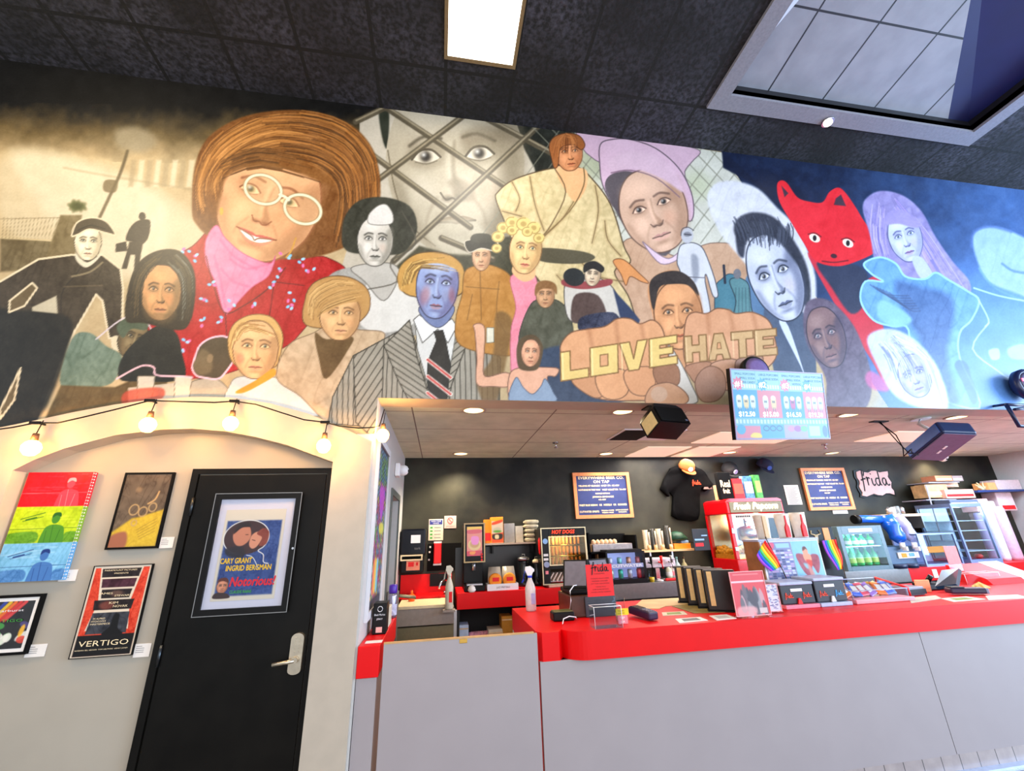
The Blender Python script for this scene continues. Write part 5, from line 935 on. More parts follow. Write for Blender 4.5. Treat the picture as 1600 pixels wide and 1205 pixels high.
# framed poster on the door
dY = 0.079
x0, x1, z0, z1 = at(338, 772, dY-.03)[0], at(472, 770, dY-.03)[0], at(447, 956, dY-.03)[2], at(472, 770, dY-.03)[2]
T = thing('door_poster', 'film poster in a black glazed frame hanging on the black door', 'poster', ((x0+x1)/2, dY, z0))
mb = frame(MB(), x0, x1, z0, z1, dY-.03, dY-.001, 0.034); mb.build('frame', black, T)
mb = MB(); frame(mb, x0-.003, x1+.003, z0-.003, z1+.003, dY-.032, dY-.026, .004); mb.build('frame_edge', mat('edge_metal', (150, 150, 150), .3, metal=.8), T)
mb = MB(); mb.box(x0+.034, x1-.034, dY-.014, dY-.002, z0+.034, z1-.034); mb.build('mat_board', mat('lilac_white', (216, 210, 220), .7, var=.01), T)
px0, px1, pz0, pz1 = x0+.075, x1-.085, z0+.075, z1-.10
def kiss(P_, nx, ny):
    P_.fill([(-9, -9), (nx+9, -9), (nx+9, ny+9), (-9, ny+9)], (222, 208, 186), 1, .5, sm=False)
    P_.fill([(nx*.05, ny*.13), (nx*.95, ny*.13), (nx*.95, ny*.95), (nx*.05, ny*.95)], (52, 74, 132), 1, 2.5, sm=False, tex=40, ts=3)
    P_.ell(nx*.40, ny*.32, nx*.36, ny*.19, (66, 40, 38), 0, 1); P_.line([(nx*.40+nx*.37*math.cos(a), ny*.32+ny*.195*math.sin(a)) for a in np.linspace(1.9, 7.2, 20)]+[(nx*.72, ny*.52), (nx*.74, ny*.6), (nx*.82, ny*.62)], (232, 226, 216), 2, 1); P_.line([(nx*.45, ny*.52), (nx*.56, ny*.55), (nx*.68, ny*.68)], (232, 226, 216), 1.6, 1)
    P_.fill([(nx*.2, ny*.36), (nx*.18, ny*.26), (nx*.3, ny*.18), (nx*.42, ny*.2), (nx*.47, ny*.3), (nx*.42, ny*.38), (nx*.3, ny*.42)], (206, 130, 98), 1, 1.2); P_.fill([(nx*.18, ny*.28), (nx*.24, ny*.17), (nx*.4, ny*.15), (nx*.44, ny*.2), (nx*.3, ny*.21)], (42, 26, 24), 1, 1)
    P_.fill([(nx*.46, ny*.4), (nx*.48, ny*.3), (nx*.58, ny*.26), (nx*.66, ny*.32), (nx*.6, ny*.42), (nx*.52, ny*.45)], (220, 146, 112), 1, 1.2); P_.fill([(nx*.56, ny*.28), (nx*.66, ny*.22), (nx*.76, ny*.27), (nx*.74, ny*.4), (nx*.62, ny*.42), (nx*.66, ny*.33)], (140, 64, 46), 1, 1.2, tex=20, ts=2)
    P_.line([(nx*.38, ny*.29), (nx*.42, ny*.29)], (50, 26, 22), 1.3); P_.line([(nx*.5, ny*.35), (nx*.55, ny*.36)], (50, 26, 22), 1.3)
    P_.fill([(nx*.1, ny*.44), (nx*.34, ny*.42), (nx*.42, ny*.5), (nx*.36, ny*.55), (nx*.14, ny*.52)], (40, 32, 36), .9, 3)
    F(P_, nx*.15, ny*.85, nx*.09, ny*.07, 0, (214, 140, 104), .2, lw=.8); P_.fill([(nx*.04, ny*.97), (nx*.05, ny*.92), (nx*.15, ny*.91), (nx*.26, ny*.93), (nx*.28, ny*.97)], (60, 40, 34), 1, 1); P_.fill([(nx*.06, ny*.8), (nx*.1, ny*.76), (nx*.2, ny*.76), (nx*.24, ny*.81), (nx*.15, ny*.79)], (96, 44, 30), 1, 1)
panel('poster_print', (px0, dY-.0155, pz0), (px1-px0, 0, 0), (0, 0, pz1-pz0), 130, int(130*(pz1-pz0)/(px1-px0)), lambda P_: kiss(P_, 130, int(130*(pz1-pz0)/(px1-px0))), pm, T)
W_, H_ = px1-px0, pz1-pz0
sign(T, [('CARY GRANT', W_*.05, H_*.395, H_*.06, W_*.50), ('INGRID BERGMAN', W_*.16, H_*.315, H_*.06, W_*.72)], px0, pz0, dY-.0165, mat('yellow_ink', (246, 196, 20), .5, var=0), 'billing_lettering', .0012)
sign(T, [('Notorious!', W_*.26, H_*.15, H_*.10, W_*.70)], px0, pz0, dY-.017, mat('red_ink', (230, 20, 40), .5, var=0), 'title_lettering', .0022, .15)
sign(T, [('CLAUDE RAINS', W_*.28, H_*.075, H_*.032, W_*.34)], px0, pz0, dY-.0165, green, 'small_lettering', .0006)
mb = MB(); mb.box(x0+.034, x1-.034, dY-.026, dY-.024, z0+.034, z1-.034); mb.build('glazing', glass('poster_glass', (240, 245, 250), .03, .01), T)
q = at(455, 857, dY-.03); mb = MB(); mb.lathe(q[0]+.01, q[2], [(.007, dY-.034), (.007, dY-.03)], 10, axis='y'); mb.build('lock_stud', chrome, T)

# tall chalk menu on the side wall
T = thing('chalk_menu', 'tall white-framed black menu full of coloured chalk lettering on the side wall', 'menu board', (XP, 0.5, 1.13))
m0, m1, mz0, mz1 = 0.14, 0.84, 1.10, 2.33
mb = MB(); X1 = XP+.022
for a in ((m0, m1, mz0, mz0+.05), (m0, m1, mz1-.05, mz1), (m0, m0+.05, mz0+.05, mz1-.05), (m1-.05, m1, mz0+.05, mz1-.05)): mb.box(XP+.001, X1, a[0], a[1], a[2], a[3])
mb.build('frame', white_p, T)
def chalk(P_, nx, ny):
    P_.fill([(-9, -9), (nx+9, -9), (nx+9, ny+9), (-9, ny+9)], (56, 54, 66), 1, .5, sm=False, tex=20, ts=4); rs = np.random.RandomState(5); cs = [(220, 120, 220), (240, 120, 160), (120, 190, 230), (150, 220, 130), (240, 230, 110), (230, 230, 235), (240, 150, 90)]
    for r in range(26):
        y = 6+r*(ny-12)/26; x = 5
        while x < nx-8:
            w_ = 4+rs.rand()*9; c = cs[rs.randint(7)] if r > 5 else cs[2+rs.randint(2)]
            P_.line([(x, y), (x+w_*.4, y-3), (x+w_*.7, y+3), (x+w_, y)], c, 1.6, .9, sm=False); x += w_+3
    P_.fill([(nx*.3, ny*.28), (nx*.8, ny*.26), (nx*.7, ny*.44), (nx*.5, ny*.46)], (180, 70, 200), .8, 3); P_.fill([(nx*.5, ny*.5), (nx*.85, ny*.5), (nx*.85, ny*.56), (nx*.5, ny*.56)], (220, 220, 80), .8, 2)
    for k, c in enumerate(((240, 130, 90), (240, 200, 90), (120, 200, 220))): P_.fill([(nx*(.2+k*.14), ny*.74), (nx*(.34+k*.14), ny*.73), (nx*(.34+k*.14), ny*.9), (nx*(.2+k*.14), ny*.91)], c, .9, 1)
panel('chalk_lettering', (XP+.012, m0+.05, mz0+.05), (0, m1-m0-.1, 0), (0, 0, mz1-mz0-.1), 90, 170, lambda P_: chalk(P_, 90, 170), pm, T)

# ------------------------------------------------------------------ screen, speakers, clock, bracket hanging at the front
c4 = [Vector(v) for v in ((2.098, -0.415, 2.716), (3.032, -0.287, 2.755), (3.040, -0.185, 2.235), (2.106, -0.313, 2.196))]
tx = (c4[1]-c4[0]+c4[2]-c4[3])/2; ty = (c4[0]-c4[3]+c4[1]-c4[2])/2; tw, th = tx.length, ty.length; tx.normalize(); ty = (ty-tx*ty.dot(tx)).normalized(); tn = tx.cross(ty).normalized(); tc_ = sum(c4, Vector())/4
if tn.y > 0: tn = -tn
def tv(u, v, d): return tuple(tc_+tx*(u-.5)*tw+ty*(v-.5)*th-tn*d)   # d>0 is behind the glass
T = thing('menu_screen', 'wall-mounted menu screen showing four combo offers, hung from the mural wall', 'screen', tuple(tc_))
def slab(mb, u0, u1, v0, v1, d0, d1): v = [tv(u, q, d) for d in (d0, d1) for q in (v0, v1) for u in (u0, u1)]; return mb.add(v, [(0, 2, 3, 1), (4, 5, 7, 6), (0, 1, 5, 4), (2, 6, 7, 3), (0, 4, 6, 2), (1, 3, 7, 5)])
mb = MB(); slab(mb, 0, 1, 0, 1, 0.002, .035); slab(mb, .2, .8, .15, .75, .035, .06); mb.build('housing', black, T)
mb = MB(); 
for a in ((0, 1, 0, .02), (0, 1, .98, 1), (0, .011, .02, .98), (.989, 1, .02, .98)): slab(mb, *a, -.003, .002)
mb.build('bezel', mat('lilac_bezel', (120, 96, 130), .3), T)
def menu(P_, nx, ny):
    P_.fill([(-9, -9), (nx+9, -9), (nx+9, ny+9), (-9, ny+9)], (110, 190, 230), 1, .5, sm=False); q = nx/4
    for k in range(4):
        a = k*q; col = (30, 160, 235) if k % 2 == 0 else (226, 120, 140); bc = (226, 110, 150) if k % 2 == 0 else (50, 170, 225)
        P_.fill([(a, 0), (a+q-1, 0), (a+q-1, ny*.29), (a, ny*.29)], (150, 214, 238), 1, .5, sm=False); P_.fill([(a, ny*.29), (a+q, ny*.29), (a+q, ny*.70), (a, ny*.70)], col, 1, .5, sm=False)
        for j in range(5): P_.fill([(a+q*.45+j*q*.11, ny*.205), (a+q*.53+j*q*.11, ny*.205), (a+q*.53+j*q*.11, ny*.265), (a+q*.45+j*q*.11, ny*.265)], (226, 244, 250), 1, .5, sm=False)
        pts = [(a+q*.24+q*(.25 if j % 2 else .17)*math.cos(j*PI/9), ny*.2+ny*(.11 if j % 2 else .075)*math.sin(j*PI/9)) for j in range(18)]; P_.fill(pts, bc, 1, .6, sm=False)
        n = (3, 2, 3, 3)[k]
        for j in range(n):
            cx = a+q*(.22+.28*j if n == 3 else .32+.34*j); c = [(222, 240, 240), (236, 214, 150), (220, 236, 236)][j] if k in (0, 1) else [(222, 240, 240), (200, 60, 140), (220, 236, 236)][j] if k == 2 else (214, 238, 232)
            P_.fill([(cx-q*.10, ny*.40), (cx+q*.10, ny*.39), (cx+q*.09, ny*.55), (cx-q*.08, ny*.55)], c, 1, 1.2); P_.ell(cx, ny*.40, q*.1, ny*.035, (240, 248, 244), 0, 1)
            P_.ell(cx-q*.03, ny*.46, 1.2, 1.8, (40, 60, 80)); P_.ell(cx+q*.03, ny*.46, 1.2, 1.8, (40, 60, 80)); P_.line([(cx-q*.03, ny*.55), (cx-q*.05, ny*.6)], (60, 70, 90), 1, .9, sm=False); P_.line([(cx+q*.03, ny*.55), (cx+q*.05, ny*.6)], (60, 70, 90), 1, .9, sm=False)
        for j in range(7): P_.fill([(a+j*q/7+1, ny*.725), (a+(j+1)*q/7-1.5, ny*.725), (a+(j+1)*q/7-1.5, ny*.785), (a+j*q/7+1, ny*.785)], (200, 232, 248), 1, .5, sm=False)
    P_.fill([(0, ny*.82), (nx*.25, ny*.82), (nx*.25, ny), (0, ny)], (220, 120, 150), 1, .5, sm=False); P_.fill([(nx*.25, ny*.80), (nx*.5, ny*.80), (nx*.5, ny), (nx*.25, ny)], (60, 170, 230), 1, .5, sm=False); P_.fill([(nx*.5, ny*.8), (nx*.76, ny*.8), (nx*.76, ny), (nx*.5, ny)], (176, 170, 220), 1, .5, sm=False)
    P_.ell(nx*.05, ny*.87, 9, 8, (60, 170, 220)); P_.fill([(nx*.14, ny*.98), (nx*.17, ny*.92), (nx*.24, ny*.93), (nx*.25, ny*.99)], (240, 220, 60), 1, 1)
    for k in range(3): P_.line([(nx*(.31+k*.07)+6*math.cos(a), ny*.855+4*math.sin(a)) for a in np.linspace(0, 6.1, 9)], (20, 60, 110), 1.2)
    for k, c in enumerate(((210, 140, 220), (170, 80, 190), (110, 200, 140))): P_.ell(nx*(.58+k*.07), ny*.86, 8, 5, c)
    P_.fill([(nx*.78, ny*.82), (nx*.9, ny*.82), (nx*.9, ny*.97), (nx*.78, ny*.97)], (190, 240, 240), 1, .5, sm=False); P_.ell(nx*.96, ny*.9, 6, 10, (40, 110, 150))
o_ = tv(.011, .02, -.0005); ex_ = tx*tw*.978; ey_ = ty*th*.96
panel('screen_image', o_, tuple(ex_), tuple(ey_), 200, 112, lambda P_: menu(P_, 200, 112), paintmat('screen_paint', 0.3, 0.3, emit=0.62), T)
mb = MB(); A, Bv = tw*.978, th*.96; ln_ = []
for k, rows in enumerate((('SMALL POPCORN', 'SMALL SODA', 'ONE CANDY'), ('LARGE POPCORN', 'LARGE SODA'), ('SMALL POPCORN', 'SMALL SODA', 'HOTDOG'), ('LARGE POPCORN', '2 LARGE SODAS'))):
    for j, s_ in enumerate(rows): wd = A*.016*len(s_); ln_.append((s_, A*(.24+.25*k)-wd, Bv*(.93-j*.062), Bv*.036, wd))
lettering(mb, ln_, tv(.011, .02, .0-.0015), tuple(tx), tuple(ty)); mb.build('offer_lettering', mat('screen_ink', (40, 90, 130), .5, var=0), T)
mb = MB(); lettering(mb, [('#%d' % (k+1), A*(.025+.25*k), Bv*.755, Bv*.085, A*.075) for k in range(4)]+[(s_, A*(.04+.25*k), Bv*.32, Bv*.07, A*.165) for k, s_ in enumerate(('$12.50', '$15.00', '$16.50', '$19.50'))], tv(.011, .02, -.0015), tuple(tx), tuple(ty), .0012); mb.build('price_lettering', mat('screen_white', (240, 250, 252), .5, emit=(240, 250, 255), estr=.8), T)
mb = MB(); mb.tube([tv(.5, .5, .05), (2.55, -0.08, 2.62), (2.55, -0.002, 2.66)], .022, 10); mb.box(2.47, 2.63, -.015, -.002, 2.58, 2.75); mb.build('wall_arm', black, T)
# round dark disc behind the top of the screen, lower edge hidden
q = at(1182, 578, -0.12); T = thing('round_wall_lamp', 'dark round lamp head half hidden behind the top of the menu screen', 'lamp', (q[0], 0, q[2]))
mb = MB(); mb.lathe(q[0], q[2], [(.03, -.003), (.09, -.02), (.12, -.07), (.125, -.12), (.11, -.13)], 28, axis='y'); mb.build('housing', black, T); mb = MB(); mb.lathe(q[0], q[2], [(.105, -.131), (.06, -.138), (.02, -.14)], 24, axis='y'); mb.build('lens', mat('pinkish_lens', (120, 100, 150), .15), T)
q = at(1607, 601, -0.10); T = thing('round_wall_lamp', 'dark round lamp with a pink band at the right edge of the mural', 'lamp', (q[0], 0, q[2]))
mb = MB(); mb.lathe(q[0], q[2], [(.03, -.003), (.1, -.02), (.15, -.06), (.155, -.11), (.125, -.12)], 30, axis='y'); mb.build('housing', mat('navy_metal', (20, 30, 70), .3), T); mb = MB(); mb.lathe(q[0], q[2], [(.12, -.121), (.08, -.125), (.02, -.127)], 24, axis='y'); mb.build('lens', mat('grey_violet_lens', (110, 110, 150), .15), T)
mb = MB(); mb.box(q[0]-.11, q[0]+.11, -.134, -.128, q[2]+.02, q[2]+.05); mb.build('pink_band', mat('pink_glow', (240, 90, 130), emit=(240, 100, 140), estr=.8), T)
# blue metal bracket at the right edge
T = thing('screen_bracket', 'empty dark blue metal mounting bracket at the right end under the mural', 'bracket', (5.2, 0, 2.55)); bmt = mat('navy_metal', (20, 30, 70), .3)
pts = [tuple(at(px, py, -.12)) for px, py in ((1572, 632), (1592, 666), (1640, 668))]; mb = MB(); mb.tube(pts, .016, 8); mb.tube([tuple(at(1572, 632, -.12)), tuple(at(1588, 633, -.1)), tuple(at(1640, 634, -.1))], .014, 8); mb.tube([tuple(at(1585, 640, -.1)), tuple(at(1610, 636, -.01))], .012, 8); mb.tube([tuple(at(1572, 632, -.12)), (at(1572, 632, -.12)[0]+.05, -.003, 2.6)], .012, 8); mb.build('arm', bmt, T)
# black speaker hanging under the lip
T = thing('hanging_speaker', 'black wall speaker tilted down under the edge of the mural wall', 'speaker', (1.72, 0.1, 2.5))
M = Matrix.Translation((1.735, -0.02, 2.41)) @ Matrix.Rotation(math.radians(12), 4, 'Z') @ Matrix.Rotation(math.radians(-26), 4, 'X')
def obox(mb, M, x0, x1, y0, y1, z0, z1, bev=.0):
    m_ = MB().box(x0, x1, y0, y1, z0, z1, bev); return mb.add([(M @ Vector(v))[:] for v in m_.v], m_.f)
mb = MB(); m_ = MB().prism([(-.14, -.09), (.15, -.09), (.15, .07), (.11, .10), (-.11, .10), (-.14, .05)], -.09, .11, 'x' if 0 else 'y'); mb.add([(M @ Vector(v))[:] for v in m_.v], m_.f); mb.build('cabinet', black, T)
mb = MB(); obox(mb, M, -.13, .14, -.102, -.09, -.082, .062, .008); mb.build('grille', blackm, T)
mb = MB(); obox(mb, M, -.146, -.141, -.06, .09, -.08, .04); mb.build('side_cheek', mat('cream_cheek', (200, 180, 130), .5), T)
mb = MB(); obox(mb, M, .10, .125, -.104, -.102, -.075, -.058); mb.build('badge', chrome, T)
mb = MB(); mb.tube([(1.735, .05, 2.44), (1.72, .1, 2.52), (1.72, .12, ZL-.001)], .014, 8); mb.box(1.66, 1.80, .06, .18, ZL-.012, ZL-.001); mb.build('bracket', black, T)
# blue-lit speaker hanging further right
cS = at(1467, 690, 0.35); T = thing('hanging_speaker', 'blue-lit grey speaker hanging from the bar ceiling on a white bracket', 'speaker', (cS[0], .35, ZS))
M = Matrix.Translation(tuple(cS)) @ Matrix.Rotation(math.radians(78), 4, 'Z') @ Matrix.Rotation(math.radians(22), 4, 'Y') @ Matrix.Rotation(math.radians(6), 4, 'X')
mb = MB(); obox(mb, M, -.24, .24, -.15, .15, -.065, .065, .02); mb.build('cabinet', mat('speaker_blue_lit', (26, 44, 84), .35), T)  # grey cabinet and grille tinted blue here, the blue light painted in
mb = MB(); obox(mb, M, -.23, .23, -.14, .14, -.074, -.066, .003); mb.build('underside', mat('violet_grey', (96, 94, 124), .5), T); mb = MB(); obox(mb, M, -.22, .22, .151, .158, -.05, .05, .004); mb.build('grille', mat('grille_blue_lit', (50, 90, 160), .4), T)
mb = MB(); 
for u in (-.03, .05): obox(mb, M, u, u+.05, -.02, 0, -.077, -.074)
mb.build('label', white, T)
mb = MB(); mb.tube([tuple(cS+np.array([0, .02, .08])), (cS[0]-.02, .38, ZS-.12), (cS[0]-.1, .4, ZS-.06), (cS[0]-.02, .42, ZS-.002)], .016, 8); mb.cyl(cS[0]-.02, .42, ZS-.012, ZS-.001, .08, n=20); mb.build('bracket', white, T)
q = onz(1373, 659, ZS-.004); mb = MB(); mb.box(q[0]-.09, q[0]+.09, q[1]-.03, q[1]+.03, ZS-.01, ZS-.001)
e1 = M @ Vector((.245, 0.1, 0)); mb.tube([(q[0], q[1], ZS-.01), tuple(at(1400, 680, .5)), tuple(at(1411, 700, .45)), tuple(at(1412, 713, .42)), tuple(at(1424, 702, .38)), tuple(e1)], .006, 6); mb.tube([(q[0]+.02, q[1], ZS-.01), tuple(at(1402, 690, .5)), tuple(at(1420, 708, .45)), tuple(at(1436, 711, .4))], .005, 6)
one(mb, 'speaker_cable', black, 'black cable drooping from a ceiling plate to the blue-lit speaker', 'cable', (q[0], q[1], ZS))
# ------------------------------------------------------------------ on the dark rear wall
BY = YB-0.002
def tapboard(lb, xl, yb, xr, yt):
    x0, x1, z0, z1 = R4(xl, yb, xr, yt, BY-.03); T = thing('tap_board', lb, 'sign', ((x0+x1)/2, BY, z0), 'tap list boards'); W_, H_ = x1-x0, z1-z0
    mb = frame(MB(), x0, x1, z0, z1, BY-.035, BY, .045); mb.build('frame', oranw, T)
    mb = MB(); mb.box(x0+.045, x1-.045, BY-.015, BY, z0+.045, z1-.045); bd_ = mb.build('board', navy, T)
    L = [('EVERYWHERE BEER CO.', .10, .855, .062, .80), ('ON TAP', .36, .765, .062, .28), ('YELLING AT CLOUDS  HAZY IPA  6.5 ABV', .09, .69, .034, .72), ('NOTHING IN THE WAY   WEST COAST IPA  7.0 ABV', .085, .60, .034, .84),
         ('HAMMER RETURNS', .38, .52, .030, .25), ('JAMAICA LEMONADE', .32, .445, .034, .37), ('4.8 ABV', .42, .385, .030, .13), ('PABST BLUE RIBBON   OR   MODELO   OR   GUINNESS', .085, .265, .040, .82),
         ('CUTWATER SPIRITS', .08, .125, .040, .33), ('TEQUILA WHITE', .45, .15, .026, .22), ('VODKA MULE', .46, .105, .026, .20), ('LIME IN COCONUT', .70, .155, .026, .22), ('MARGARITA', .75, .11, .026, .14)]
    sign(bd_, [(s_, W_*a, H_*b, H_*c, W_*d) for s_, a, b, c, d in L], x0, z0, BY-.017, goldp, bold=.0012)
    return T
tapboard('orange-framed blue tap list board left of the hanging black shirt', 900, 811, 982, 738)
tapboard('orange-framed blue tap list board right of the popcorn machine', 1267, 798, 1318, 731)
# fridge-magnet style card under the right board
a = R4(1302, 801, 1324, 797, BY-.01); mb = MB(); mb.box(a[0], a[1], BY-.008, BY, a[2]-.02, a[3]); one(mb, 'paper_strip', paper, 'white paper strip under the right tap board', 'paper', (a[0], BY, a[2]))
# notice
a = R4(1231, 789, 1246, 758, BY); T = thing('notice_sheet', 'curled white notice sheet taped to the rear wall', 'paper', (a[0], BY, a[2])); mb = MB(); mb.box(a[0], a[1], BY-.006, BY, a[2], a[3], .002); mb.build('sheet', paper, T); mb = MB()
for k in range(14): mb.box(a[0]+.03, a[1]-.03-(k*37 % 5)*.012, BY-.0068, BY-.006, a[3]-.04-k*.018, a[3]-.032-k*.018)
mb.build('lettering', mat('grey_ink', (120, 118, 118), .8), T)
# cloth sign with script
c = [at(1337, 737, BY-.02), at(1386, 736, BY-.02), at(1398, 772, BY-.02), at(1347, 775, BY-.02)]; T = thing('cloth_sign', 'pinkish cloth sign with wavy black edges and a script word on the rear wall', 'sign', (6.6, BY, 2.0))
def wavy(sc):
    cen = sum(c)/4; P4 = [cen+(p-cen)*sc for p in c]; out = []
    for k in range(4):
        p, q = P4[k], P4[(k+1) % 4]
        for j in range(8): t = j/8; v = p+(q-p)*t; n = np.array([-(q-p)[2], 0, (q-p)[0]]); n /= np.linalg.norm(n); v = v+n*.018*math.sin(t*14+k); out.append((v[0], v[2]))
    return out
mb = MB(); mb.prism(wavy(1.09), BY-.012, BY); mb.build('black_edge', black, T); mb = MB(); mb.prism(wavy(.97), BY-.022, BY-.010); mb.build('cloth', mat('pink_cloth', (200, 164, 160), .8, var=.08, scale=8), T)
frida(T, 6.37, 2.14, BY-.024, .50, ink, lw=.09)
# caps and shirt
def cap(lb, px, py, col, tilt, badge):
    q = at(px, py, BY-.09); cmn = mat('cap_%d_%d' % (px, py), col, .8, var=.1); T = thing('baseball_cap', lb, 'cap', (q[0], BY, q[2]), 'caps on the rear wall')
    Mx = Matrix.Translation(tuple(q)) @ Matrix.Rotation(tilt, 4, 'Y') @ Matrix.Rotation(math.radians(38), 4, 'X')
    m_ = MB().lathe(0, 0, [(.11, -.03), (.112, .0), (.10, .05), (.07, .085), (.02, .1)], 20); mb = MB(); mb.add([(Mx @ Vector(v))[:] for v in m_.v], m_.f, True); mb.build('crown', cmn, T)
    pts = [(.1*math.cos(a), -.07-.11*math.sin(a)) for a in np.linspace(0, PI, 11)]+[(-.09, -.05), (.09, -.05)]
    m_ = MB().prism(pts, -.035, -.025, 'z'); mb = MB(); mb.add([(Mx @ Vector(v))[:] for v in m_.v], m_.f); mb.build('brim', cmn, T)
    m_ = MB().lathe(0, .012, [(.032, -.118), (.034, -.106)], 14, axis='y'); mb = MB(); mb.add([(Mx @ Vector(v))[:] for v in m_.v], m_.f); mb.build('badge', badge, T)
cap('brown cap hung above the collar of the black shirt', 1073, 729, (150, 84, 34), .1, paper)
cap('black cap with a pale patch hung above the black snack box', 1140, 733, (16, 18, 26), -.3, mat('lilac_patch', (170, 160, 200), .6))
cap('navy cap hung near the ceiling above the popcorn machine sign', 1195, 727, (12, 18, 50), .25, mat('blue_patch', (60, 90, 170), .6))
T = thing('hanging_shirt', 'black short-sleeved shirt with a small red script on the chest, hung on the rear wall', 'shirt', (3.5, BY, 1.6))
sp = [(1050, 731), (1062, 726), (1073, 740), (1085, 727), (1096, 733), (1110, 748), (1116, 757), (1104, 768), (1096, 760), (1094, 790), (1093, 812), (1082, 815), (1062, 812), (1052, 806), (1054, 775), (1048, 768), (1046, 776), (1034, 764), (1040, 748)]
P_ = [at(px, py, BY-.07) for px, py in sp]; cen = sum(P_)/len(P_)
bm = bmesh.new(); vs = [bm.verts.new((p[0], BY-.06, p[2])) for p in P_]; f = bm.faces.new(vs); r_ = bmesh.ops.extrude_face_region(bm, geom=[f])
for e in r_['geom']:
    if isinstance(e, bmesh.types.BMVert): e.co.y = BY-.005
bmesh.ops.triangulate(bm, faces=[q for q in bm.faces if len(q.verts) > 4]); bmesh.ops.subdivide_edges(bm, edges=bm.edges, cuts=2, use_grid_fill=True)
for v in bm.verts:
    if v.co.y < BY-.03: v.co.y += .018*math.sin(v.co.x*46+v.co.z*9)+.01*math.sin(v.co.z*31)
bm.verts.index_update(); mb = MB(); mb.add([v.co[:] for v in bm.verts], [[v.index for v in q.verts] for q in bm.faces], True); bm.free(); fb_ = mb.build('fabric', mat('black_cloth', (7, 7, 9), .9, var=.2, spec=.1), T)
q = at(1084, 757, BY-.085); frida(fb_, q[0]-.02, q[2], BY-.086, .13, mat('red_print', (240, 70, 30), .6), lw=.16)
mb = MB(); a = at(1096, 752, BY-.08); b = at(1114, 764, BY-.08); mb.box(a[0]+.02, b[0], BY-.065, BY-.05, b[2], b[2]+.03); mb.build('sleeve_band', mat('taupe_band', (120, 100, 96), .7), T)

# signs, towel and soap dispensers over the sink
def card(name, lb, cat, xl, yb, xr, yt, m, Y=BY, t=.006, b=.004): a = R4(xl, yb, xr, yt, Y-t); T = thing(name, lb, cat, (a[0], Y, a[2])); mb = MB(); mb.box(a[0], a[1], Y-t, Y, a[2], a[3], b); mb.build('plate', m, T); return T, a
T, a = card('wash_hands_sign', 'white notice with a blue header and four rows above the red soap dispenser', 'sign', 669, 845, 693, 811, mat('cream_sign', (226, 206, 184), .5)); W_, H_ = a[1]-a[0], a[3]-a[2]
mb = MB(); mb.box(a[0]+.012, a[1]-.012, BY-.009, BY-.006, a[3]-H_*.26, a[3]-.012); hd_ = mb.build('header', mat('blue_header', (40, 50, 130), .5), T); sign(hd_, [('WASH YOUR', W_*.16, H_*.86, H_*.075, W_*.68), ('HANDS', W_*.3, H_*.765, H_*.075, W_*.4)], a[0], a[2], BY-.0095, white)
mb = MB()
for k in range(4): z = a[3]-H_*(.36+k*.16); mb.box(a[0]+.02, a[0]+.05, BY-.008, BY-.006, z-.02, z); 
mb.build('pictograms', green, T); mb = MB()
for k in range(4): z = a[3]-H_*(.36+k*.16); mb.box(a[0]+.07, a[1]-.03, BY-.008, BY-.006, z-.014, z-.006)
mb.build('text_rows', mat('grey_ink', (120, 118, 118), .8), T)
T, a = card('no_smoking_sign', 'small pink-white no smoking sign on the rear wall', 'sign', 694, 826, 713, 806, mat('pale_pink', (226, 176, 166), .5)); W_, H_ = a[1]-a[0], a[3]-a[2]
mb = MB(); cx, cz = (a[0]+a[1])/2, a[2]+H_*.62; mb.tube([(cx+.035*math.cos(t), BY-.008, cz+.035*math.sin(t)) for t in np.linspace(0, 2*PI, 21)], .004, 6); mb.tube([(cx-.025, BY-.008, cz+.025), (cx+.025, BY-.008, cz-.025)], .004, 6); mb.build('prohibition_ring', mat('sign_red', (214, 60, 60), .5), T); sign(T, [('NO', W_*.42, H_*.27, H_*.09, W_*.16), ('SMOKING', W_*.14, H_*.10, H_*.11, W_*.72)], a[0], a[2], BY-.0075, MATS['sign_red'])
T = thing('towel_dispenser', 'black paper towel dispenser on the rear wall over the sink', 'dispenser', (-.3, BY, 1.2)); x0, x1, z0, z1 = R4(623, 897, 666, 826, BY-.2)
mb = MB(); mb.box(x0, x1, BY-.2, BY, z0+.19, z1, .02); cv_ = mb.build('cover', mat('navy_black', (8, 11, 22), .3, spec=.25), T); mb = MB(); mb.box(x0+.02, x1-.02, BY-.18, BY, z0, z0+.16, .01); mb.build('lower_case', black, T)
mb = MB(); frame(mb, x0+.01, x1-.03, z0+.135, z0+.20, BY-.212, BY-.2, .016); mb.build('outlet_trim', mat('cream_rim', (225, 205, 165), .5), T); mb = MB(); mb.box(x0+.12, x0+.23, BY-.205, BY-.2, z1-.16, z1-.07); mb.build('label', white, cv_)
mb = MB(); mb.box(x0+.08, x1-.06, BY-.19, BY-.181, z0+.03, z0+.13); mb.build('red_notice', mat('salmon', (226, 140, 110), .5), T); mb = MB(); mb.box(x0+.10, x0+.165, BY-.193, BY-.19, z0+.07, z0+.12); mb.box(x0+.19, x1-.08, BY-.193, BY-.19, z0+.08, z0+.115); mb.build('red_print', redp, T)
sign(T, [('tork', x0*0+.165, .255, .03, .07)], x0, z0, BY-.204, mat('grey_ink', (120, 118, 118), .8))
T = thing('soap_dispenser', 'bright red soap dispenser with white ends below the hand washing notice', 'dispenser', (0, BY, 1.28)); x0, x1, z0, z1 = R4(677, 884, 690, 846, BY-.08)
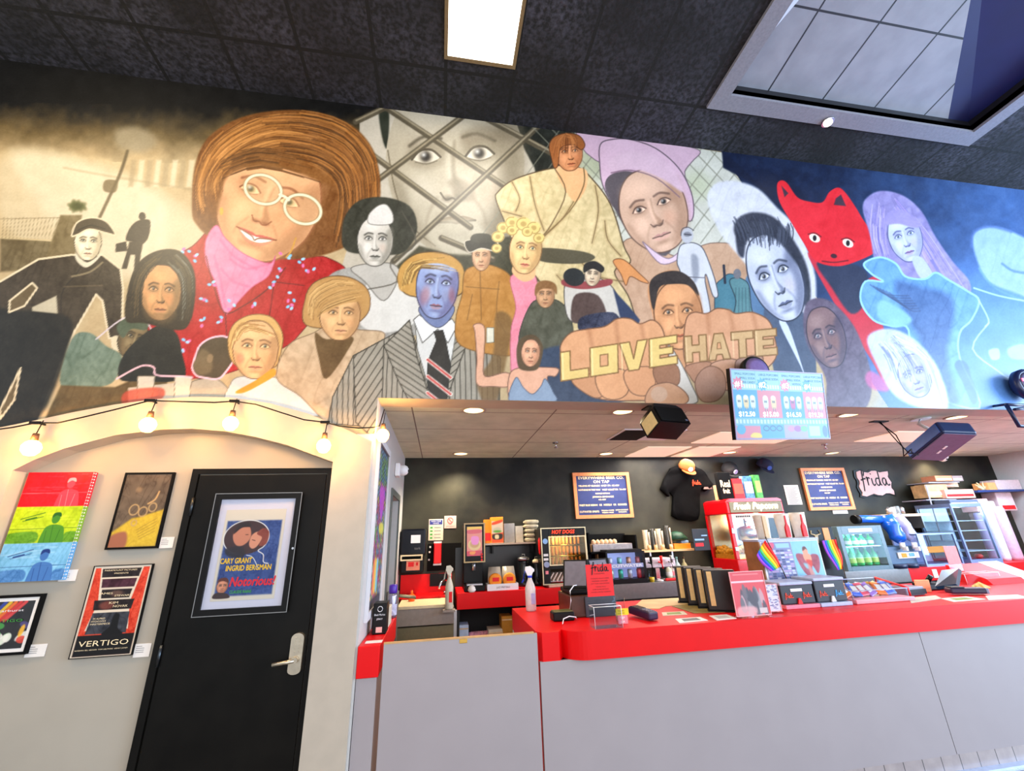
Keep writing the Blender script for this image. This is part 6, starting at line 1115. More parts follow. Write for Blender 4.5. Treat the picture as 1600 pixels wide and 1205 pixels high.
mb = MB(); mb.box(x0, x1, BY-.09, BY, z0+.02, z1-.02, .01); mb.build('body', redp, T); mb = MB(); mb.box(x0-.002, x1+.002, BY-.07, BY, z0, z0+.02); mb.box(x0-.002, x1+.002, BY-.07, BY, z1-.02, z1); mb.build('end_caps', white, T)
T, a = card('wall_board', 'black board on the rear wall behind the soap dispenser', 'panel', 667, 893, 721, 848, blackm, BY, .006); mb = MB()
for px, py in ((671, 855), (670, 863), (669, 875)): q = at(px, py, BY-.01); mb.box(q[0], q[0]+.02, BY-.01, BY-.006, q[2]-.01, q[2]+.01)
mb.build('stickers', paper, T)

# ------------------------------------------------------------------ back counter goods (top z = 1.03)
CZ = 1.03
def px_box(xl, yb, xr, yt, Y, z0=None): a = at(xl, yb, Y); b = at(xr, yt, Y); return a[0], b[0], (a[2] if z0 is None else z0), b[2]
# tall drink dispenser with a food poster on its door
x0, x1, z0, z1 = px_box(725, 918, 757, 817, 2.1, CZ); T = thing('drink_dispenser', 'tall black drink dispenser with a pink food picture on its door', 'dispenser', (x0, 2.3, CZ))
mb = MB(); mb.box(x0, x1, 2.1, 2.5, z0+.30, z1-.01, .012); mb.box(x0, x1, 2.28, 2.5, z0+.06, z0+.30, .01); mb.box(x0, x1, 2.06, 2.5, z0, z0+.06, .008); mb.build('body', black, T)
mb = MB(); frame(mb, x0-.004, x1+.004, z0+.29, z1, 2.09, 2.11, .014); mb.build('trim', mat('gold_trim', (190, 160, 110), .4), T)
def pizza(P_, nx, ny):
    P_.fill([(-9, -9), (nx+9, -9), (nx+9, ny+9), (-9, ny+9)], (226, 130, 110), 1, .5, sm=False); P_.fill([(0, 0), (nx, 0), (nx, ny*.12), (0, ny*.1)], (240, 190, 60), 1, 1, sm=False); P_.fill([(nx*.08, ny*.12), (nx*.9, ny*.1), (nx*.9, ny*.22), (nx*.1, ny*.24)], (214, 70, 80), 1, 1.5)
    P_.ell(nx*.5, ny*.62, nx*.42, ny*.2, (222, 190, 120), 0, 1, 1.5); P_.ell(nx*.5, ny*.6, nx*.3, ny*.13, (200, 150, 90), 0, 1, 2); P_.fill([(nx*.3, ny*.35), (nx*.76, ny*.36), (nx*.72, ny*.6), (nx*.34, ny*.6)], (232, 130, 190), 1, 1.5); P_.fill([(0, ny*.84), (nx, ny*.82), (nx, ny), (0, ny)], (206, 30, 60), 1, 1, sm=False); P_.fill([(nx*.2, ny*.86), (nx*.55, ny*.85), (nx*.5, ny*.95), (nx*.24, ny*.95)], (240, 140, 40), 1, 1)
panel('door_picture', (x0+.03, 2.098, z0+.36), (x1-x0-.06, 0, 0), (0, 0, z1-z0-.40), 46, 90, lambda P_: pizza(P_, 46, 90), pmg, T)
mb = MB()
for k in range(3): mb.cyl(x1-.035, z0+.345-k*.03+.03, 2.09, 2.1, .012, n=10, axis='y')
mb.build('red_buttons', redp, T); mb = MB(); mb.box(x0+.03, x1-.03, 2.07, 2.2, z0+.06, z0+.075); mb.build('drip_grille', steel, T); mb = MB(); mb.cyl((x0+x1)/2, 2.2, z0+.20, z0+.30, .02); mb.build('nozzle', steel, T)
q = at(737, 917, 2.03); mb = MB(); mb.lathe(q[0], 2.025, [(.03, CZ), (.045, CZ+.02), (.035, CZ+.05), (.012, CZ+.07)], 9); one(mb, 'crumpled_cloth', paper, 'crumpled white cloth at the foot of the black drink dispenser', 'cloth', (q[0], 2.03, CZ))
# wall shelf
sx = px_box(757, 850, 846, 846, 2.35); T = thing('mounted_shelf', 'white-edged wall shelf over the coffee urns', 'shelf', (sx[0], BY, sx[2])); SZ = at(800, 848, 2.35)[2]
mb = MB(); mb.box(sx[0], sx[1], 2.35, BY, SZ-.02, SZ); mb.build('board', mat('shelf_edge', (200, 180, 160), .5), T); mb = MB()
for u in (sx[0]+.1, sx[1]-.1): mb = MB(); mb.box(u, u+.02, 2.45, BY, SZ-.12, SZ-.02); mb.build('bracket', black, T)
def carton(lb, xl, xr, yt, Y, m, z0=None, name='box', dep=.12, label=None, cat='box', grp=None, prt=None):
    z0 = SZ if z0 is None else z0; a = at(xl, 850, Y)[0]; b = at(xr, 850, Y)[0]; zt = at((xl+xr)/2, yt, Y)[2]; T = thing(name, lb, cat, ((a+b)/2, Y, z0), grp); mb = MB(); mb.box(a, b, Y, Y+dep, z0+.0005, zt, .003); mb.build('carton', m, T); return T, a, b, z0, zt
T, a, b, z0, z1 = carton('small orange snack box behind the burger box on the wall shelf', 757, 769, 812, 2.46, orange); mb = MB(); mb.box(a+.01, b-.01, 2.456, 2.46, z0+.03, z0+.12); mb.build('print', redp, T)
T, a, b, z0, z1 = carton('orange and yellow box with a burger picture on the wall shelf', 768, 787, 808, 2.40, orange, dep=.14)
def burger(P_, nx, ny):
    P_.fill([(-9, -9), (nx+9, -9), (nx+9, ny+9), (-9, ny+9)], (214, 190, 160), 1, .5, sm=False); P_.fill([(0, 0), (nx, 0), (nx, ny*.15), (0, ny*.15)], (244, 170, 20), 1, .5, sm=False); P_.fill([(nx*.1, ny*.2), (nx*.9, ny*.1), (nx*.9, ny*.2), (nx*.1, ny*.3)], (222, 70, 30), 1, 1)
    P_.ell(nx*.5, ny*.5, nx*.36, ny*.1, (190, 180, 150)); P_.ell(nx*.5, ny*.56, nx*.36, ny*.05, (100, 160, 60)); P_.fill([(0, ny*.66), (nx, ny*.6), (nx, ny), (0, ny)], (232, 80, 30), 1, .5, sm=False); P_.fill([(nx*.1, ny*.68), (nx*.9, ny*.66), (nx*.85, ny*.86), (nx*.15, ny*.86)], (50, 40, 30), 1, 1); P_.fill([(nx*.3, ny*.7), (nx*.6, ny*.7), (nx*.6, ny*.84), (nx*.3, ny*.84)], (230, 210, 160), 1, 1)
panel('burger_picture', (a+.004, 2.3985, z0+.004), (b-a-.008, 0, 0), (0, 0, z1-z0-.008), 30, 50, lambda P_: burger(P_, 30, 50), pm, T)
carton('large plain grey carton beside the burger box on the wall shelf', 788, 805, 818, 2.42, mat('grey_card', (170, 166, 160), .7)); carton('small plain cream carton on the wall shelf', 806, 818, 822, 2.42, mat('cream_card', (206, 196, 176), .7), dep=.1)
# stack of cup carriers
proto = None
for k in range(5):
    q = at(830.5, 845, 2.45)[0]; z = SZ+.001+k*.052
    lb = ['lowest of the stacked pulp cup carriers on the wall shelf', 'second pulp cup carrier from the bottom of its stack', 'middle pulp cup carrier of the stack on the wall shelf', 'second pulp cup carrier from the top of its stack', 'topmost of the stacked pulp cup carriers on the wall shelf'][k]
    if proto is None:
        mb = MB(); w_ = .095
        mb.lathe(q, 2.46, [(.055, z), (.1, z+.016), (.102, z+.03), (.07, z+.05)], 10); 
        for a_ in (-.055, .055): mb.lathe(q+a_, 2.41, [(.022, z+.005), (.034, z+.022), (.036, z+.032), (.026, z+.044)], 8)
        proto = one(mb, 'cup_carrier', mat('pulp', (200, 188, 160), .85, var=.1, scale=18), lb, 'cup carrier', (q, 2.46, z), 'stacked cup carriers')
    else: copy_tree(proto, (q+.004*(-1)**k, 2.46, z), lb)
# squeeze bottle hanging
q = at(846, 845, 2.12); mb = MB(); mb.lathe(q[0]-.01, 2.12, [(.02, SZ-.14), (.03, SZ-.12), (.032, SZ+.02), (.014, SZ+.05), (.008, SZ+.09)], 14); 
one(mb, 'squeeze_bottle', redp, 'red squeeze bottle beside the hot dog cabinet', 'bottle', (q[0], 2.22, SZ-.14), smooth=True)
# snack bag display
x0, x1, z0, z1 = px_box(761, 924, 808, 884, 2.08, CZ); T = thing('snack_display', 'low white tray box on the back counter holding snack bags', 'display box', (x0, 2.1, CZ)); mb = MB(); mb.box(x0, x1, 2.04, 2.055, CZ, CZ+.065); mb.box(x0, x1, 2.2, 2.215, CZ, CZ+.065); mb.box(x0, x0+.012, 2.055, 2.2, CZ, CZ+.065); mb.box(x1-.012, x1, 2.055, 2.2, CZ, CZ+.065); mb.box(x0, x1, 2.055, 2.2, CZ, CZ+.006); mb.build('tray', white, T); sign(T, [('JUST PRETZELS', .10, .022, .018, .15)], x0, CZ, 2.039, ink)
proto = None
for k, lb in enumerate(('clear snack bag with an orange print in the left of the white tray', 'clear snack bag with an orange print in the right of the white tray')):
    a = x0+.02+k*(x1-x0-.03)/2; wb = (x1-x0-.06)/2
    if proto is None:
        t = proto = thing('snack_bag', lb, 'snack bag', (a, 2.11, CZ+.008), 'snack bags in the tray'); mb = MB(); mb.add([(a, 2.10, CZ+.008), (a+wb, 2.10, CZ+.008), (a+wb, 2.16, CZ+.008), (a, 2.16, CZ+.008), (a-.005, 2.07, CZ+.1), (a+wb+.004, 2.07, CZ+.1), (a+wb+.004, 2.18, CZ+.1), (a-.005, 2.18, CZ+.1), (a+.006, 2.13, CZ+.235), (a+wb-.006, 2.13, CZ+.235), (a+wb-.006, 2.135, CZ+.235), (a+.006, 2.135, CZ+.235)], [(0, 1, 2, 3), (0, 1, 5, 4), (1, 2, 6, 5), (2, 3, 7, 6), (3, 0, 4, 7), (4, 5, 9, 8), (5, 6, 10, 9), (6, 7, 11, 10), (7, 4, 8, 11), (8, 9, 10, 11)], True); mb.build('film', mat('foil_film', (190, 180, 165), .25, metal=.3), t)
        mb = MB(); mb.lathe(a+wb/2, CZ+.10, [(.075, 2.063), (.06, 2.058), (.02, 2.056)], 16, axis='y'); mb.build('orange_print', orange, t); mb = MB(); mb.box(a+.04, a+wb-.03, 2.053, 2.056, CZ+.09, CZ+.13); mb.build('red_band', redp, t)
    else: copy_tree(proto, (a, 2.11, CZ+.008), lb)
# coffee urns
for k, (xl, xr, yt, lb, lid) in enumerate(((811, 829, 871, 'black coffee urn with a steel band lid under the wall shelf', steel), (834, 847, 875, 'smaller black coffee urn with a pale lid beside the hot dog cabinet', mat('cream_rim', (225, 205, 165), .5)))):
    a, b = at(xl, 900, 2.25)[0], at(xr, 900, 2.25)[0]; cx, r_ = (a+b)/2, (b-a)/2; zt = at(xl, yt, 2.25)[2]; T = thing('coffee_urn', lb, 'urn', (cx, 2.3, CZ))
    mb = MB(); mb.lathe(cx, 2.3, [(r_*1.02, CZ), (r_*1.02, CZ+.04), (r_*.86, CZ+.05), (r_*.86, zt-.06), (r_*.9, zt-.035)], 22); mb.build('body', mat('urn_black', (22, 26, 30), .2), T); mb = MB(); mb.lathe(cx, 2.3, [(r_, zt-.035), (r_, zt-.01), (r_*.7, zt), (.015, zt+.008)], 22); mb.build('lid', lid, T); mb = MB(); mb.tube([(cx-.02, 2.3, zt), (cx-.015, 2.3, zt+.03), (cx+.015, 2.3, zt+.03), (cx+.02, 2.3, zt)], .006, 6); mb.build('handle', steel, T); mb = MB(); mb.cyl(cx, CZ+.07, 2.3-r_-.03, 2.3-r_*.8, .012, n=10, axis='y'); mb.build('tap', black, T)
# hot dog cabinet
x0, x1, z0, z1 = px_box(849, 905, 914, 824, 2.02, CZ+.05); x1 = at(914, 830, 2.02)[0]; T = thing('hot_dog_cabinet', 'glass-fronted hot dog cooker with lit racks and a red HOT DOGS header', 'cooker', ((x0+x1)/2, 2.2, CZ)); ym = 2.02; wp = .085
gm = mat('gold_steel', (214, 176, 90), .25, metal=.85)
mb = MB(); mb.box(x0, x0+wp, ym, 2.45, CZ+.03, z1, .004); mb.box(x0+wp, x1, ym, 2.45, z1-.085, z1, .004); mb.box(x0+wp, x1, 2.40, 2.45, CZ+.20, z1-.085); mb.box(x1-.012, x1, ym+.02, 2.45, CZ+.20, z1-.085); mb.box(x0+wp, x1, ym, 2.45, CZ+.19, CZ+.225); mb.build('case', black, T)
mb = MB(); frame(mb, x0-.006, x1+.006, CZ+.03, z1+.006, ym-.008, ym+.004, .011); frame(mb, x0+wp-.004, x1-.002, CZ+.225, z1-.09, ym-.01, ym, .012); mb.build('metal_trim', mat('champagne_trim', (200, 186, 150), .35, metal=.5), T)
mb = MB(); mb.box(x0+wp, x1-.014, 2.385, 2.399, CZ+.23, z1-.09); mb.build('gold_backing', gm, T)
pr = None
for r_ in range(3):
    for k in range(9):
        xx = x0+wp+.03+k*(x1-x0-wp-.06)/8; zz = z1-.13-r_*.12; 
        if pr is None: mb = MB(); mb.tube([(xx, 2.20, zz-.055), (xx, 2.2, zz-.045), (xx, 2.2, zz+.035), (xx, 2.2, zz+.045)], [.008, .014, .014, .008], 8); pr = mb.build('sausage', mat('sausage', (216, 130, 60), .35), T, loc=(xx, 2.2, zz))
        else: c_ = pr.copy(); COL.objects.link(c_); c_.location = Vector((xx, 2.2, zz))-LOCS[T.name_full]
mb = MB()
for r_ in range(3): mb.tube([(x0+wp+.01, 2.18, z1-.19-r_*.12), (x1-.02, 2.18, z1-.19-r_*.12)], .006, 6); mb.tube([(x0+wp+.01, 2.10, z1-.19-r_*.12), (x1-.02, 2.10, z1-.19-r_*.12)], .005, 6)
mb.build('rack', gm, T); pointl('cooker_light', ((x0+x1)/2+.04, 2.12, z1-.12), 2.6, (1, .75, .35), .05)
mb = MB(); mb.box(x0+wp+.01, x1-.014, ym-.002, ym+.002, CZ+.235, z1-.1); mb.build('window', glass('case_glass', (240, 235, 215), .03, .02), T)
sign(T, [('HOT DOGS', wp+.04, z1-CZ-.062, .042, .27)], x0, CZ, ym-.012, mat('neon_red', (240, 50, 20), emit=(255, 60, 20), estr=1.2), 'header_lettering', .0012, .2)
mb = MB(); mb.lathe(x0+.042, z1-.14, [(.03, ym-.010), (.028, ym-.004)], 18, axis='y'); mb.build('blue_dial', mat('pale_blue', (130, 170, 215), .4), T); mb = MB()
for k in range(3): mb.box(x0+.016, x0+.07, ym-.006, ym-.001, z1-.30-k*.045, z1-.275-k*.045)
mb.build('instruction_labels', paper, T); mb = MB(); mb.lathe(x0+.044, CZ+.24, [(.034, ym-.012), (.03, ym-.02)], 18, axis='y'); mb.build('timer_knob', mat('knob_ring', (140, 150, 180), .3), T); mb = MB(); mb.box(x0+.028, x0+.062, ym-.007, ym-.001, CZ+.14, CZ+.175); mb.build('red_switch', pinkm, T)
mb = MB(); mb.box(x0+wp, x1, 2.2, 2.44, CZ+.04, CZ+.06); mb.build('bun_tray', steel, T)
pr = None
for k in range(8):
    xx = x0+wp+.02+k*.046
    if pr is None: m_ = MB(); M = Matrix.Translation((xx, 2.12, CZ+.10)) @ Matrix.Rotation(.6, 4, 'Y'); mb = MB(); obox(mb, M, -.008, .008, -.05, .05, -.05, .06, .004); pr = mb.build('paper_sleeve', mat('sleeve_paper', (222, 200, 184), .7), T, loc=(xx, 2.12, CZ+.1))
    else: c_ = pr.copy(); COL.objects.link(c_); c_.location = Vector((xx, 2.12, CZ+.1))-LOCS[T.name_full]
a = px_box(874, 917, 905, 904, 2.0, CZ); mb = MB(); mb.box(a[0]-.12, a[1]+.03, 1.975+.03, 2.06+.1, CZ+.0005, CZ+.028, .012); one(mb, 'wrapped_tray', mat('pink_film', (224, 170, 150), .3), 'film-wrapped pink tray in front of the hot dog cabinet', 'tray', (a[0], 2.0, CZ))
# black rack with tray of wrapped food
a = px_box(926, 866, 989, 842, 2.2); T = thing('storage_rack', 'black metal rack holding boxes beside the hot dog cabinet', 'rack', (a[0], 2.4, a[2])); zr = at(950, 862, 2.2)[2]
mb = MB(); mb.box(a[0]-.04, a[1]+.05, 2.2, 2.55, zr-.02, zr); mb.box(a[0]-.04, a[0]-.02, 2.2, 2.55, zr-.02, zr+.22); mb.box(a[1]+.03, a[1]+.05, 2.2, 2.55, zr-.02, zr+.18); mb.box(a[0]-.04, a[1]+.05, 2.55, BY, zr-.02, zr+.2); mb.build('shelf_frame', blackm, T)
mb = MB(); mb.box(a[0]+.02, a[1]-.01, 2.22, 2.42, zr+.0005, zr+.085, .004); T2 = thing('food_box', 'long grey carton with pale wrapped packets on the black rack', 'box', (a[0], 2.3, zr)); mb.build('carton', mat('grey_print', (170, 160, 160), .7, var=.15, scale=25), T2)
mb = MB(); rs = np.random.RandomState(2)
for k in range(6): u = a[0]+.06+k*.055; mb.lathe(u, 2.3, [(.015, zr+.085), (.032, zr+.10), (.026, zr+.12+rs.rand()*.02), (.006, zr+.14)], 9)
mb.build('packets', mat('peach_packet', (232, 190, 150), .6), T2)
mb = MB(); mb.box(a[0]-.015, a[0]+.015, 2.25, 2.4, zr+.0005, zr+.09, .003); one(mb, 'box', cardb, 'small brown box at the left end of the black rack', 'box', (a[0], 2.3, zr))
q = px_box(927, 879, 944, 866, 2.25); mb = MB(); mb.box(q[0], q[1], 2.25, 2.33, q[2], q[2]+.03); mb.box(q[0]+.06, q[1], 2.25, 2.33, q[2]+.03, q[3]); one(mb, 'bracket_block', cardb, 'brown cardboard corner piece beneath the black rack', 'cardboard', (q[0], 2.25, q[2]))

# small drinks fridge with CUTWATER header strip
x0, x1, z0, z1 = px_box(955, 928, 1003, 862, 2.0, CZ); T = thing('drinks_fridge', 'small black fridge with a lilac lit window of cans and a CUTWATER strip', 'fridge', (x0, 2.2, CZ)); 
mb = MB(); mb.box(x0-.02, x0, 2.0, 2.5, CZ, z1+.01); mb.box(x1, x1+.03, 2.0, 2.5, CZ, z1+.01); mb.box(x0, x1, 2.0, 2.5, z1-.005, z1+.03); mb.box(x0, x1, 2.0, 2.5, CZ, CZ+.05); mb.build('cabinet', black, T)
mb = MB(); mb.box(x0, x1, 2.2, 2.21, CZ+.05, z1-.01); mb.build('lit_lining', mat('lilac_lit', (170, 180, 240), emit=(165, 175, 240), estr=.4), T)
mb = MB(); mb.box(x0, x1, 2.01, 2.2, CZ+.17, CZ+.18); mb.build('inner_shelf', steel, T); mb = MB(); mb.box(x0+.01, x1-.005, 1.996, 2.0, CZ+.17, CZ+.215); mb.build('header_strip', mat('lilac_strip', (150, 160, 200), .4), T); sign(T, [('CUTWATER', .04, .177, .03, x1-x0-.06)], x0, CZ, 1.9955, white, 'header_lettering', .001)
mb = MB(); mb.box(x0, x1, 1.997, 1.999, CZ+.05, z1-.006); mb.build('door_glass', clear, T)
proto = {}
for r_ in range(2):
    for k in range(4):
        xx = x0+.05+k*(x1-x0-.09)/3; zz = CZ+(.052 if r_ == 0 else .182); cc = [(205, 205, 180), (70, 180, 150), (200, 190, 200), (210, 70, 80)][k] if r_ == 0 else [(200, 190, 210), (130, 190, 190), (210, 150, 130), (190, 100, 110)][k]
        nm = ['pale', 'green', 'silver', 'red'][k] if r_ == 0 else ['lilac', 'teal', 'peach', 'rose'][k]
        mb = MB(); mb.lathe(xx, 2.06, [(.022, zz), (.029, zz+.008), (.029, zz+.088), (.022, zz+.098)], 14); one(mb, 'drink_can', mat('can_%s' % nm, cc, .25, metal=.3), '%s can on the %s level of the small lilac-lit fridge' % (nm, ['lower', 'upper'][r_]), 'can', (xx, 2.06, zz), 'cans in the small fridge', True)
# cup shelf with stacks of cups
x0, x1 = at(1003, 858, 2.3)[0], at(1088, 858, 2.3)[0]; cz = at(1045, 859, 2.3)[2]; T = thing('cup_shelf', 'tan-edged wall shelf carrying tall stacks of cups', 'shelf', (x0, BY, cz)); mb = MB(); mb.box(x0-.01, x1, 2.3, BY, cz-.022, cz); mb.build('board', mat('tan_edge', (220, 180, 130), .5), T); mb = MB()
for u in (x0+.12, x0+.42): mb = MB(); mb.box(u, u+.02, 2.35, BY, cz-.16, cz-.022); mb.build('bracket', steel, T)
mcup = mat('ribbed_cups', (196, 182, 160), .35, metal=.2); mdk = mat('dark_cups', (40, 40, 38), .3)
proto = None
for k, (px, yt, lb) in enumerate(((1011, 828, 'leftmost tall stack of cups on the tan shelf'), (1021, 826, 'second stack from the left of cups on the tan shelf'), (1032, 826, 'third stack from the left of cups on the tan shelf'), (1045, 821, 'rightmost and tallest stack of cups on the tan shelf'))):
    cx = at(px, 857, 2.38)[0]; zt = at(px, yt, 2.38)[2]; T = thing('cup_stack', lb, 'cups', (cx, 2.38, cz), 'cup stacks on the tan shelf'); mb = MB(); n = 10; pr_ = []
    for j in range(n): z = cz+.0005+(zt-cz)*j/n; pr_ += [(.030, z), (.037, z+(zt-cz)/n*.9)]
    mb.lathe(cx, 2.38, pr_, 14); mb.build('cup_tower', mdk if k % 2 else mcup, T); mb = MB(); mb.lathe(cx+.012, 2.335, [(.022, cz+.002), (.022, cz+.06)], 10); mb.build('base_holder', mat('tan_edge', (220, 180, 130), .5), T); mb = MB(); mb.lathe(cx+.03, 2.345, [(.010, cz+.06), (.012, zt-.03)], 8); mb.build('retainer', mcup, T)
a = at(1054, 857, 2.34)[0]; b = at(1080, 857, 2.34)[0]; T = thing('cup_box', 'orange carton of cups at the right of the tan shelf', 'box', (a, 2.34, cz)); mb = MB(); mb.box(a, b, 2.34, 2.5, cz+.0005, cz+.065, .003); mb.build('carton', orange, T); mb = MB(); mb.box(a+.12, b-.005, 2.36, 2.5, cz+.065, cz+.1, .01); mb.build('packet', mat('pale_blue', (130, 170, 215), .4), T)
mb = MB(); mb.lathe((a+b)/2+.0, 2.46, [(.12, cz+.102), (.14, cz+.13), (.08, cz+.2), (.02, cz+.215)], 9); one(mb, 'folded_bag', mat('dark_green_bag', (10, 60, 40), .5, var=.3), 'dark green folded bag heaped on the orange carton', 'bag', (a, 2.46, cz+.1))
a = at(1086, 860, 2.2); T = thing('card_payment_sign', 'dark sign with red and white print leaning at the left of the popcorn machine', 'sign', (a[0], 2.2, a[2])); mb = MB(); x_, z_ = at(1086, 861, 2.2)[0], at(1086, 861, 2.2)[2]; mb.box(x_, x_+.22, 2.2, 2.215, z_, z_+.26, .004); mb.build('board', mat('slate', (20, 24, 32), .5), T); mb = MB(); mb.tube([(x_+.05, 2.215, z_+.1), (x_+.05, BY, z_+.1)], .008, 6); mb.build('wall_arm', black, T); mb = MB(); mb.box(x_+.02, x_+.13, 2.196, 2.2, z_+.05, z_+.09); mb.build('red_mark', redp, T); mb = MB(); mb.box(x_+.02, x_+.15, 2.196, 2.2, z_+.12, z_+.14); mb.box(x_+.12, x_+.2, 2.196, 2.2, z_+.17, z_+.185); mb.build('print', mat('pale_blue', (130, 170, 215), .4), T)
# tap tower
T = thing('tap_tower', 'steel beer tap tower with a pale box head under the cup shelf', 'beer tap', (2.55, 2.15, CZ)); x0, x1, z0, z1 = px_box(1006, 888, 1052, 872, 2.05)
mb = MB(); mb.box(x0, x1+.02, 2.05, 2.3, z0, z1, .008); mb.build('head', mat('pale_violet_print', (205, 190, 196), .5, var=.25, scale=25), T); mb = MB(); cx = at(1029, 900, 2.1)[0]; mb.box(cx-.03, cx+.03, 2.1, 2.2, CZ, z0, .01); mb.build('column', chrome, T); mb = MB(); mb.lathe(cx, 2.15, [(.1, CZ), (.1, CZ+.015), (.04, CZ+.03)], 20); mb.build('base', chrome, T)
for k in range(3): mb = MB(); u = x0+.07+k*.13; mb.tube([(u, 2.06, z0+.06), (u, 1.98, z0+.05), (u, 1.97, z0-.01)], .01, 8); mb.cyl(u, 1.985, z0+.055, z0+.13, .013, .018, 10); mb.build('tap', [black, redp, steel][k], T)
q = at(1025, 925, 1.95); T = thing('beer_glass', 'clear tumbler part filled with yellow drink in front of the tap tower', 'glass', (2.46, 2.03, CZ)); mb = MB(); mb.lathe(2.46, 2.03, [(.026, CZ+.0005), (.03, CZ+.055)], 16); mb.build('drink', mat('yellow_drink', (235, 190, 30), .2, coat=.5), T); mb = MB(); mb.lathe(2.46, 2.03, [(.028, CZ+.0005), (.039, CZ+.12)], 16, cap=False); mb.build('tumbler', clear, T)
# liquor bottles
for k, (px, yt, mcol, ccol, lb) in enumerate(((1046, 880, (205, 205, 175), (60, 60, 50), 'pale bottle with a cream label left of the group by the tap tower'), (1053, 878, (200, 190, 186), (210, 90, 80), 'bottle with a pink label second of the group by the tap tower'), (1061, 870, (180, 205, 205), (150, 200, 190), 'clear blue-tinted bottle with a long neck by the tap tower'), (1072, 870, (190, 180, 130), (90, 60, 40), 'golden-necked bottle nearest the dark table menus'))):
    cx = at(px, 900, 2.37)[0]; zt = at(px, yt, 2.37)[2]; T = thing('liquor_bottle', lb, 'bottle', (cx, 2.37, CZ), 'bottles by the tap tower'); h = zt-CZ; mb = MB(); mb.lathe(cx, 2.37, [(.036, CZ+.0005), (.04, CZ+.01), (.04, CZ+h*.55), (.03, CZ+h*.65), (.013, CZ+h*.75), (.012, CZ+h*.9)], 16); mb.build('glass_body', mat('bottle_%d' % k, mcol, .12, coat=.5), T); mb = MB(); mb.cyl(cx, 2.37, CZ+h*.9, zt, .014, n=12); mb.build('cap', mat('cap_col_%d' % k, ccol, .4), T); mb = MB(); mb.lathe(cx, 2.37, [(.0408, CZ+h*.15), (.0408, CZ+h*.42)], 16, cap=False); mb.build('label', [paper, pinkm, white, yellow][k], T)
mb = MB(); mb.box(at(1046, 925, 2.0)[0], at(1074, 925, 2.0)[0], 2.04, 2.07, CZ+.0005, CZ+.03, .01); one(mb, 'red_tray', redp, 'small red tray in front of the liquor bottles', 'tray', (2.8, 2.04, CZ))

# popcorn machine
YF, YK = 1.95+.05, 2.5; kf = at(1137, 800, YF); x0 = kf[0]; x1 = at(1226, 800, YF)[0]; zt = at(1150, 779, YF)[2]; T = thing('popcorn_machine', 'red popcorn machine with a lit script header and glass sides', 'popcorn machine', ((x0+x1)/2, 2.2, CZ)); rm = mat('machine_red', (190, 6, 16), .3, coat=.3)
zh = at(1150, 803, YF)[2]
mb = MB(); mb.box(x0, x1, YF, YK, zh, zt-.03, .012); mb.prism([(x0+.01, zt-.05), (x1-.01, zt-.05), (x1-.01, zt-.02), (x1-.06, zt), (x0+.06, zt), (x0+.01, zt-.02)], YF, YK); mb.build('hood', rm, T)
mb = MB(); mb.box(x0+.035, x1-.03, YF-.012, YF-.001, zh+.012, zt-.045, .005); hd_ = mb.build('header_panel', mat('header_cream', (120, 112, 84), .5, var=.05), T); sign(hd_, [('Fresh Popcorn', .09, .055, (zt-zh)*.42, x1-x0-.19)], x0, zh, YF-.0125, mat('script_glow', (255, 250, 210), emit=(255, 240, 150), estr=3.0), 'script_header', .006, .25)
pw = .045; mb = MB()
for (a, b) in ((x0, YF), (x1-pw, YF), (x0, YK-pw), (x1-pw, YK-pw)): mb.box(a, a+pw, b, b+pw, CZ+.2, zh, .004)
mb.box(x0, x1, YF, YK, CZ, CZ+.2, .008); mb.build('body', rm, T)
mb = MB(); mb.box(x0+pw, x1-pw, YF+.001, YF+.014, zh-.06, zh-.005); mb.build('vent_plate', mat('cream_plate', (214, 196, 180), .4), T); mb = MB()
for k in range(8): mb.box(x0+.10+k*.026, x0+.118+k*.026, YF-.001, YF+.002, zh-.045, zh-.022)
mb.build('vent_slots', black, T)
mb = MB(); mb.box(x0+.003, x0+.008, YF+pw, YK-pw, CZ+.2, zh); mb.build('side_pane', glass('amber_pane', (226, 190, 90), .05, .10), T); mb = MB(); mb.box(x1-.008, x1-.003, YF+pw, YK-pw, CZ+.2, zh); mb.box(x0+pw, x1-pw, YF+.006, YF+.010, CZ+.2, zh-.06); mb.build('front_pane', clear, T); mb = MB(); mb.box(x0+pw, x1-pw, YK-.012, YK-.006, CZ+.2, zh); mb.build('rear_panel', steel, T)
mb = MB(); cx = (x0+x1)/2; mb.lathe(cx, 2.25, [(.07, zh-.34), (.12, zh-.32), (.125, zh-.18), (.10, zh-.16), (.02, zh-.14)], 22); mb.cyl(cx, 2.25, zh-.14, zh, .02); mb.build('kettle', chrome, T)
mb = MB(); rs = np.random.RandomState(4)
for i_ in range(26):
    for j_ in range(12): u, v = x0+.05+i_*(x1-x0-.1)/25, YF+.05+j_*(YK-YF-.1)/11; h = CZ+.27+.05*math.sin(i_*.5)*math.cos(j_*.6)+rs.rand()*.03; mb.lathe(u, v, [(.006, h-.03), (.019, h-.008), (.017, h+.008), (.005, h+.018)], 5)
mb.box(x0+.03, x1-.03, YF+.03, YK-.03, CZ+.2, CZ+.25); o = mb.build('popcorn_heap', mat('popcorn', (240, 210, 130), .8, var=.15, scale=60), T); o['kind'] = 'stuff'
mb = MB(); mb.box(x0+.004+pw*.0, x0+.02, YF-.014, YF, CZ+.52, CZ+.56); mb.box(x0+.004, x0+.02, YF-.014, YF, CZ+.3, CZ+.34); mb.box(x0-.002, x0+.05, YF-.01, YF-.001, CZ+.50, CZ+.54, .003); mb.box(x0-.002, x0+.05, YF-.01, YF-.001, CZ+.3, CZ+.34, .003); mb.build('hinge', steel, T)
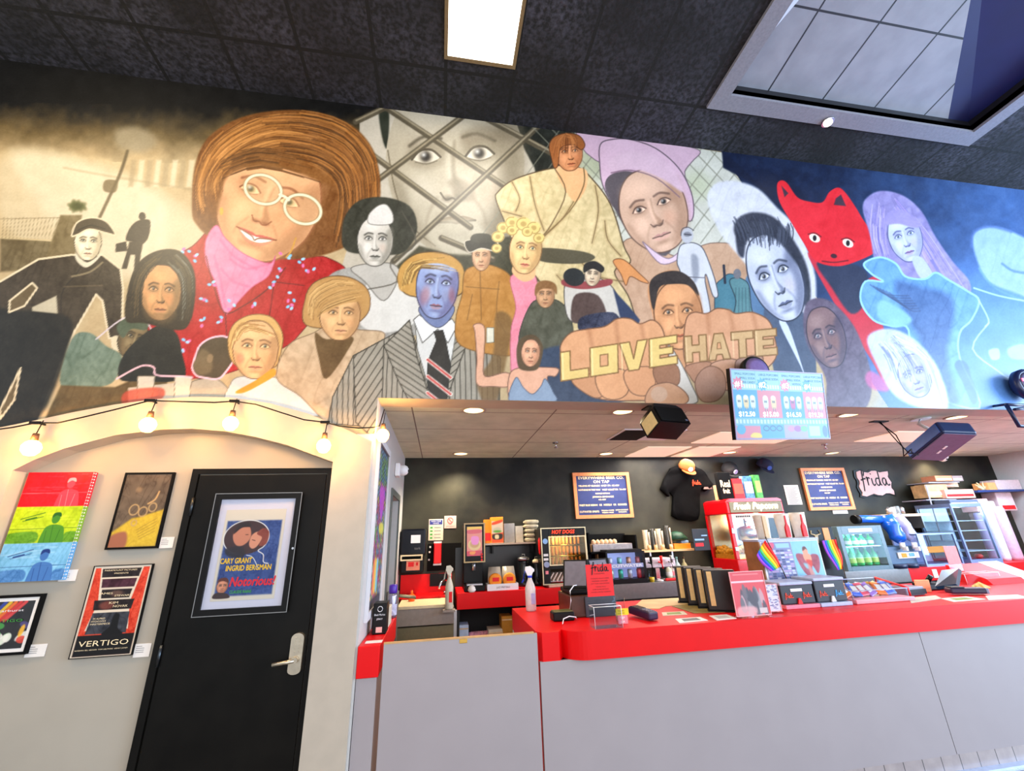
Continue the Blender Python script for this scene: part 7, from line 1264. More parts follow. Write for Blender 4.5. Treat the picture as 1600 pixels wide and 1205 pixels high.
pointl('popcorn_light', (cx+.12, 2.15, zh-.06), 5, (1, .82, .5), .05)
# snack packages standing on the popcorn machine
zz = zt-.02
def pack(lb, xl, xr, yt, Y, m, stripe=None, text=None, tm=None, lean=0.0):
    a, b = at(xl, 775, Y)[0], at(xr, 775, Y)[0]; z1_ = at((xl+xr)/2, yt, Y)[2]; T = thing('snack_package', lb, 'snack package', ((a+b)/2, Y, zt), 'packages on the popcorn machine'); mb = MB(); mb.box(a, b, Y, Y+.07, zt+.001, z1_, .004); mb.build('carton', m, T)
    if stripe: mb = MB(); mb.box(a+.01, b-.01, Y-.003, Y, zt+(z1_-zt)*.25, zt+(z1_-zt)*.75); mb.build('print', stripe, T)
    if text: sign(T, [(text[0], .02, (z1_-zt)*.45, (z1_-zt)*.26, b-a-.05), (text[1], .04, (z1_-zt)*.22, (z1_-zt)*.18, b-a-.09)], a, zt, Y-.004, tm, bold=.003)
pack('black package with cream lettering on the popcorn machine', 1127, 1147, 738, 2.12, blackm, None, ('Real', 'fruit'), goldp); pack('red package on the popcorn machine', 1148, 1164, 748, 2.12, redp, mat('orange_red', (240, 80, 50), .5)); pack('blue and white package on the popcorn machine', 1166, 1180, 744, 2.14, mat('blue_pack', (80, 140, 200), .5, var=.4, scale=30), paper); pack('green package, rightmost on the popcorn machine', 1183, 1193, 742, 2.12, mat('green_pack', (70, 170, 70), .5, var=.3, scale=30), mat('lime', (160, 210, 100), .5))
mb = MB(); a = at(1121, 775, 2.3)[0]; mb.box(a, a+.05, 2.3, 2.36, zt+.001, zt+.20, .004); one(mb, 'snack_package', mat('tan_edge', (220, 180, 130), .5), 'narrow tan package at the left edge of the popcorn machine top', 'snack package', (a, 2.3, zt), 'packages on the popcorn machine')

# green-lit bottle fridge
x0, x1, z0, z1 = px_box(1325, 900, 1376, 822, 2.0, CZ); x0 = at(1307, 824, 2.0)[0]; x1 = at(1377, 824, 2.0)[0]; z1 = at(1340, 822, 2.0)[2]; tg = mat('slate_teal', (86, 112, 124), .4); T = thing('bottle_fridge', 'grey countertop fridge full of green-lit bottles', 'fridge', ((x0+x1)/2, 2.2, CZ))
mb = MB(); mb.box(x0, x0+.06, 2.0, 2.5, CZ, z1, .004); mb.box(x1-.06, x1, 2.0, 2.5, CZ, z1, .004); mb.box(x0+.06, x1-.06, 2.0, 2.5, z1-.10, z1); mb.box(x0+.06, x1-.06, 2.0, 2.5, CZ, CZ+.05); mb.box(x0+.06, x1-.06, 2.46, 2.5, CZ+.05, z1-.1); mb.build('cabinet', tg, T)
mb = MB(); mb.box(x0+.06, x1-.06, 2.44, 2.459, CZ+.05, z1-.1); mb.build('lit_lining', mat('mint_lit', (120, 235, 190), emit=(90, 240, 170), estr=.8), T); mb = MB(); mb.box(x0+.16, x1-.16, 1.996, 2.0, z1-.075, z1-.03); mb.build('display', mat('pale_blue_grey', (180, 195, 210), .3), T); mb = MB(); mb.box(x0+.06, x1-.06, 1.997, 2.001, CZ+.05, z1-.1); mb.build('door_glass', clear, T); mb = MB(); mb.box(x0+.06, x1-.06, 2.02, 2.44, CZ+.28, CZ+.29); mb.build('inner_shelf', steel, T)
pointl('fridge_light', ((x0+x1)/2, 2.06, z1-.14), 1.6, (.5, 1, .75), .04)
proto = None
for r_ in range(2):
    for k in range(5):
        xx = x0+.11+k*(x1-x0-.22)/4; zb_ = CZ+(.052 if r_ == 0 else .291); h = .215 if r_ == 0 else .14
        if proto is None or k == 0: 
            proto = thing('green_bottle', '', 'bottle', (xx, 2.12, zb_), 'bottles in the green-lit fridge'); mb = MB(); mb.lathe(xx, 2.12, [(.036, zb_), (.04, zb_+.012), (.04, zb_+h*.55), (.03, zb_+h*.68), (.014, zb_+h*.8), (.014, zb_+h*.94)], 14); mb.build('glass_body', mat('green_glass', (20, 190, 90), .12, coat=.5), proto); mb = MB(); mb.cyl(xx, 2.12, zb_+h*.94, zb_+h, .016, n=10); mb.build('cap', paper, proto); mb = MB(); mb.lathe(xx, 2.12, [(.0412, zb_+h*.15), (.0412, zb_+h*.45)], 14, cap=False); mb.build('label', [mat('lime_label', (190, 235, 120), .5), paper][r_], proto); t = proto
        else: t = copy_tree(proto, (xx, 2.12, zb_))
        t['label'] = ['leftmost', 'second from left', 'middle', 'second from right', 'rightmost'][k]+' green bottle on the '+['lower', 'upper'][r_]+' level of the grey fridge'
# slush machine: two tilted blue barrels
T = thing('slush_machine', 'blue frozen drink machine with two sloping barrels', 'drink machine', (6.0, 2.2, CZ)); bb = mat('slush_blue', (20, 96, 214), .2, coat=.6); q0, q1 = at(1338, 812, 2.25), at(1383, 812, 2.1)
mb = MB(); xb0, xb1 = at(1392, 880, 2.1)[0], at(1447, 872, 2.0)[0]-.02; mb.box(xb0, xb1, 2.1, 2.5, CZ, CZ+.26, .015); mb.build('base', mat('slate_blue', (60, 90, 120), .4), T)
mb = MB(); mb.tube([tuple(at(1336, 812, 2.2)), tuple(at(1350, 811, 2.2)), tuple(at(1385, 812, 2.15))], [.045, .05, .055], 16); mb.build('top_barrel', bb, T); mb = MB(); mb.tube([tuple(at(1334, 812, 2.2)), tuple(at(1341, 812, 2.2))], .058, 16); mb.build('end_cap', black, T)
mb = MB(); mb.tube([tuple(at(1382, 806, 2.15)), tuple(at(1392, 822, 2.13)), tuple(at(1402, 838, 2.1)), tuple(at(1410, 846, 2.06))], [.09, .10, .095, .06], 18); mb.build('left_bowl', bb, T); mb = MB(); mb.tube([tuple(at(1399, 806, 2.2)), tuple(at(1412, 822, 2.18)), tuple(at(1424, 838, 2.15)), tuple(at(1430, 845, 2.1))], [.08, .085, .08, .05], 18); mb.build('right_bowl', mat('milky_bowl', (170, 175, 215), .15, coat=.6), T)
for k, px in enumerate((1411, 1430)): q = at(px, 858, 2.06); mb = MB(); mb.tube([tuple(at(px-2, 848, 2.06)), tuple(q)], .03, 10); mb.box(q[0]-.012, q[0]+.012, 2.0, 2.06, q[2]-.02, q[2]+.03); mb.build('dispensing_tap', white, T)
mb = MB(); a = px_box(1406, 873, 1440, 862, 2.08); mb.box(a[0], a[1]-.05, 2.085, 2.099, a[2], a[3]); mb.build('drip_panel', paper, T); mb = MB(); mb.box(a[0]+.05, a[0]+.13, 2.08, 2.085, a[2]+.01, a[3]-.01); mb.build('orange_picture', orange, T); mb = MB(); mb.box(a[0]+.17, a[0]+.25, 2.08, 2.085, a[2]+.02, a[3]-.01); mb.build('blue_picture', skyb, T)
for k, px in enumerate((1409, 1427)): q = at(px, 882, 2.0); mb = MB(); mb.lathe(q[0], 2.06, [(.10, CZ+.001), (.105, CZ+.045), (.09, CZ+.05)], 20); mb.build('drip_tray', mat('navy_tray', (20, 36, 70), .35), T)
# pale shelf over it with small cartons
q = at(1450, 802, 2.3); sz2 = q[2]; T = thing('mounted_shelf', 'pale wooden wall shelf above the blue drink machine', 'shelf', (7.0, BY, sz2)); mb = MB(); mb.prism([(at(1375, 800, 2.3)[0], 2.3), (at(1460, 800, 2.3)[0]-.08, 2.3), (at(1460, 800, 2.3)[0], 2.4), (at(1460, 800, 2.3)[0], BY), (at(1375, 800, 2.3)[0], BY)], sz2-.035, sz2, 'z'); mb.build('board', mat('pale_tan', (214, 180, 140), .5), T); mb = MB(); u = at(1435, 812, 2.4)[0]; mb.box(u, u+.02, 2.35, BY, sz2-.2, sz2-.035); mb.build('bracket', steel, T)
rs = np.random.RandomState(8); 
for k in range(4): u = at(1388+k*7, 798, 2.36)[0]; mb = MB(); mb.lathe(u, 2.36, [(.03, sz2+.0005), (.034, sz2+.07+.02*k % .05), (.012, sz2+.1)], 12); one(mb, 'jar', [steel, white, cup, steel][k], ['leftmost', 'second', 'third', 'rightmost'][k]+' of the small jars at the left end of the pale wooden shelf', 'jar', (u, 2.36, sz2), 'jars on the pale shelf', True)
# tall glass warmer case and stacked cartons above it
gx0, gx1 = at(1496, 820, 2.0)[0], at(1545, 820, 2.0)[0]; gz = at(1515, 792, 2.0)[2]; T = thing('display_case', 'tall glass food display case with steel shelves and a hanging price row', 'display case', (gx0, 2.2, CZ)); fm = mat('steel_blue', (130, 150, 190), .3, metal=.6)
mb = MB()
for (u, v) in ((gx0, 2.0), (gx1-.025, 2.0), (gx0, 2.45), (gx1-.025, 2.45)): mb.box(u, u+.025, v, v+.025, CZ+.06, gz)
mb.box(gx0, gx1, 2.0, 2.475, CZ, CZ+.06); mb.box(gx0, gx1, 2.0, 2.475, gz, gz+.05, .004); mb.build('frame', fm, T)
for k in range(4): mb = MB(); z = CZ+.16+k*.13; mb.box(gx0+.02, gx1-.02, 2.03, 2.45, z, z+.008); mb.build('glass_shelf', mat('shelf_pale', (205, 220, 240), .2), T)
mb = MB(); mb.box(gx0+.025, gx1-.025, 2.004, 2.008, CZ+.06, gz); mb.box(gx0+.004, gx0+.008, 2.025, 2.45, CZ+.06, gz); mb.build('pane', dgl, T); mb = MB(); mb.box(gx0+.025, gx1-.025, 2.44, 2.45, CZ+.06, gz); mb.build('rear_panel', mat('pale_blue_grey', (180, 195, 210), .3), T); mb = MB(); mb.lathe(gx0+.3, 2.1, [(.02, CZ+.061), (.05, CZ+.09), (.03, CZ+.12)], 14); mb.build('red_item', redp, T)
pointl('case_light', ((gx0+gx1)/2, 2.12, gz-.05), 5, (.85, .92, 1), .05)
for nm, xl, yb, xr, yt, Y, m, lb in (('box', 1486, 790, 1527, 780, 2.02, mat('slate_label', (80, 90, 110), .5), 'dark labelled carton lying on the tall glass case'), ('box', 1480, 779, 1520, 764, 2.25, mat('salmon_card', (216, 160, 140), .6), 'salmon carton with a red band on the stack over the glass case'), ('box', 1451, 778, 1478, 757, 2.3, mat('tan_box', (196, 160, 110), .6, var=.2, scale=15), 'tan windowed carton left of the salmon carton'), ('box', 1463, 752, 1487, 743, 2.3, mat('orange_tan', (214, 140, 100), .6), 'orange-tan box with a steel lid at the top of the carton pile'), ('box', 1489, 752, 1503, 743, 2.3, mat('taupe_box', (150, 130, 126), .6), 'small taupe box at the top right of the carton pile'), ('box', 1447, 762, 1496, 754, 2.46, mat('peach_box', (220, 180, 150), .6), 'flat peach carton in the middle of the carton pile'), ('box', 1529, 800, 1542, 779, 2.25, mat('pinkish', (206, 160, 160), .6), 'small pinkish carton at the right of the glass case top')):
    a = px_box(xl, yb, xr, yt, Y); T = thing(nm, lb, 'box', (a[0], Y, a[2])); mb = MB(); mb.box(a[0], a[1], Y, min(Y+.2, BY), a[2], a[3]-.003, .004); mb.build('carton', m, T); mb = MB(); h = a[3]-a[2]; mb.box(a[0]+.02, a[1]-.03, Y-.003, Y, a[2]+h*.2, a[2]+h*.45); mb.build('print', redp if 'red' in lb else paper, T)
a = at(1445, 779, 2.28); mb = MB(); b = at(1545, 779, 2.28); zq = at(1490, 781, 2.28)[2]
T = thing('tiered_rack', 'pale metal rack holding the carton pile above the glass case', 'rack', (7.1, 2.3, zq)); mb = MB(); mb.tube([(at(1447, 760, 2.27)[0], 2.27, 2.1), (at(1462, 815, 2.27)[0], 2.27, CZ+.3)], .01, 6); 
for zz_ in (at(1465, 779, 2.27)[2]-.012,): mb.box(at(1451, 779, 2.27)[0]-.05, gx1, 2.27, BY, zz_-.012, zz_); mb.box(at(1463, 753, 2.27)[0]-.1, at(1503, 753, 2.27)[0], 2.3, BY, at(1475, 753, 2.3)[2]-.012, at(1475, 753, 2.3)[2]-.001)
mb.build('shelves', mat('pale_metal', (170, 170, 190), .4), T)
# low glass case left of it
a = px_box(1447, 872, 1492, 832, 2.0, CZ+.03); T = thing('display_case', 'low glass case with an orange sign right of the blue drink machine', 'display case', (a[0], 2.1, CZ)); mb = MB(); frame(mb, a[0], a[1], CZ+.0, a[3], 2.02, 2.04, .02); mb.box(a[0], a[1], 2.04, 2.4, CZ, CZ+.03); mb.box(a[0], a[1], 2.04, 2.4, a[3]-.02, a[3]); mb.build('frame', fm, T); mb = MB(); mb.box(a[0]+.02, a[1]-.02, 2.38, 2.4, CZ+.03, a[3]-.02); mb.build('rear_panel', mat('violet_panel', (130, 140, 190), .4), T); mb = MB(); mb.box(a[0]+.13, a[1]-.08, 2.1, 2.12, CZ+.16, CZ+.24, .004); mb.build('orange_sign', orange, T); mb = MB(); mb.box(a[0]+.02, a[1]-.02, 2.026, 2.03, CZ+.03, a[3]-.02); mb.build('pane', dgl, T)
# steel cupboards/boxes on the right wall
T = thing('corner_shelf', 'pale shelf high on the rear wall by the right-hand corner', 'shelf', (8.4, BY, 2.1)); a = px_box(1527, 766, 1600, 764, 2.3); mb = MB(); mb.box(a[0], XR-.01, 2.3, BY, a[2]-.03, a[2]); mb.build('board', mat('navy_shelf', (24, 50, 110), .5), T)
sc = [(1560, 1600, 750, 'long pinkish-grey box with stamps on the corner shelf', mat('pink_grey', (206, 186, 190), .6)), (1546, 1559, 754, 'small orange box on the corner shelf', mat('pale_orange', (230, 160, 100), .6))]
for xl, xr, yt, lb, m in sc: u, v = at(xl, 765, 2.35)[0], min(at(xr, 765, 2.35)[0], XR-.02); z_ = at(xl+5, yt, 2.35)[2]; mb = MB(); mb.box(u, v, 2.35, 2.55, a[2]+.001, z_, .004); one(mb, 'box', m, lb, 'box', (u, 2.35, a[2]))
u = at(1533, 765, 2.4)[0]; mb = MB(); 
for k in range(9): t_ = k*.7; mb.tube([(u+.05, 2.4, a[2]+.02), (u+.05+.12*math.cos(t_), 2.4-.02*math.sin(t_*2), a[2]+.07+.06*math.sin(t_))], [.016, .006], 6)
one(mb, 'dried_plant', mat('cream_plant', (206, 190, 150), .8), 'small cream tangled ornament at the left end of the corner shelf', 'ornament', (u, 2.4, a[2]))
# containers on the back counter at the far right
for k, (xl, xr, yt, m, lb) in enumerate(((1566, 1578, 800, mat('violet_tub', (150, 140, 180), .4), 'violet-grey upright container right of the tall glass case'), (1580, 1592, 795, mat('white_tub', (200, 210, 225), .4), 'white upright container with a yellow edge at the far right'), (1594, 1610, 790, mat('pink_tub', (190, 160, 180), .5), 'pinkish rounded bin at the right edge of the back counter'))):
    u, v = at(xl, 860, 2.1)[0], at(xr, 860, 2.1)[0]; z_ = at(xl, yt, 2.1)[2]; mb = MB(); mb.lathe((u+v)/2, 2.25, [((v-u)*.42, CZ+.0005), ((v-u)*.5, CZ+.04), ((v-u)*.5, z_-.04), ((v-u)*.42, z_)], 18); one(mb, 'container', m, lb, 'container', ((u+v)/2, 2.25, CZ), None, True)
for k, (xl, xr, yt, yb, lb) in enumerate(((1549, 1562, 782, 812, 'pale carton above the violet-grey container'), (1575, 1588, 768, 798, 'pale pink dispenser housing by the corner'))):
    a = px_box(xl, yb, xr, yt, 2.35); T = thing('cup_dispenser', lb, 'dispenser', (a[0], BY, a[2])); mb = MB(); mb.box(a[0], a[1], 2.42, BY, a[2], a[3], .015); mb.build('housing', mat('pale_rose', (224, 200, 204), .4), T); mb = MB(); mb.box(a[0]+.04, a[1]-.04, 2.41, 2.42, a[2]+.02, a[2]+.08, .005); mb.build('red_mark', redp, T)

# ------------------------------------------------------------------ sink end and left of the gate
q = at(632, 958, 1.45); T = thing('steel_post', 'dull steel post with a lever at the wall end behind the chalk menu', 'post', (XP+.1, 1.2, 0))
mb = MB(); mb.box(XP+.02, XP+.12, 1.24, 1.30, 0.0, 1.16, .004); mb.build('post', mat('dull_steel', (120, 120, 112), .4, metal=.5), T); mb = MB(); mb.tube([(XP+.12, 1.26, 1.12), (XP+.26, 1.35, 1.09)], .014, 8); mb.build('lever', mat('brass_grey', (150, 140, 110), .4, metal=.5), T)
X_, Y_ = onz(632, 958, 1.0)[:2]; Y_ = .93; X_ = -.405+.02
c = at(632, 958, .93); T = thing('spray_can', 'silver spray can with a purple cap on the narrow red side counter', 'spray can', (c[0]-.0, .93, 1.0)); cx = c[0]
cx = min(cx, -.365); mb = MB(); mb.lathe(cx, .93, [(.034, 1.001), (.037, 1.01), (.037, 1.16), (.030, 1.18)], 20); mb.build('body', mat('silver_can', (150, 150, 170), .2, metal=.7), T); mb = MB(); mb.lathe(cx, .93, [(.031, 1.181), (.033, 1.19), (.033, 1.235), (.027, 1.245)], 20); mb.build('cap', purple, T); mb = MB(); mb.lathe(cx, .93, [(.0378, 1.02), (.0378, 1.10)], 20, cap=False); mb.build('label', mat('white_blue_label', (190, 195, 225), .5, var=.3, scale=40), T)
a = onz(571, 983, 1.0); T = thing('snack_carton', 'black carton with a round emblem on the narrow side counter', 'box', (-.41, .3, 1.0)); x0, x1, yb = XP+.035, XP+.125, .30
z1 = at(575, 944, yb)[2]; mb = MB(); mb.box(x0, x1, yb, yb+.14, 1.001, z1, .004); mb.build('carton', black, T)
mb = MB(); cx_ = (x0+x1)/2; mb.tube([(cx_+.016*math.cos(t), yb-.002, z1-.035+.016*math.sin(t)) for t in np.linspace(0, 2*PI, 17)], .002, 5); mb.build('round_emblem', white, T); sign(T, [('Black Market', .010, z1-1.0-.075, .012, x1-x0-.02), ('JERKY', .025, z1-1.0-.10, .010, .04)], x0, 1.0, yb-.002, white); mb = MB(); mb.box(cx_-.02, cx_+.02, yb-.002, yb-.0005, 1.012, 1.045); mb.build('pale_patch', mat('pale_pink', (226, 176, 166), .5), T)
mb = MB(); mb.box(XP+.03, XP+.12, .52, .70, 1.001, 1.13, .005); one(mb, 'paper_stack', mat('cream_card', (206, 196, 176), .7), 'cream stack of papers behind the black carton on the side counter', 'paper', (XP+.08, .6, 1.0))
def spray(lb, cx, cy, z, h, bodym, trig, labelm, rad):
    T = thing('spray_bottle', lb, 'spray bottle', (cx, cy, z)); mb = MB(); mb.lathe(cx, cy, [(rad*.9, z+.001), (rad, z+.012), (rad, z+h*.50), (rad*.82, z+h*.58), (rad*.42, z+h*.70), (rad*.36, z+h*.74)], 20); mb.build('bottle', bodym, T)
    mb = MB(); mb.cyl(cx, cy, z+h*.74, z+h*.79, rad*.45, n=16); mb.build('collar', trig, T); hz = z+h*.79; mb = MB()
    mb.prism([(cx-rad*.5, hz), (cx+rad*.35, hz), (cx+rad*.6, hz+h*.07), (cx+rad*.9, hz+h*.09), (cx+rad*.9, hz+h*.14), (cx+rad*.2, hz+h*.21), (cx-rad*.8, hz+h*.20), (cx-rad*.9, hz+h*.12)], cy-.012, cy+.012); mb.build('spray_head', white if labelm is not None else bodym, T)
    mb = MB(); mb.tube([(cx-rad*.75, cy, hz+h*.12), (cx-rad*1.1, cy, hz+h*.02), (cx-rad*1.3, cy, hz-h*.10), (cx-rad*1.6, cy, hz-h*.16)], [.008, .007, .007, .005], 8); mb.build('trigger', trig, T)
    mb = MB(); mb.box(cx-rad*.1, cx+rad*.72, cy-rad-.001, cy-rad*.62, z+h*.16, z+h*.40, .002); mb.build('label', labelm or redp, T); return T
c = at(701, 972, 1.74); spray('off-white spray bottle with a red label in front of the sink', c[0], 1.70, .9055+.02, .40, mat('offwhite_bottle', (206, 200, 180), .4), mat('offwhite_bottle', (206, 200, 180)), None, .040)
mb = MB(); mb.box(c[0]-.06, c[0]+.06, 1.65, 1.739, .905, .925); one(mb, 'sink_ledge', mat('taupe_cabinet', (150, 138, 128)), 'small taupe ledge on the sink unit front carrying the off-white bottle', 'ledge', (c[0], 1.7, .905))
c = at(830, 955, .83); spray('clear spray bottle with a blue trigger on the near corner of the red counter', c[0], .83, 1.0, at(826, 885, .83)[2]-1.0, mat('milky_bottle', (214, 210, 212), .25, coat=.3), mat('spray_blue', (40, 70, 220), .35), mat('lilac_label', (170, 170, 220), .5), .044)
q = at(643, 940, 2.1); mb = MB(); mb.lathe(q[0], 2.1, [(.03, .966), (.034, .975), (.03, 1.03), (.012, 1.04), (.012, 1.07)], 14); tag(mb.build('soap_bottle', mat('orange_soap', (250, 90, 20), .3), None, (q[0], 2.1, .966), True), 'small orange soap bottle beside the sink', 'bottle')
# stored things under the back counter
for k, (xl, yb_, xr, yt, m, nm, lb) in enumerate(((717, 1000, 732, 976, mat('pale_blue_bag', (190, 210, 240), .5), 'paper_bag', 'pale blue paper bag at the left under the back counter'), (763, 1000, 786, 982, mat('cream_card', (206, 196, 176)), 'box', 'cream carton under the back counter'), (784, 1000, 800, 962, mat('ochre_board', (190, 130, 40), .7), 'flat_box', 'ochre cardboard standing upright under the back counter'), (801, 1000, 806, 966, white, 'flat_box', 'white upright board beside the ochre cardboard'))):
    a = px_box(xl, yb_, xr, yt, 2.12); T = thing(nm, lb, 'box' if 'box' in nm else 'bag', (a[0], 2.15, .37)); mb = MB(); mb.box(a[0], a[1], 2.1, 2.3, .371, a[3], .006); mb.build('body', m, T)
    mb = MB(); mb.box(a[0]+.004, a[1]-.004, 2.096, 2.1, a[3]-.04, a[3]-.028); mb.build('tape', beige, T)
a = px_box(735, 1000, 762, 987, 2.15); mb = MB()
for k in range(8): mb.lathe(a[0]+k*(a[1]-a[0])/8+.02, 2.2, [(.03, .371), (.04, .55), (.036, a[3]-.01-.02*(k % 2)), (.01, a[3])], 9)
one(mb, 'striped_bags', mat('pink_white_bags', (214, 150, 170), .6, var=.3, scale=30), 'cluster of pink and white striped bags under the back counter', 'bag', (a[0], 2.2, .37))

# ------------------------------------------------------------------ goods on the red front counter (top z = 1.0)
K = 1.0
def on(px, py): q = onz(px, py, K); return q[0], q[1]
# cash drawer base, till stand with two tablets
T = thing('card_scanner', 'flat black box at the left of the till stand', 'scanner', (.89, .33, K)); mb = MB(); mb.box(.825, .985, .31, .42, K+.001, K+.06, .01); mb.build('body', black, T); mb = MB(); mb.box(.835, .975, .315, .415, K+.06, K+.064); mb.build('olive_top', mat('olive_top', (90, 90, 50), .4), T)
T = thing('till_stand', 'wood and black till stand carrying two tilted tablets', 'till', (1.12, .5, K)); x0, x1 = .985, 1.30
mb = MB(); mb.box(x0, x1, .40, .75, K+.001, K+.15, .008); mb.build('base', mat('dark_walnut', (72, 38, 20), .35, var=.3, scale=8), T); mb = MB(); mb.box(x0+.11, x1+.04, .385, .40, K+.001, K+.14, .004); mb.build('front_plate', mat('slate_front', (52, 56, 64), .4), T); mb = MB(); mb.box(x0+.01, x1+.02, .42, .72, K+.15, K+.19, .02); mb.build('tray', black, T)
for u, rz, nm in ((x0+.06, -.5, 'tablet'), (x1-.02, .35, 'tablet')):
    M = Matrix.Translation((u+.02, .5, K+.185)) @ Matrix.Rotation(rz, 4, 'Z') @ Matrix.Rotation(-.35, 4, 'X'); mb = MB(); obox(mb, M, -.10, .10, -.012, .012, 0, .22, .006); tb = mb.build(nm, black, T); mb = MB(); obox(mb, M, -.085, .085, -.016, -.012, .02, .205); mb.build('screen', mat('tablet_screen', (120, 118, 130), .1, coat=.5), tb)
mb = MB(); mb.tube([(.965, .36, K+.07), (.972, .34, K+.13), (.98, .37, K+.19), (1.02, .4, K+.22), (1.05, .42, K+.22)], .004, 6); mb.tube([(.86, .2, K+.006), (.88, .24, K+.03), (.93, .26, K+.04), (.98, .27, K+.03), (1.0, .33, K+.008)], .0035, 6); one(mb, 'white_cable', white, 'thin pale cable looping around the till stand', 'cable', (.95, .3, K))
# red sign in a clear holder
def red_holder(lb, cx, y, wd, ztop, boxw, boxh, script=True, txt=True, mred=redp, grp=None):
    T = thing('sign_holder', lb, 'sign', (cx, y, K)); x0, x1 = cx-wd/2, cx+wd/2
    mb = MB(); mb.box(x0, x1, y, y+.003, K+.18, ztop); rs_ = mb.build('red_sheet', mred, T); mb = MB()
    mb.box(x0-.003, x1+.003, y+.004, y+.006, K+.001, ztop+.003)
    mb.box(x0, x0+boxw, y-.10, y-.097, K+.001, K+boxh); mb.box(x0, x0+.003, y-.097, y, K+.001, K+boxh); mb.box(x0+boxw-.003, x0+boxw, y-.097, y, K+.001, K+boxh); mb.box(x0+.003, x0+boxw-.003, y-.097, y, K+.001, K+.004); mb.build('acrylic', clear, T)
    mb = MB(); 
    for u in (x0, x0+boxw): mb.tube([(u, y-.1, K+.002), (u, y-.1, K+boxh), (u, y, K+boxh)], .0022, 5)
    mb.tube([(x0, y-.1, K+boxh), (x0+boxw, y-.1, K+boxh)], .0022, 5); mb.tube([(x0, y, K+boxh), (x0+boxw, y, K+boxh)], .0022, 5); mb.build('bright_edges', white, T)
    h = ztop-K-.18
    if script: frida(rs_, x0+wd*.2, K+.18+h*.78, y-.004, wd*.66, ink, lw=.10)
    if txt: sign(rs_, [(s_, wd*(.5-w_/2), h*z_, h*.035, wd*w_) for s_, z_, w_ in (('CINEMA', .69, .4), ('TICKETS SOLD HERE', .54, .7), ('PLEASE ORDER', .46, .6), ('AT THE COUNTER', .38, .7), ('THANK YOU', .28, .4), ('FOR SUPPORTING', .20, .6), ('YOUR LOCAL CINEMA', .12, .75))], x0, K+.18, y-.004, mat('dark_red_ink', (90, 6, 10), .6), 'sheet_lettering')
    return T
c0, c1 = at(916, 900, .08)[0], at(957, 900, .08)[0]; red_holder('tall bright red sheet in a clear acrylic holder before the till', (c0+c1)/2, .08, c1-c0, at(935, 882, .08)[2], .19, .13)
T = thing('tip_cup', 'clear tip cup with crumpled paper beside a yellow-topped label', 'cup', (1.28, .16, K)); mb = MB(); mb.lathe(1.285, .20, [(.03, K+.001), (.045, K+.15)], 16, cap=False); mb.build('cup', clear, T); mb = MB(); mb.lathe(1.285, .2, [(.025, K+.004), (.032, K+.05), (.01, K+.06)], 7); mb.build('crumpled_paper', paper, T)
T = thing('yellow_tag', 'small card standing on the counter with a yellow top and pink-white print', 'card', (1.31, .09, K)); x0, x1 = 1.225, 1.30; mb = MB(); mb.box(x0, x1-.005, .09, .095, K+.001, K+.055); mb.build('pink_card', pinkm, T); mb = MB(); mb.box(x0-.012, x1+.005, .087, .093, K+.055, K+.095); mb.build('yellow_card', yellow, T); sign(T, [('THANKS', .0, .077, .010, .05), ('FOR TIPS', .0, .062, .009, .05)], x0, K, .0865, ink); sign(T, [('TIP', .014, .03, .016, .035), ('JAR', .014, .008, .014, .035)], x0, K, .0893, white, 'white_print')
T = thing('card_reader', 'dark violet card terminal lying right of the yellow tag', 'card reader', (1.47, .22, K)); M = Matrix.Translation((1.47, .22, K+.035)) @ Matrix.Rotation(.22, 4, 'Z') @ Matrix.Rotation(.05, 4, 'X'); dv = mat('dark_violet', (40, 28, 60), .35); mb = MB(); obox(mb, M, -.042, .042, -.12, .12, -.022, .03, .012); mb.build('body', dv, T); mb = MB(); obox(mb, M, -.032, .032, .0, .1, .03, .033); mb.build('screen', mat('reader_screen', (60, 60, 66), .15), T); mb = MB()
for i_ in range(3):
    for j_ in range(4): obox(mb, M, -.028+i_*.02, -.014+i_*.02, -.10+j_*.022, -.086+j_*.022, .03, .034)
mb.build('keys', mat('key_grey', (110, 104, 120), .5), T)
# flat papers and the mats
def flat(name, lb, cat, pts, m, t=.003, z=K+.0008, prt=None):
    P4 = [on(*p) for p in pts]; T = thing(name, lb, cat, (P4[0][0], P4[0][1], z)); mb = MB(); mb.prism(P4, z, z+t, 'z'); mb.build('sheet', m, T)
    if prt: c = np.mean(P4, 0); mb = MB(); mb.prism([tuple(c+(np.array(p)-c)*.6) for p in P4], z+t, z+t+.0006, 'z'); mb.build('print', prt, T)
    return T
flat('counter_mat', 'large pale tan mat spread behind the card terminal', 'mat', [(988, 951), (1003, 938), (1062, 935), (1090, 944), (1040, 948), (1030, 952)], mat('tan_mat', (206, 176, 130), .6, var=.15, scale=4)); flat('wood_mat', 'olive-brown board lying left of the dark table menus', 'mat', [(1050, 948), (1092, 943), (1148, 953), (1142, 957), (1085, 959)], mat('olive_wood', (134, 116, 62), .5, var=.25, scale=12))
flat('paper_slip', 'narrow cream paper slip with a green print right of the card terminal', 'paper', [(1034, 958), (1068, 956), (1074, 961), (1036, 963)], mat('cream_card', (206, 196, 176)), prt=mat('olive_green', (120, 140, 60), .6)); flat('paper_slip', 'grey and white paper slip near the front counter edge', 'paper', [(1055, 968), (1094, 965), (1106, 970), (1062, 974)], paper, prt=mat('grey_ink', (120, 118, 118))); flat('paper_slip', 'white business card sheet left of the red flyer holder', 'paper', [(1108, 963), (1136, 961), (1151, 967), (1120, 970)], paper, prt=mat('pale_grey_ink', (190, 190, 195), .6))
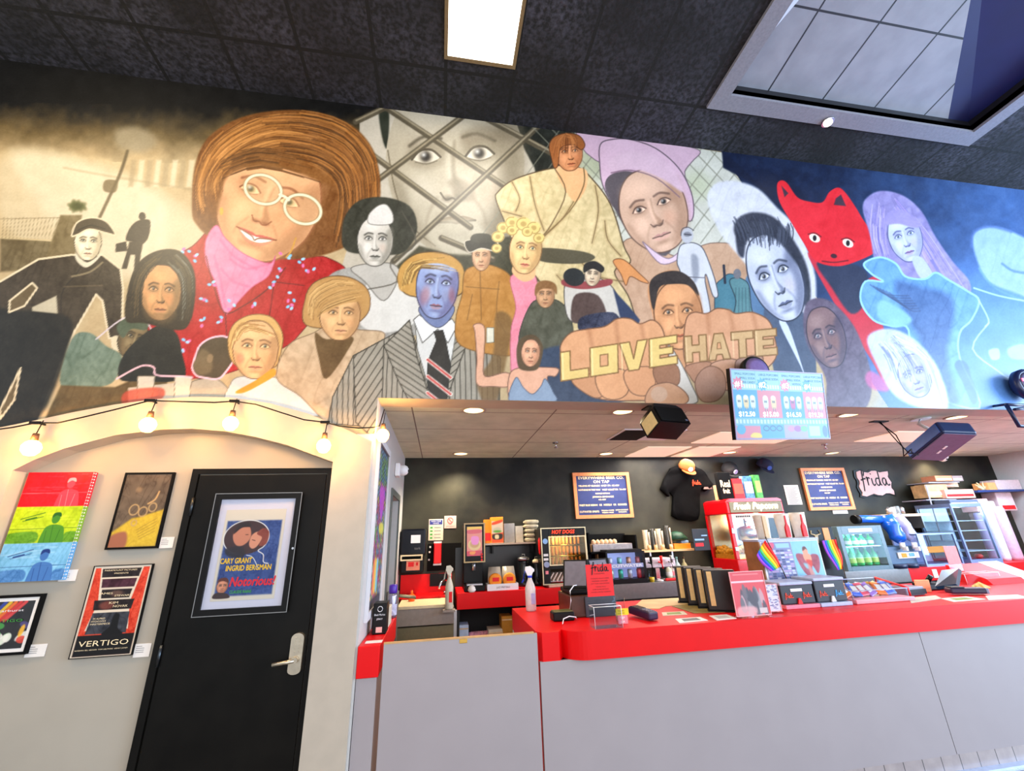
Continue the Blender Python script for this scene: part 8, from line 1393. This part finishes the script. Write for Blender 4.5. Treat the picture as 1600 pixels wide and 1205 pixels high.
# dark table-top menu cards with gold stripes
proto = None
for k, lb in enumerate(('leftmost dark menu holder with gold stripes on the olive board', 'second dark menu holder with gold stripes from the left', 'third dark menu holder with gold stripes from the left', 'rightmost dark menu holder with gold stripes, next to the red flyer')):
    px = 1083+k*16; y = .72-k*.15; q = at(px, 945, y); cx = q[0]
    if proto is None:
        t = proto = thing('menu_holder', lb, 'menu', (cx, y, K), 'dark menu holders in a row'); M = Matrix.Translation((cx, y, K+.012)) @ Matrix.Rotation(-.5, 4, 'Z'); mb = MB(); obox(mb, M, -.11, .11, -.035, .035, 0, .28, .004); bo_ = mb.build('board', mat('dark_umber', (30, 22, 19), .35, var=.2), t); mb = MB(); obox(mb, M, -.09, -.055, -.038, -.035, .03, .27); mb.build('gold_stripe', mat('pale_gold', (226, 194, 130), .4), bo_); mb = MB(); obox(mb, M, -.12, .12, -.045, .045, -.011, .0); mb.build('base', black, t)
    else: copy_tree(proto, (cx, y, K), lb)
# red flyer in a holder, small flyer
def hands(P_, nx, ny):
    P_.fill([(-9, -9), (nx+9, -9), (nx+9, ny+9), (-9, ny+9)], (214, 88, 96), 1, .5, sm=False); P_.fill([(0, ny*.21), (nx, ny*.21), (nx, ny*.25), (0, ny*.25)], (230, 200, 205), 1, .6, sm=False); P_.line([(nx*.1, ny*.06), (nx*.85, ny*.06)], (236, 150, 150), 2, .8)
    rs = np.random.RandomState(6)
    for k in range(26): x = nx*(.12+.8*rs.rand()); y = ny*(.42+.4*rs.rand()); P_.fill([(x-4, y+14), (x-5, y), (x-2, y-9-5*rs.rand()), (x+2, y-8), (x+5, y+2), (x+5, y+15)], [(110, 110, 118), (150, 150, 156), (90, 90, 100), (196, 160, 166)][rs.randint(4)], .9, 1.2)
    P_.fill([(nx*.1, ny*.8), (nx*.6, ny*.82), (nx*.55, ny), (nx*.08, ny)], (226, 170, 172), .8, 3); P_.fill([(nx*.70, ny*.84), (nx*.93, ny*.84), (nx*.93, ny*.96), (nx*.70, ny*.96)], (206, 190, 190), 1, .8, sm=False)
def leaning(name, lb, cat, xl, yb, xr, yt, Y, fn, nx, frame_m=None, m=pm, depth=.06):
    x0, x1, z0, z1 = R4(xl, yb, xr, yt, Y); T = thing(name, lb, cat, ((x0+x1)/2, Y, K)); z0 = K+.012; mb = MB(); mb.box(x0, x1, Y, Y+.004, z0, z1); mb.box(x0, x1, Y-.02, Y+depth, K+.001, K+.012, .003); mb.build('holder', frame_m or clear, T)
    mb = MB(); frame(mb, x0-.003, x1+.003, z0, z1+.003, Y-.006, Y+.001, .004); mb.build('bright_edges', mat('pink_edge', (240, 170, 175), .3), T)
    ny = int(nx*(z1-z0)/(x1-x0)); panel('flyer', (x0+.001, Y-.0025, z0+.001), (x1-x0-.002, 0, 0), (0, 0, z1-z0-.002), nx, ny, lambda P_: fn(P_, nx, ny), m, T); return T
leaning('flyer_holder', 'red flyer with grey hands in a clear holder at the front edge', 'flyer', 1152, 967, 1190, 892, .0, hands, 80)
def small_fly(P_, nx, ny):
    P_.fill([(-9, -9), (nx+9, -9), (nx+9, ny+9), (-9, ny+9)], (206, 206, 220), 1, .5, sm=False); rs = np.random.RandomState(16)
    for k in range(60): x, y = rs.rand()*nx, rs.rand()*ny*.95; P_.line([(x, y), (x+3+rs.rand()*6, y+rs.randn())], [(70, 60, 110), (110, 96, 140), (90, 120, 160)][rs.randint(3)], 1.8, .8, sm=False)
leaning('flyer_holder', 'small violet-printed flyer leaning between the red flyer and the black sample cases', 'flyer', 1201, 958, 1212, 913, .09, small_fly, 44)
# black cases with script logos
cb = mat('case_grey', (44, 48, 56), .4); lav = mat('lavender_edge', (170, 180, 210), .3); skyi = mat('sky_ink', (60, 170, 235), .5); redi = mat('red_print', (240, 70, 30), .6)
for k, (xl, yb_, xr, yt, lb, c2_, cur) in enumerate(((1225, 949, 1276, 914, 'left black flip-top case with two red scripts and a red pull', redi, redp), (1279, 944, 1326, 907, 'right black flip-top case with a red and a blue script', skyi, white))):
    Y = .20; x0, x1 = at(xl, yb_, Y)[0], at(xr, yb_-4, Y)[0]; z1 = at((xl+xr)/2-4, yt, Y)[2]; T = thing('sample_case', lb, 'case', ((x0+x1)/2, Y, K), 'black flip-top cases'); mb = MB(); mb.box(x0, x1, Y, Y+.22, K+.03, z1, .006); bx_ = mb.build('box', cb, T); mb = MB(); mb.box(x0-.004, x1+.004, Y-.03, Y+.22, K+.001, K+.028, .004); mb.build('plinth', [mat('pink_plinth', (240, 130, 150), .3), lav][k], T); mb = MB(); mb.box(x0-.002, x1+.002, Y-.008, Y+.22, z1, z1+.022, .006); mb.build('lid', lav, T)
    mb = MB(); mb.box(x0+(x1-x0)*.3, x0+(x1-x0)*.65, Y-.003, Y, z1-.045, z1-.025); mb.build('label', white, bx_); frida(bx_, x0+.03, K+.075, Y-.003, .07, redi, 'script_logo', lw=.16); frida(bx_, x1-.10, K+.075, Y-.003, .07, c2_, 'script_logo', lw=.16)
    mb = MB(); mb.prism([((x0+x1)/2-.02, K+.03), ((x0+x1)/2+.02, K+.03), ((x0+x1)/2+.008, K+.07), ((x0+x1)/2-.008, K+.07)], Y-.012, Y-.001); mb.build('pull', cur, T)
# tall poster display with a wooden side, cups on top
Y = .50; x0, x1 = at(1197, 905, Y)[0], at(1293, 905, Y)[0]; z1 = at(1240, 843, Y)[2]; T = thing('poster_display', 'tall counter display with two posters and a wooden side panel', 'display', ((x0+x1)/2, .6, K)); zb = K+.02
mb = MB(); mb.box(x0+.012, x1, Y, Y+.20, K+.001, z1-.01); mb.build('core', white, T); mb = MB(); mb.box(x0, x0+.012, Y, Y+.20, K+.001, z1-.01); mb.build('wood_side', mat('side_wood', (150, 110, 70), .5, var=.25, scale=10), T); mb = MB(); mb.box(x0-.004, x1+.004, Y-.006, Y+.204, z1-.01, z1+.01, .003); mb.build('top_cap', lav, T)
def lineup(P_, nx, ny):
    P_.fill([(-9, -9), (nx+9, -9), (nx+9, ny+9), (-9, ny+9)], (126, 132, 170), 1, .5, sm=False); P_.fill([(nx*.1, ny*.02), (nx*.4, ny*.02), (nx*.36, ny*.17), (nx*.14, ny*.18)], (214, 90, 120), 1, 1.5); P_.fill([(nx*.45, ny*.04), (nx*.95, ny*.04), (nx*.95, ny*.16), (nx*.48, ny*.16)], (150, 190, 216), 1, 1, sm=False); rs = np.random.RandomState(12)
    for r_ in range(13):
        for k in range(7): x, y = nx*(.04+.14*k), ny*(.23+.058*r_); P_.line([(x, y), (x+nx*(.05+.06*rs.rand()), y)], [(214, 214, 232), (70, 76, 120), (190, 160, 200), (100, 110, 160)][rs.randint(4)], 3, .85, sm=False)
def wings(P_, nx, ny):
    P_.fill([(-9, -9), (nx+9, -9), (nx+9, ny+9), (-9, ny+9)], (136, 190, 214), 1, .5, sm=False, tex=12, ts=9); P_.fill([(nx*.1, ny*.35), (nx*.3, ny*.33), (nx*.5, ny*.42), (nx*.7, ny*.35), (nx*.9, ny*.4), (nx*.88, ny*.65), (nx*.74, ny*.85), (nx*.6, ny*.65), (nx*.5, ny*.95), (nx*.3, ny*.85), (nx*.15, ny*.6)], (160, 80, 92), 1, 1.5, tex=26, ts=4)
    P_.fill([(nx*.36, ny*.34), (nx*.6, ny*.35), (nx*.62, ny*.52), (nx*.4, ny*.52)], (226, 150, 116), 1, 1.2); P_.fill([(nx*.42, ny*.5), (nx*.62, ny*.52), (nx*.58, ny*.68), (nx*.52, ny*.66)], (206, 66, 50), 1, 1.2); P_.ell(nx*.46, ny*.27, 6, 8, (220, 150, 120)); P_.fill([(nx*.38, ny*.26), (nx*.4, ny*.16), (nx*.5, ny*.15), (nx*.55, ny*.24), (nx*.5, ny*.21)], (96, 60, 56), 1, 1.2); P_.fill([(nx*.42, ny*.6), (nx*.54, ny*.68), (nx*.64, ny*.97), (nx*.5, ny*.97)], (200, 140, 130), .9, 2); P_.fill([(nx*.3, ny*.58), (nx*.42, ny*.6), (nx*.44, ny*.72), (nx*.36, ny*.7)], (140, 190, 196), .9, 2)
xm = x0+.03+(x1-x0-.03)*.5
zpb = at(1230, 908, Y)[2]
for nm, a, b, fn in (('lineup_poster', x0+.03, xm-.005, lineup), ('figure_poster', xm, x1-.008, wings)):
    ny = int(60*(z1-.016-zpb)/(b-a)); panel(nm, (a, Y-.002, zpb), (b-a, 0, 0), (0, 0, z1-.016-zpb), 60, ny, lambda P_, f_=fn, n_=ny: f_(P_, 60, n_), pm, T)
for k, (xl, xr, yt, lb) in enumerate(((1184, 1207, 805, 'leftmost tall cup stack with a tan band on the poster display'), (1218, 1240, 803, 'middle tall cup stack with a red bottle shape on the poster display'), (1243, 1266, 801, 'rightmost tall cup stack with a red bottle shape on the poster display'))):
    yy = Y+.1; a, b = at(xl, 845, yy)[0], at(xr, 845, yy)[0]; a = max(a, x0+.03) if k == 0 else a; zt_ = at((xl+xr)/2-6, yt, yy)[2]; cx = (a+b)/2; r_ = (b-a)*.42; T = thing('paper_cup_stack', lb, 'cups', (cx, yy, z1+.01), 'cup stacks on the poster display'); mb = MB(); mb.lathe(cx, yy, [(r_*.85, z1+.0105), (r_, zt_-.02), (r_*1.02, zt_)], 20); mb.build('cups', mat('pale_cups', (245, 232, 215), .6), T)
    mb = MB(); pts = [(-.22, .02), (.2, .02), (.2, .42), (.06, .56), (.05, .9), (-.08, .9), (-.1, .56), (-.22, .42)]; H_ = zt_-z1
    if k: mb.prism([(cx+u*r_*1.5-r_*.2, z1+.015+v*H_*.95) for u, v in pts], yy-r_-.003, yy-r_*.72); mb.build('bottle_print', redp, T)
    else: mb.box(cx-r_*.5, cx+r_*.1, yy-r_-.001, yy-r_*.75, z1+.02, zt_-.01); mb.build('tan_band', beige, T)
# black panel with a horned skull and an orange tab, rainbow flags on sticks
Y = .62; a, b = at(1272, 870, Y)[0], at(1312, 870, Y)[0]; z0_, z1_ = K, at(1290, 823, Y)[2]; T = thing('black_display', 'black display panel with a pale horned emblem and an orange tab behind the right flag', 'display', ((a+b)/2, Y, K)); mb = MB(); mb.box(a, b, Y, Y+.10, K+.001, z1_, .004); mb.build('panel', black, T); mb = MB(); mb.box(b-.11, b-.045, Y-.004, Y, z1_-.15, z1_-.01); mb.build('orange_tab', mat('peach_tab', (232, 150, 80), .5), T)
mb = MB(); cx, cz = a+.075, z1_-.06; mb.tube([(cx-.045, Y-.004, cz+.03), (cx-.05, Y-.004, cz), (cx-.015, Y-.004, cz-.01), (cx, Y-.004, cz-.015), (cx+.015, Y-.004, cz-.01), (cx+.05, Y-.004, cz), (cx+.04, Y-.004, cz+.03)], .006, 6); mb.prism([(cx-.018, cz-.01), (cx+.018, cz-.01), (cx+.008, cz-.08), (cx-.008, cz-.08)], Y-.006, Y-.001); mb.build('horned_emblem', mat('bone', (190, 170, 130), .6), T)
rb = [(150, 60, 200), (20, 90, 235), (60, 180, 90), (250, 225, 10), (255, 130, 10), (235, 20, 20)]
def flag(lb, corners, Y, stick, flip=False):
    C = [at(px, py, Y) for px, py in corners]; T = thing('rainbow_flag', lb, 'flag', tuple(stick[1]), 'rainbow flags'); mb = MB(); n = 8
    for k in range(6):
        mb.use(mat('rainbow_%d' % k, rb[k], .7, var=.03)); vs = []
        for t in (k/6, (k+1)/6):
            p, q = C[0]+(C[3]-C[0])*t, C[1]+(C[2]-C[1])*t
            for j in range(n+1): s_ = j/n; v = p+(q-p)*s_; v = v+np.array([0, .012*math.sin(s_*5+t*2), -.014*math.sin(s_*PI)]); vs.append(v)
        mb.add(vs, [(j, j+1, j+n+2, j+n+1) for j in range(n)], True)
    o = mb.build('cloth', None, T); mo_ = o.modifiers.new('thickness', 'SOLIDIFY'); mo_.thickness = .0015
    mb = MB(); mb.tube(stick, .004, 8); mb.lathe(stick[0][0], stick[0][1], [(.003, stick[0][2]), (.007, stick[0][2]+.008), (.002, stick[0][2]+.018)], 10); mb.build('stick', mat('dark_stick', (70, 60, 40), .5), T)
s0, s1 = at(1198, 842, .46), at(1228, 905, .46); flag('left rainbow flag drooping over the poster display', [(1182, 868), (1203, 893), (1222, 885), (1197, 844)], .455, [tuple(at(1197, 842, .458)), tuple(at(1224, 893, .458)), tuple(at(1229, 905, .46))])
# stripes run along the fly: rebuild corners so violet is the outer lower edge
s = [tuple(at(1307, 842, .56)), tuple(at(1319, 893, .56)), tuple((at(1322, 906, .56)[0], .56, K+.003))]; flag('right rainbow flag hanging in front of the black display', [(1284, 845), (1307, 891), (1318, 889), (1308, 843)], .56, s)
# low glass case with sweets
Y = .21; x0, x1 = at(1335, 944, Y)[0], at(1424, 936, Y)[0]; z1 = at(1380, 905, .35)[2]; T = thing('glass_sweet_case', 'low glass case of bright sweet packets at the front of the counter', 'display case', ((x0+x1)/2, .35, K)); yb2 = .47
zf = K+.09; mb = MB(); v = [(x0, Y, K+.03), (x1, Y, K+.03), (x1, Y, zf), (x0, Y, zf), (x0, yb2, z1), (x1, yb2, z1), (x0, yb2, K+.03), (x1, yb2, K+.03)]
mb.add(v, [(0, 1, 2, 3), (3, 2, 5, 4), (0, 3, 4, 6), (1, 7, 5, 2)]); mb.build('glass', clear, T)
mb = MB(); mb.box(x0-.004, x1+.004, Y-.03, yb2, K+.001, K+.03, .004); mb.build('base', mat('pink_base', (236, 150, 160), .35), T); mb = MB(); mb.tube([v[1], v[2], v[5], v[7]], .009, 6); mb.build('red_edge', redp, T); mb = MB(); mb.tube([v[0], v[3], v[4]], .004, 6); mb.tube([v[3], v[2]], .004, 6); mb.tube([v[4], v[5]], .004, 6); mb.build('bright_edges', lav, T)
rs = np.random.RandomState(21); pc = [(240, 120, 40), (230, 200, 130), (80, 110, 210), (90, 150, 230), (220, 80, 100), (200, 220, 235), (150, 110, 190), (240, 180, 60)]
lbs = ['first', 'second', 'third', 'fourth', 'fifth', 'sixth', 'seventh', 'eighth', 'ninth', 'tenth', 'eleventh', 'twelfth']; proto = None
for k in range(12):
    u = x0+.03+(x1-x0-.10)*k/11; c_ = pc[k % 8]; yy = Y+.05+.03*(k % 2); mm = mat('sweet_%d' % (k % 8), c_, .35, coat=.4); T = thing('sweet_packet', ['orange', 'cream', 'blue', 'sky blue', 'rose', 'white', 'violet', 'amber'][k % 8]+' sweet packet, '+lbs[k]+' from the left inside the low glass case', 'sweet packet', (u, yy, K+.031), 'sweets in the glass case'); M = Matrix.Translation((u+.03, yy+.04, K+.034)) @ Matrix.Rotation(.9, 4, 'X') @ Matrix.Rotation(.35-.25*(k % 3), 4, 'Z'); mb = MB(); obox(mb, M, -.045, .045, -.0, .11, .0, .016, .006); mb.build('packet', mm, T); mb = MB(); obox(mb, M, -.025, .025, .03, .085, .0165, .018); mb.build('print', paper, T)
# right part: grey till tray, card terminal, second red sign, boxed red display
T = thing('till_monitor', 'dark blue till monitor lying tilted back on the right part of the counter', 'till', (4.45, .45, K)); P4 = [at(px, py, yy) for px, py, yy in ((1466, 921, .42), (1476, 895, .62), (1503, 892, .62), (1499, 917, .36))]
mb = MB(); nrm = np.array([0, .02, .02]); mb.add([p for p in P4]+[p+nrm for p in P4], [(0, 1, 2, 3), (4, 5, 6, 7), (0, 1, 5, 4), (1, 2, 6, 5), (2, 3, 7, 6), (3, 0, 4, 7)]); mb.build('screen', mat('deep_navy', (16, 36, 60), .2), T); mb = MB(); mb.box(4.42, 4.62, .55, .7, K+.001, K+.06, .01); mb.tube([(4.5, .62, K+.06), (4.52, .58, K+.12)], .02, 8); mb.build('stand', black, T)
a = onz(1452, 927, K); mb = MB(); M = Matrix.Translation((a[0]+.03, a[1]+.06, K+.051)) @ Matrix.Rotation(-.4, 4, 'Z') @ Matrix.Rotation(.1, 4, 'X'); obox(mb, M, -.055, .055, -.008, .008, -.05, .05, .003); one(mb, 'note_block', mat('peach_note', (240, 176, 130), .7), 'peach note block standing left of the dark till monitor', 'note', (a[0], a[1], K))
T = thing('card_reader', 'dark card terminal with a violet end in front of the second clear sign holder', 'card reader', (4.45, .3, K)); M = Matrix.Translation((4.43, .27, K+.035)) @ Matrix.Rotation(1.15, 4, 'Z'); mb = MB(); obox(mb, M, -.045, .045, -.13, .13, -.025, .02, .012); mb.build('body', dv, T); mb = MB(); obox(mb, M, -.04, .04, .02, .12, .02, .03, .004); mb.build('screen_head', mat('slate_head', (50, 64, 70), .3), T); mb = MB(); obox(mb, M, -.046, .046, -.136, -.115, -.024, .018, .005); mb.build('grey_end', mat('grey_end', (120, 120, 150), .4), T)
Y = .80; c0, c1 = at(1486, 890, Y)[0], at(1506, 890, Y)[0]; red_holder('faded red sheet in a clear holder at the right of the counter', (c0+c1)/2, Y, c1-c0, at(1497, 853, Y)[2], .42, .10, False, False, mat('faded_red', (226, 120, 116), .5))
a = px_box(1526, 932, 1592, 888, .75, K); T = thing('red_tray_case', 'bright red glossy case with a pale lid panel at the right end of the counter', 'case', (a[0], .8, K)); x0, x1 = at(1530, 920, .75)[0], at(1585, 920, .75)[0]; mb = MB(); mb.add([(x0, .62, K+.002), (x1, .62, K+.002), (x1, .98, K+.002), (x0, .98, K+.002), (x0, .66, K+.05), (x1, .66, K+.05), (x1, .98, K+.16), (x0, .98, K+.16)], [(0, 1, 2, 3), (4, 5, 6, 7), (0, 1, 5, 4), (1, 2, 6, 5), (2, 3, 7, 6), (3, 0, 4, 7)]); mb.build('red_body', redp, T); mb = MB(); mb.add([(x1+.01, .60, K+.002), (x1+.26, .60, K+.002), (x1+.26, .98, K+.17), (x1+.01, .98, K+.17), (x1+.01, .60, K+.001), (x1+.26, .60, K+.001), (x1+.26, .985, K+.001), (x1+.01, .985, K+.001)], [(0, 1, 2, 3), (0, 1, 5, 4), (1, 2, 6, 5), (2, 3, 7, 6), (3, 0, 4, 7), (4, 5, 6, 7)]); mb.build('pale_lid', mat('pale_lid', (206, 210, 226), .3), T)
T = thing('receipt_printer', 'small grey printer with a black slot beside the glass sweet case', 'printer', (3.95, .35, K)); M = Matrix.Translation((4.02, .42, K+.04)) @ Matrix.Rotation(.1, 4, 'Z'); mb = MB(); obox(mb, M, -.10, .12, -.06, .08, -.038, .03, .01); mb.build('body', mat('printer_grey', (120, 116, 130), .4), T); mb = MB(); obox(mb, M, -.07, .13, -.064, -.06, -.03, .01); mb.build('slot', black, T)
for pts, m_, p_, lb in (([(1420, 935), (1462, 931), (1472, 936), (1424, 943)], mat('sage_paper', (180, 180, 170), .6), None, 'pale sage paper lying in front of the grey printer'), ([(1470, 936), (1510, 933), (1540, 937), (1490, 941)], paper, mat('olive_green', (120, 140, 60)), 'paper with an olive print in front of the dark card terminal'), ([(1540, 932), (1590, 930), (1610, 935), (1545, 938)], paper, None, 'long white paper near the right end of the counter')): flat('paper_sheet', lb, 'paper', pts, m_, prt=p_)
mb = MB(); M = Matrix.Translation((4.75, .45, K+.03))
for k in range(5): mb.tube([(4.72+k*.03, .42+.02*(k % 2), K+.012), (4.78+k*.02, .46, K+.03+.006*k), (4.86+k*.015, .43, K+.012)], .009, 6)
one(mb, 'crumpled_wrapper', mat('straw_wrapper', (206, 170, 90), .6), 'straw-coloured crumpled wrapper beside the dark card terminal', 'wrapper', (4.75, .45, K))
a = at(1412, 905, 1.95); mb = MB(); mb.box(6.35, 6.42, 1.992, 1.999, .90, 1.0); one(mb, 'price_ticket', paper, 'small pale ticket stuck on the red front of the back counter', 'label', (6.38, 1.99, .9))
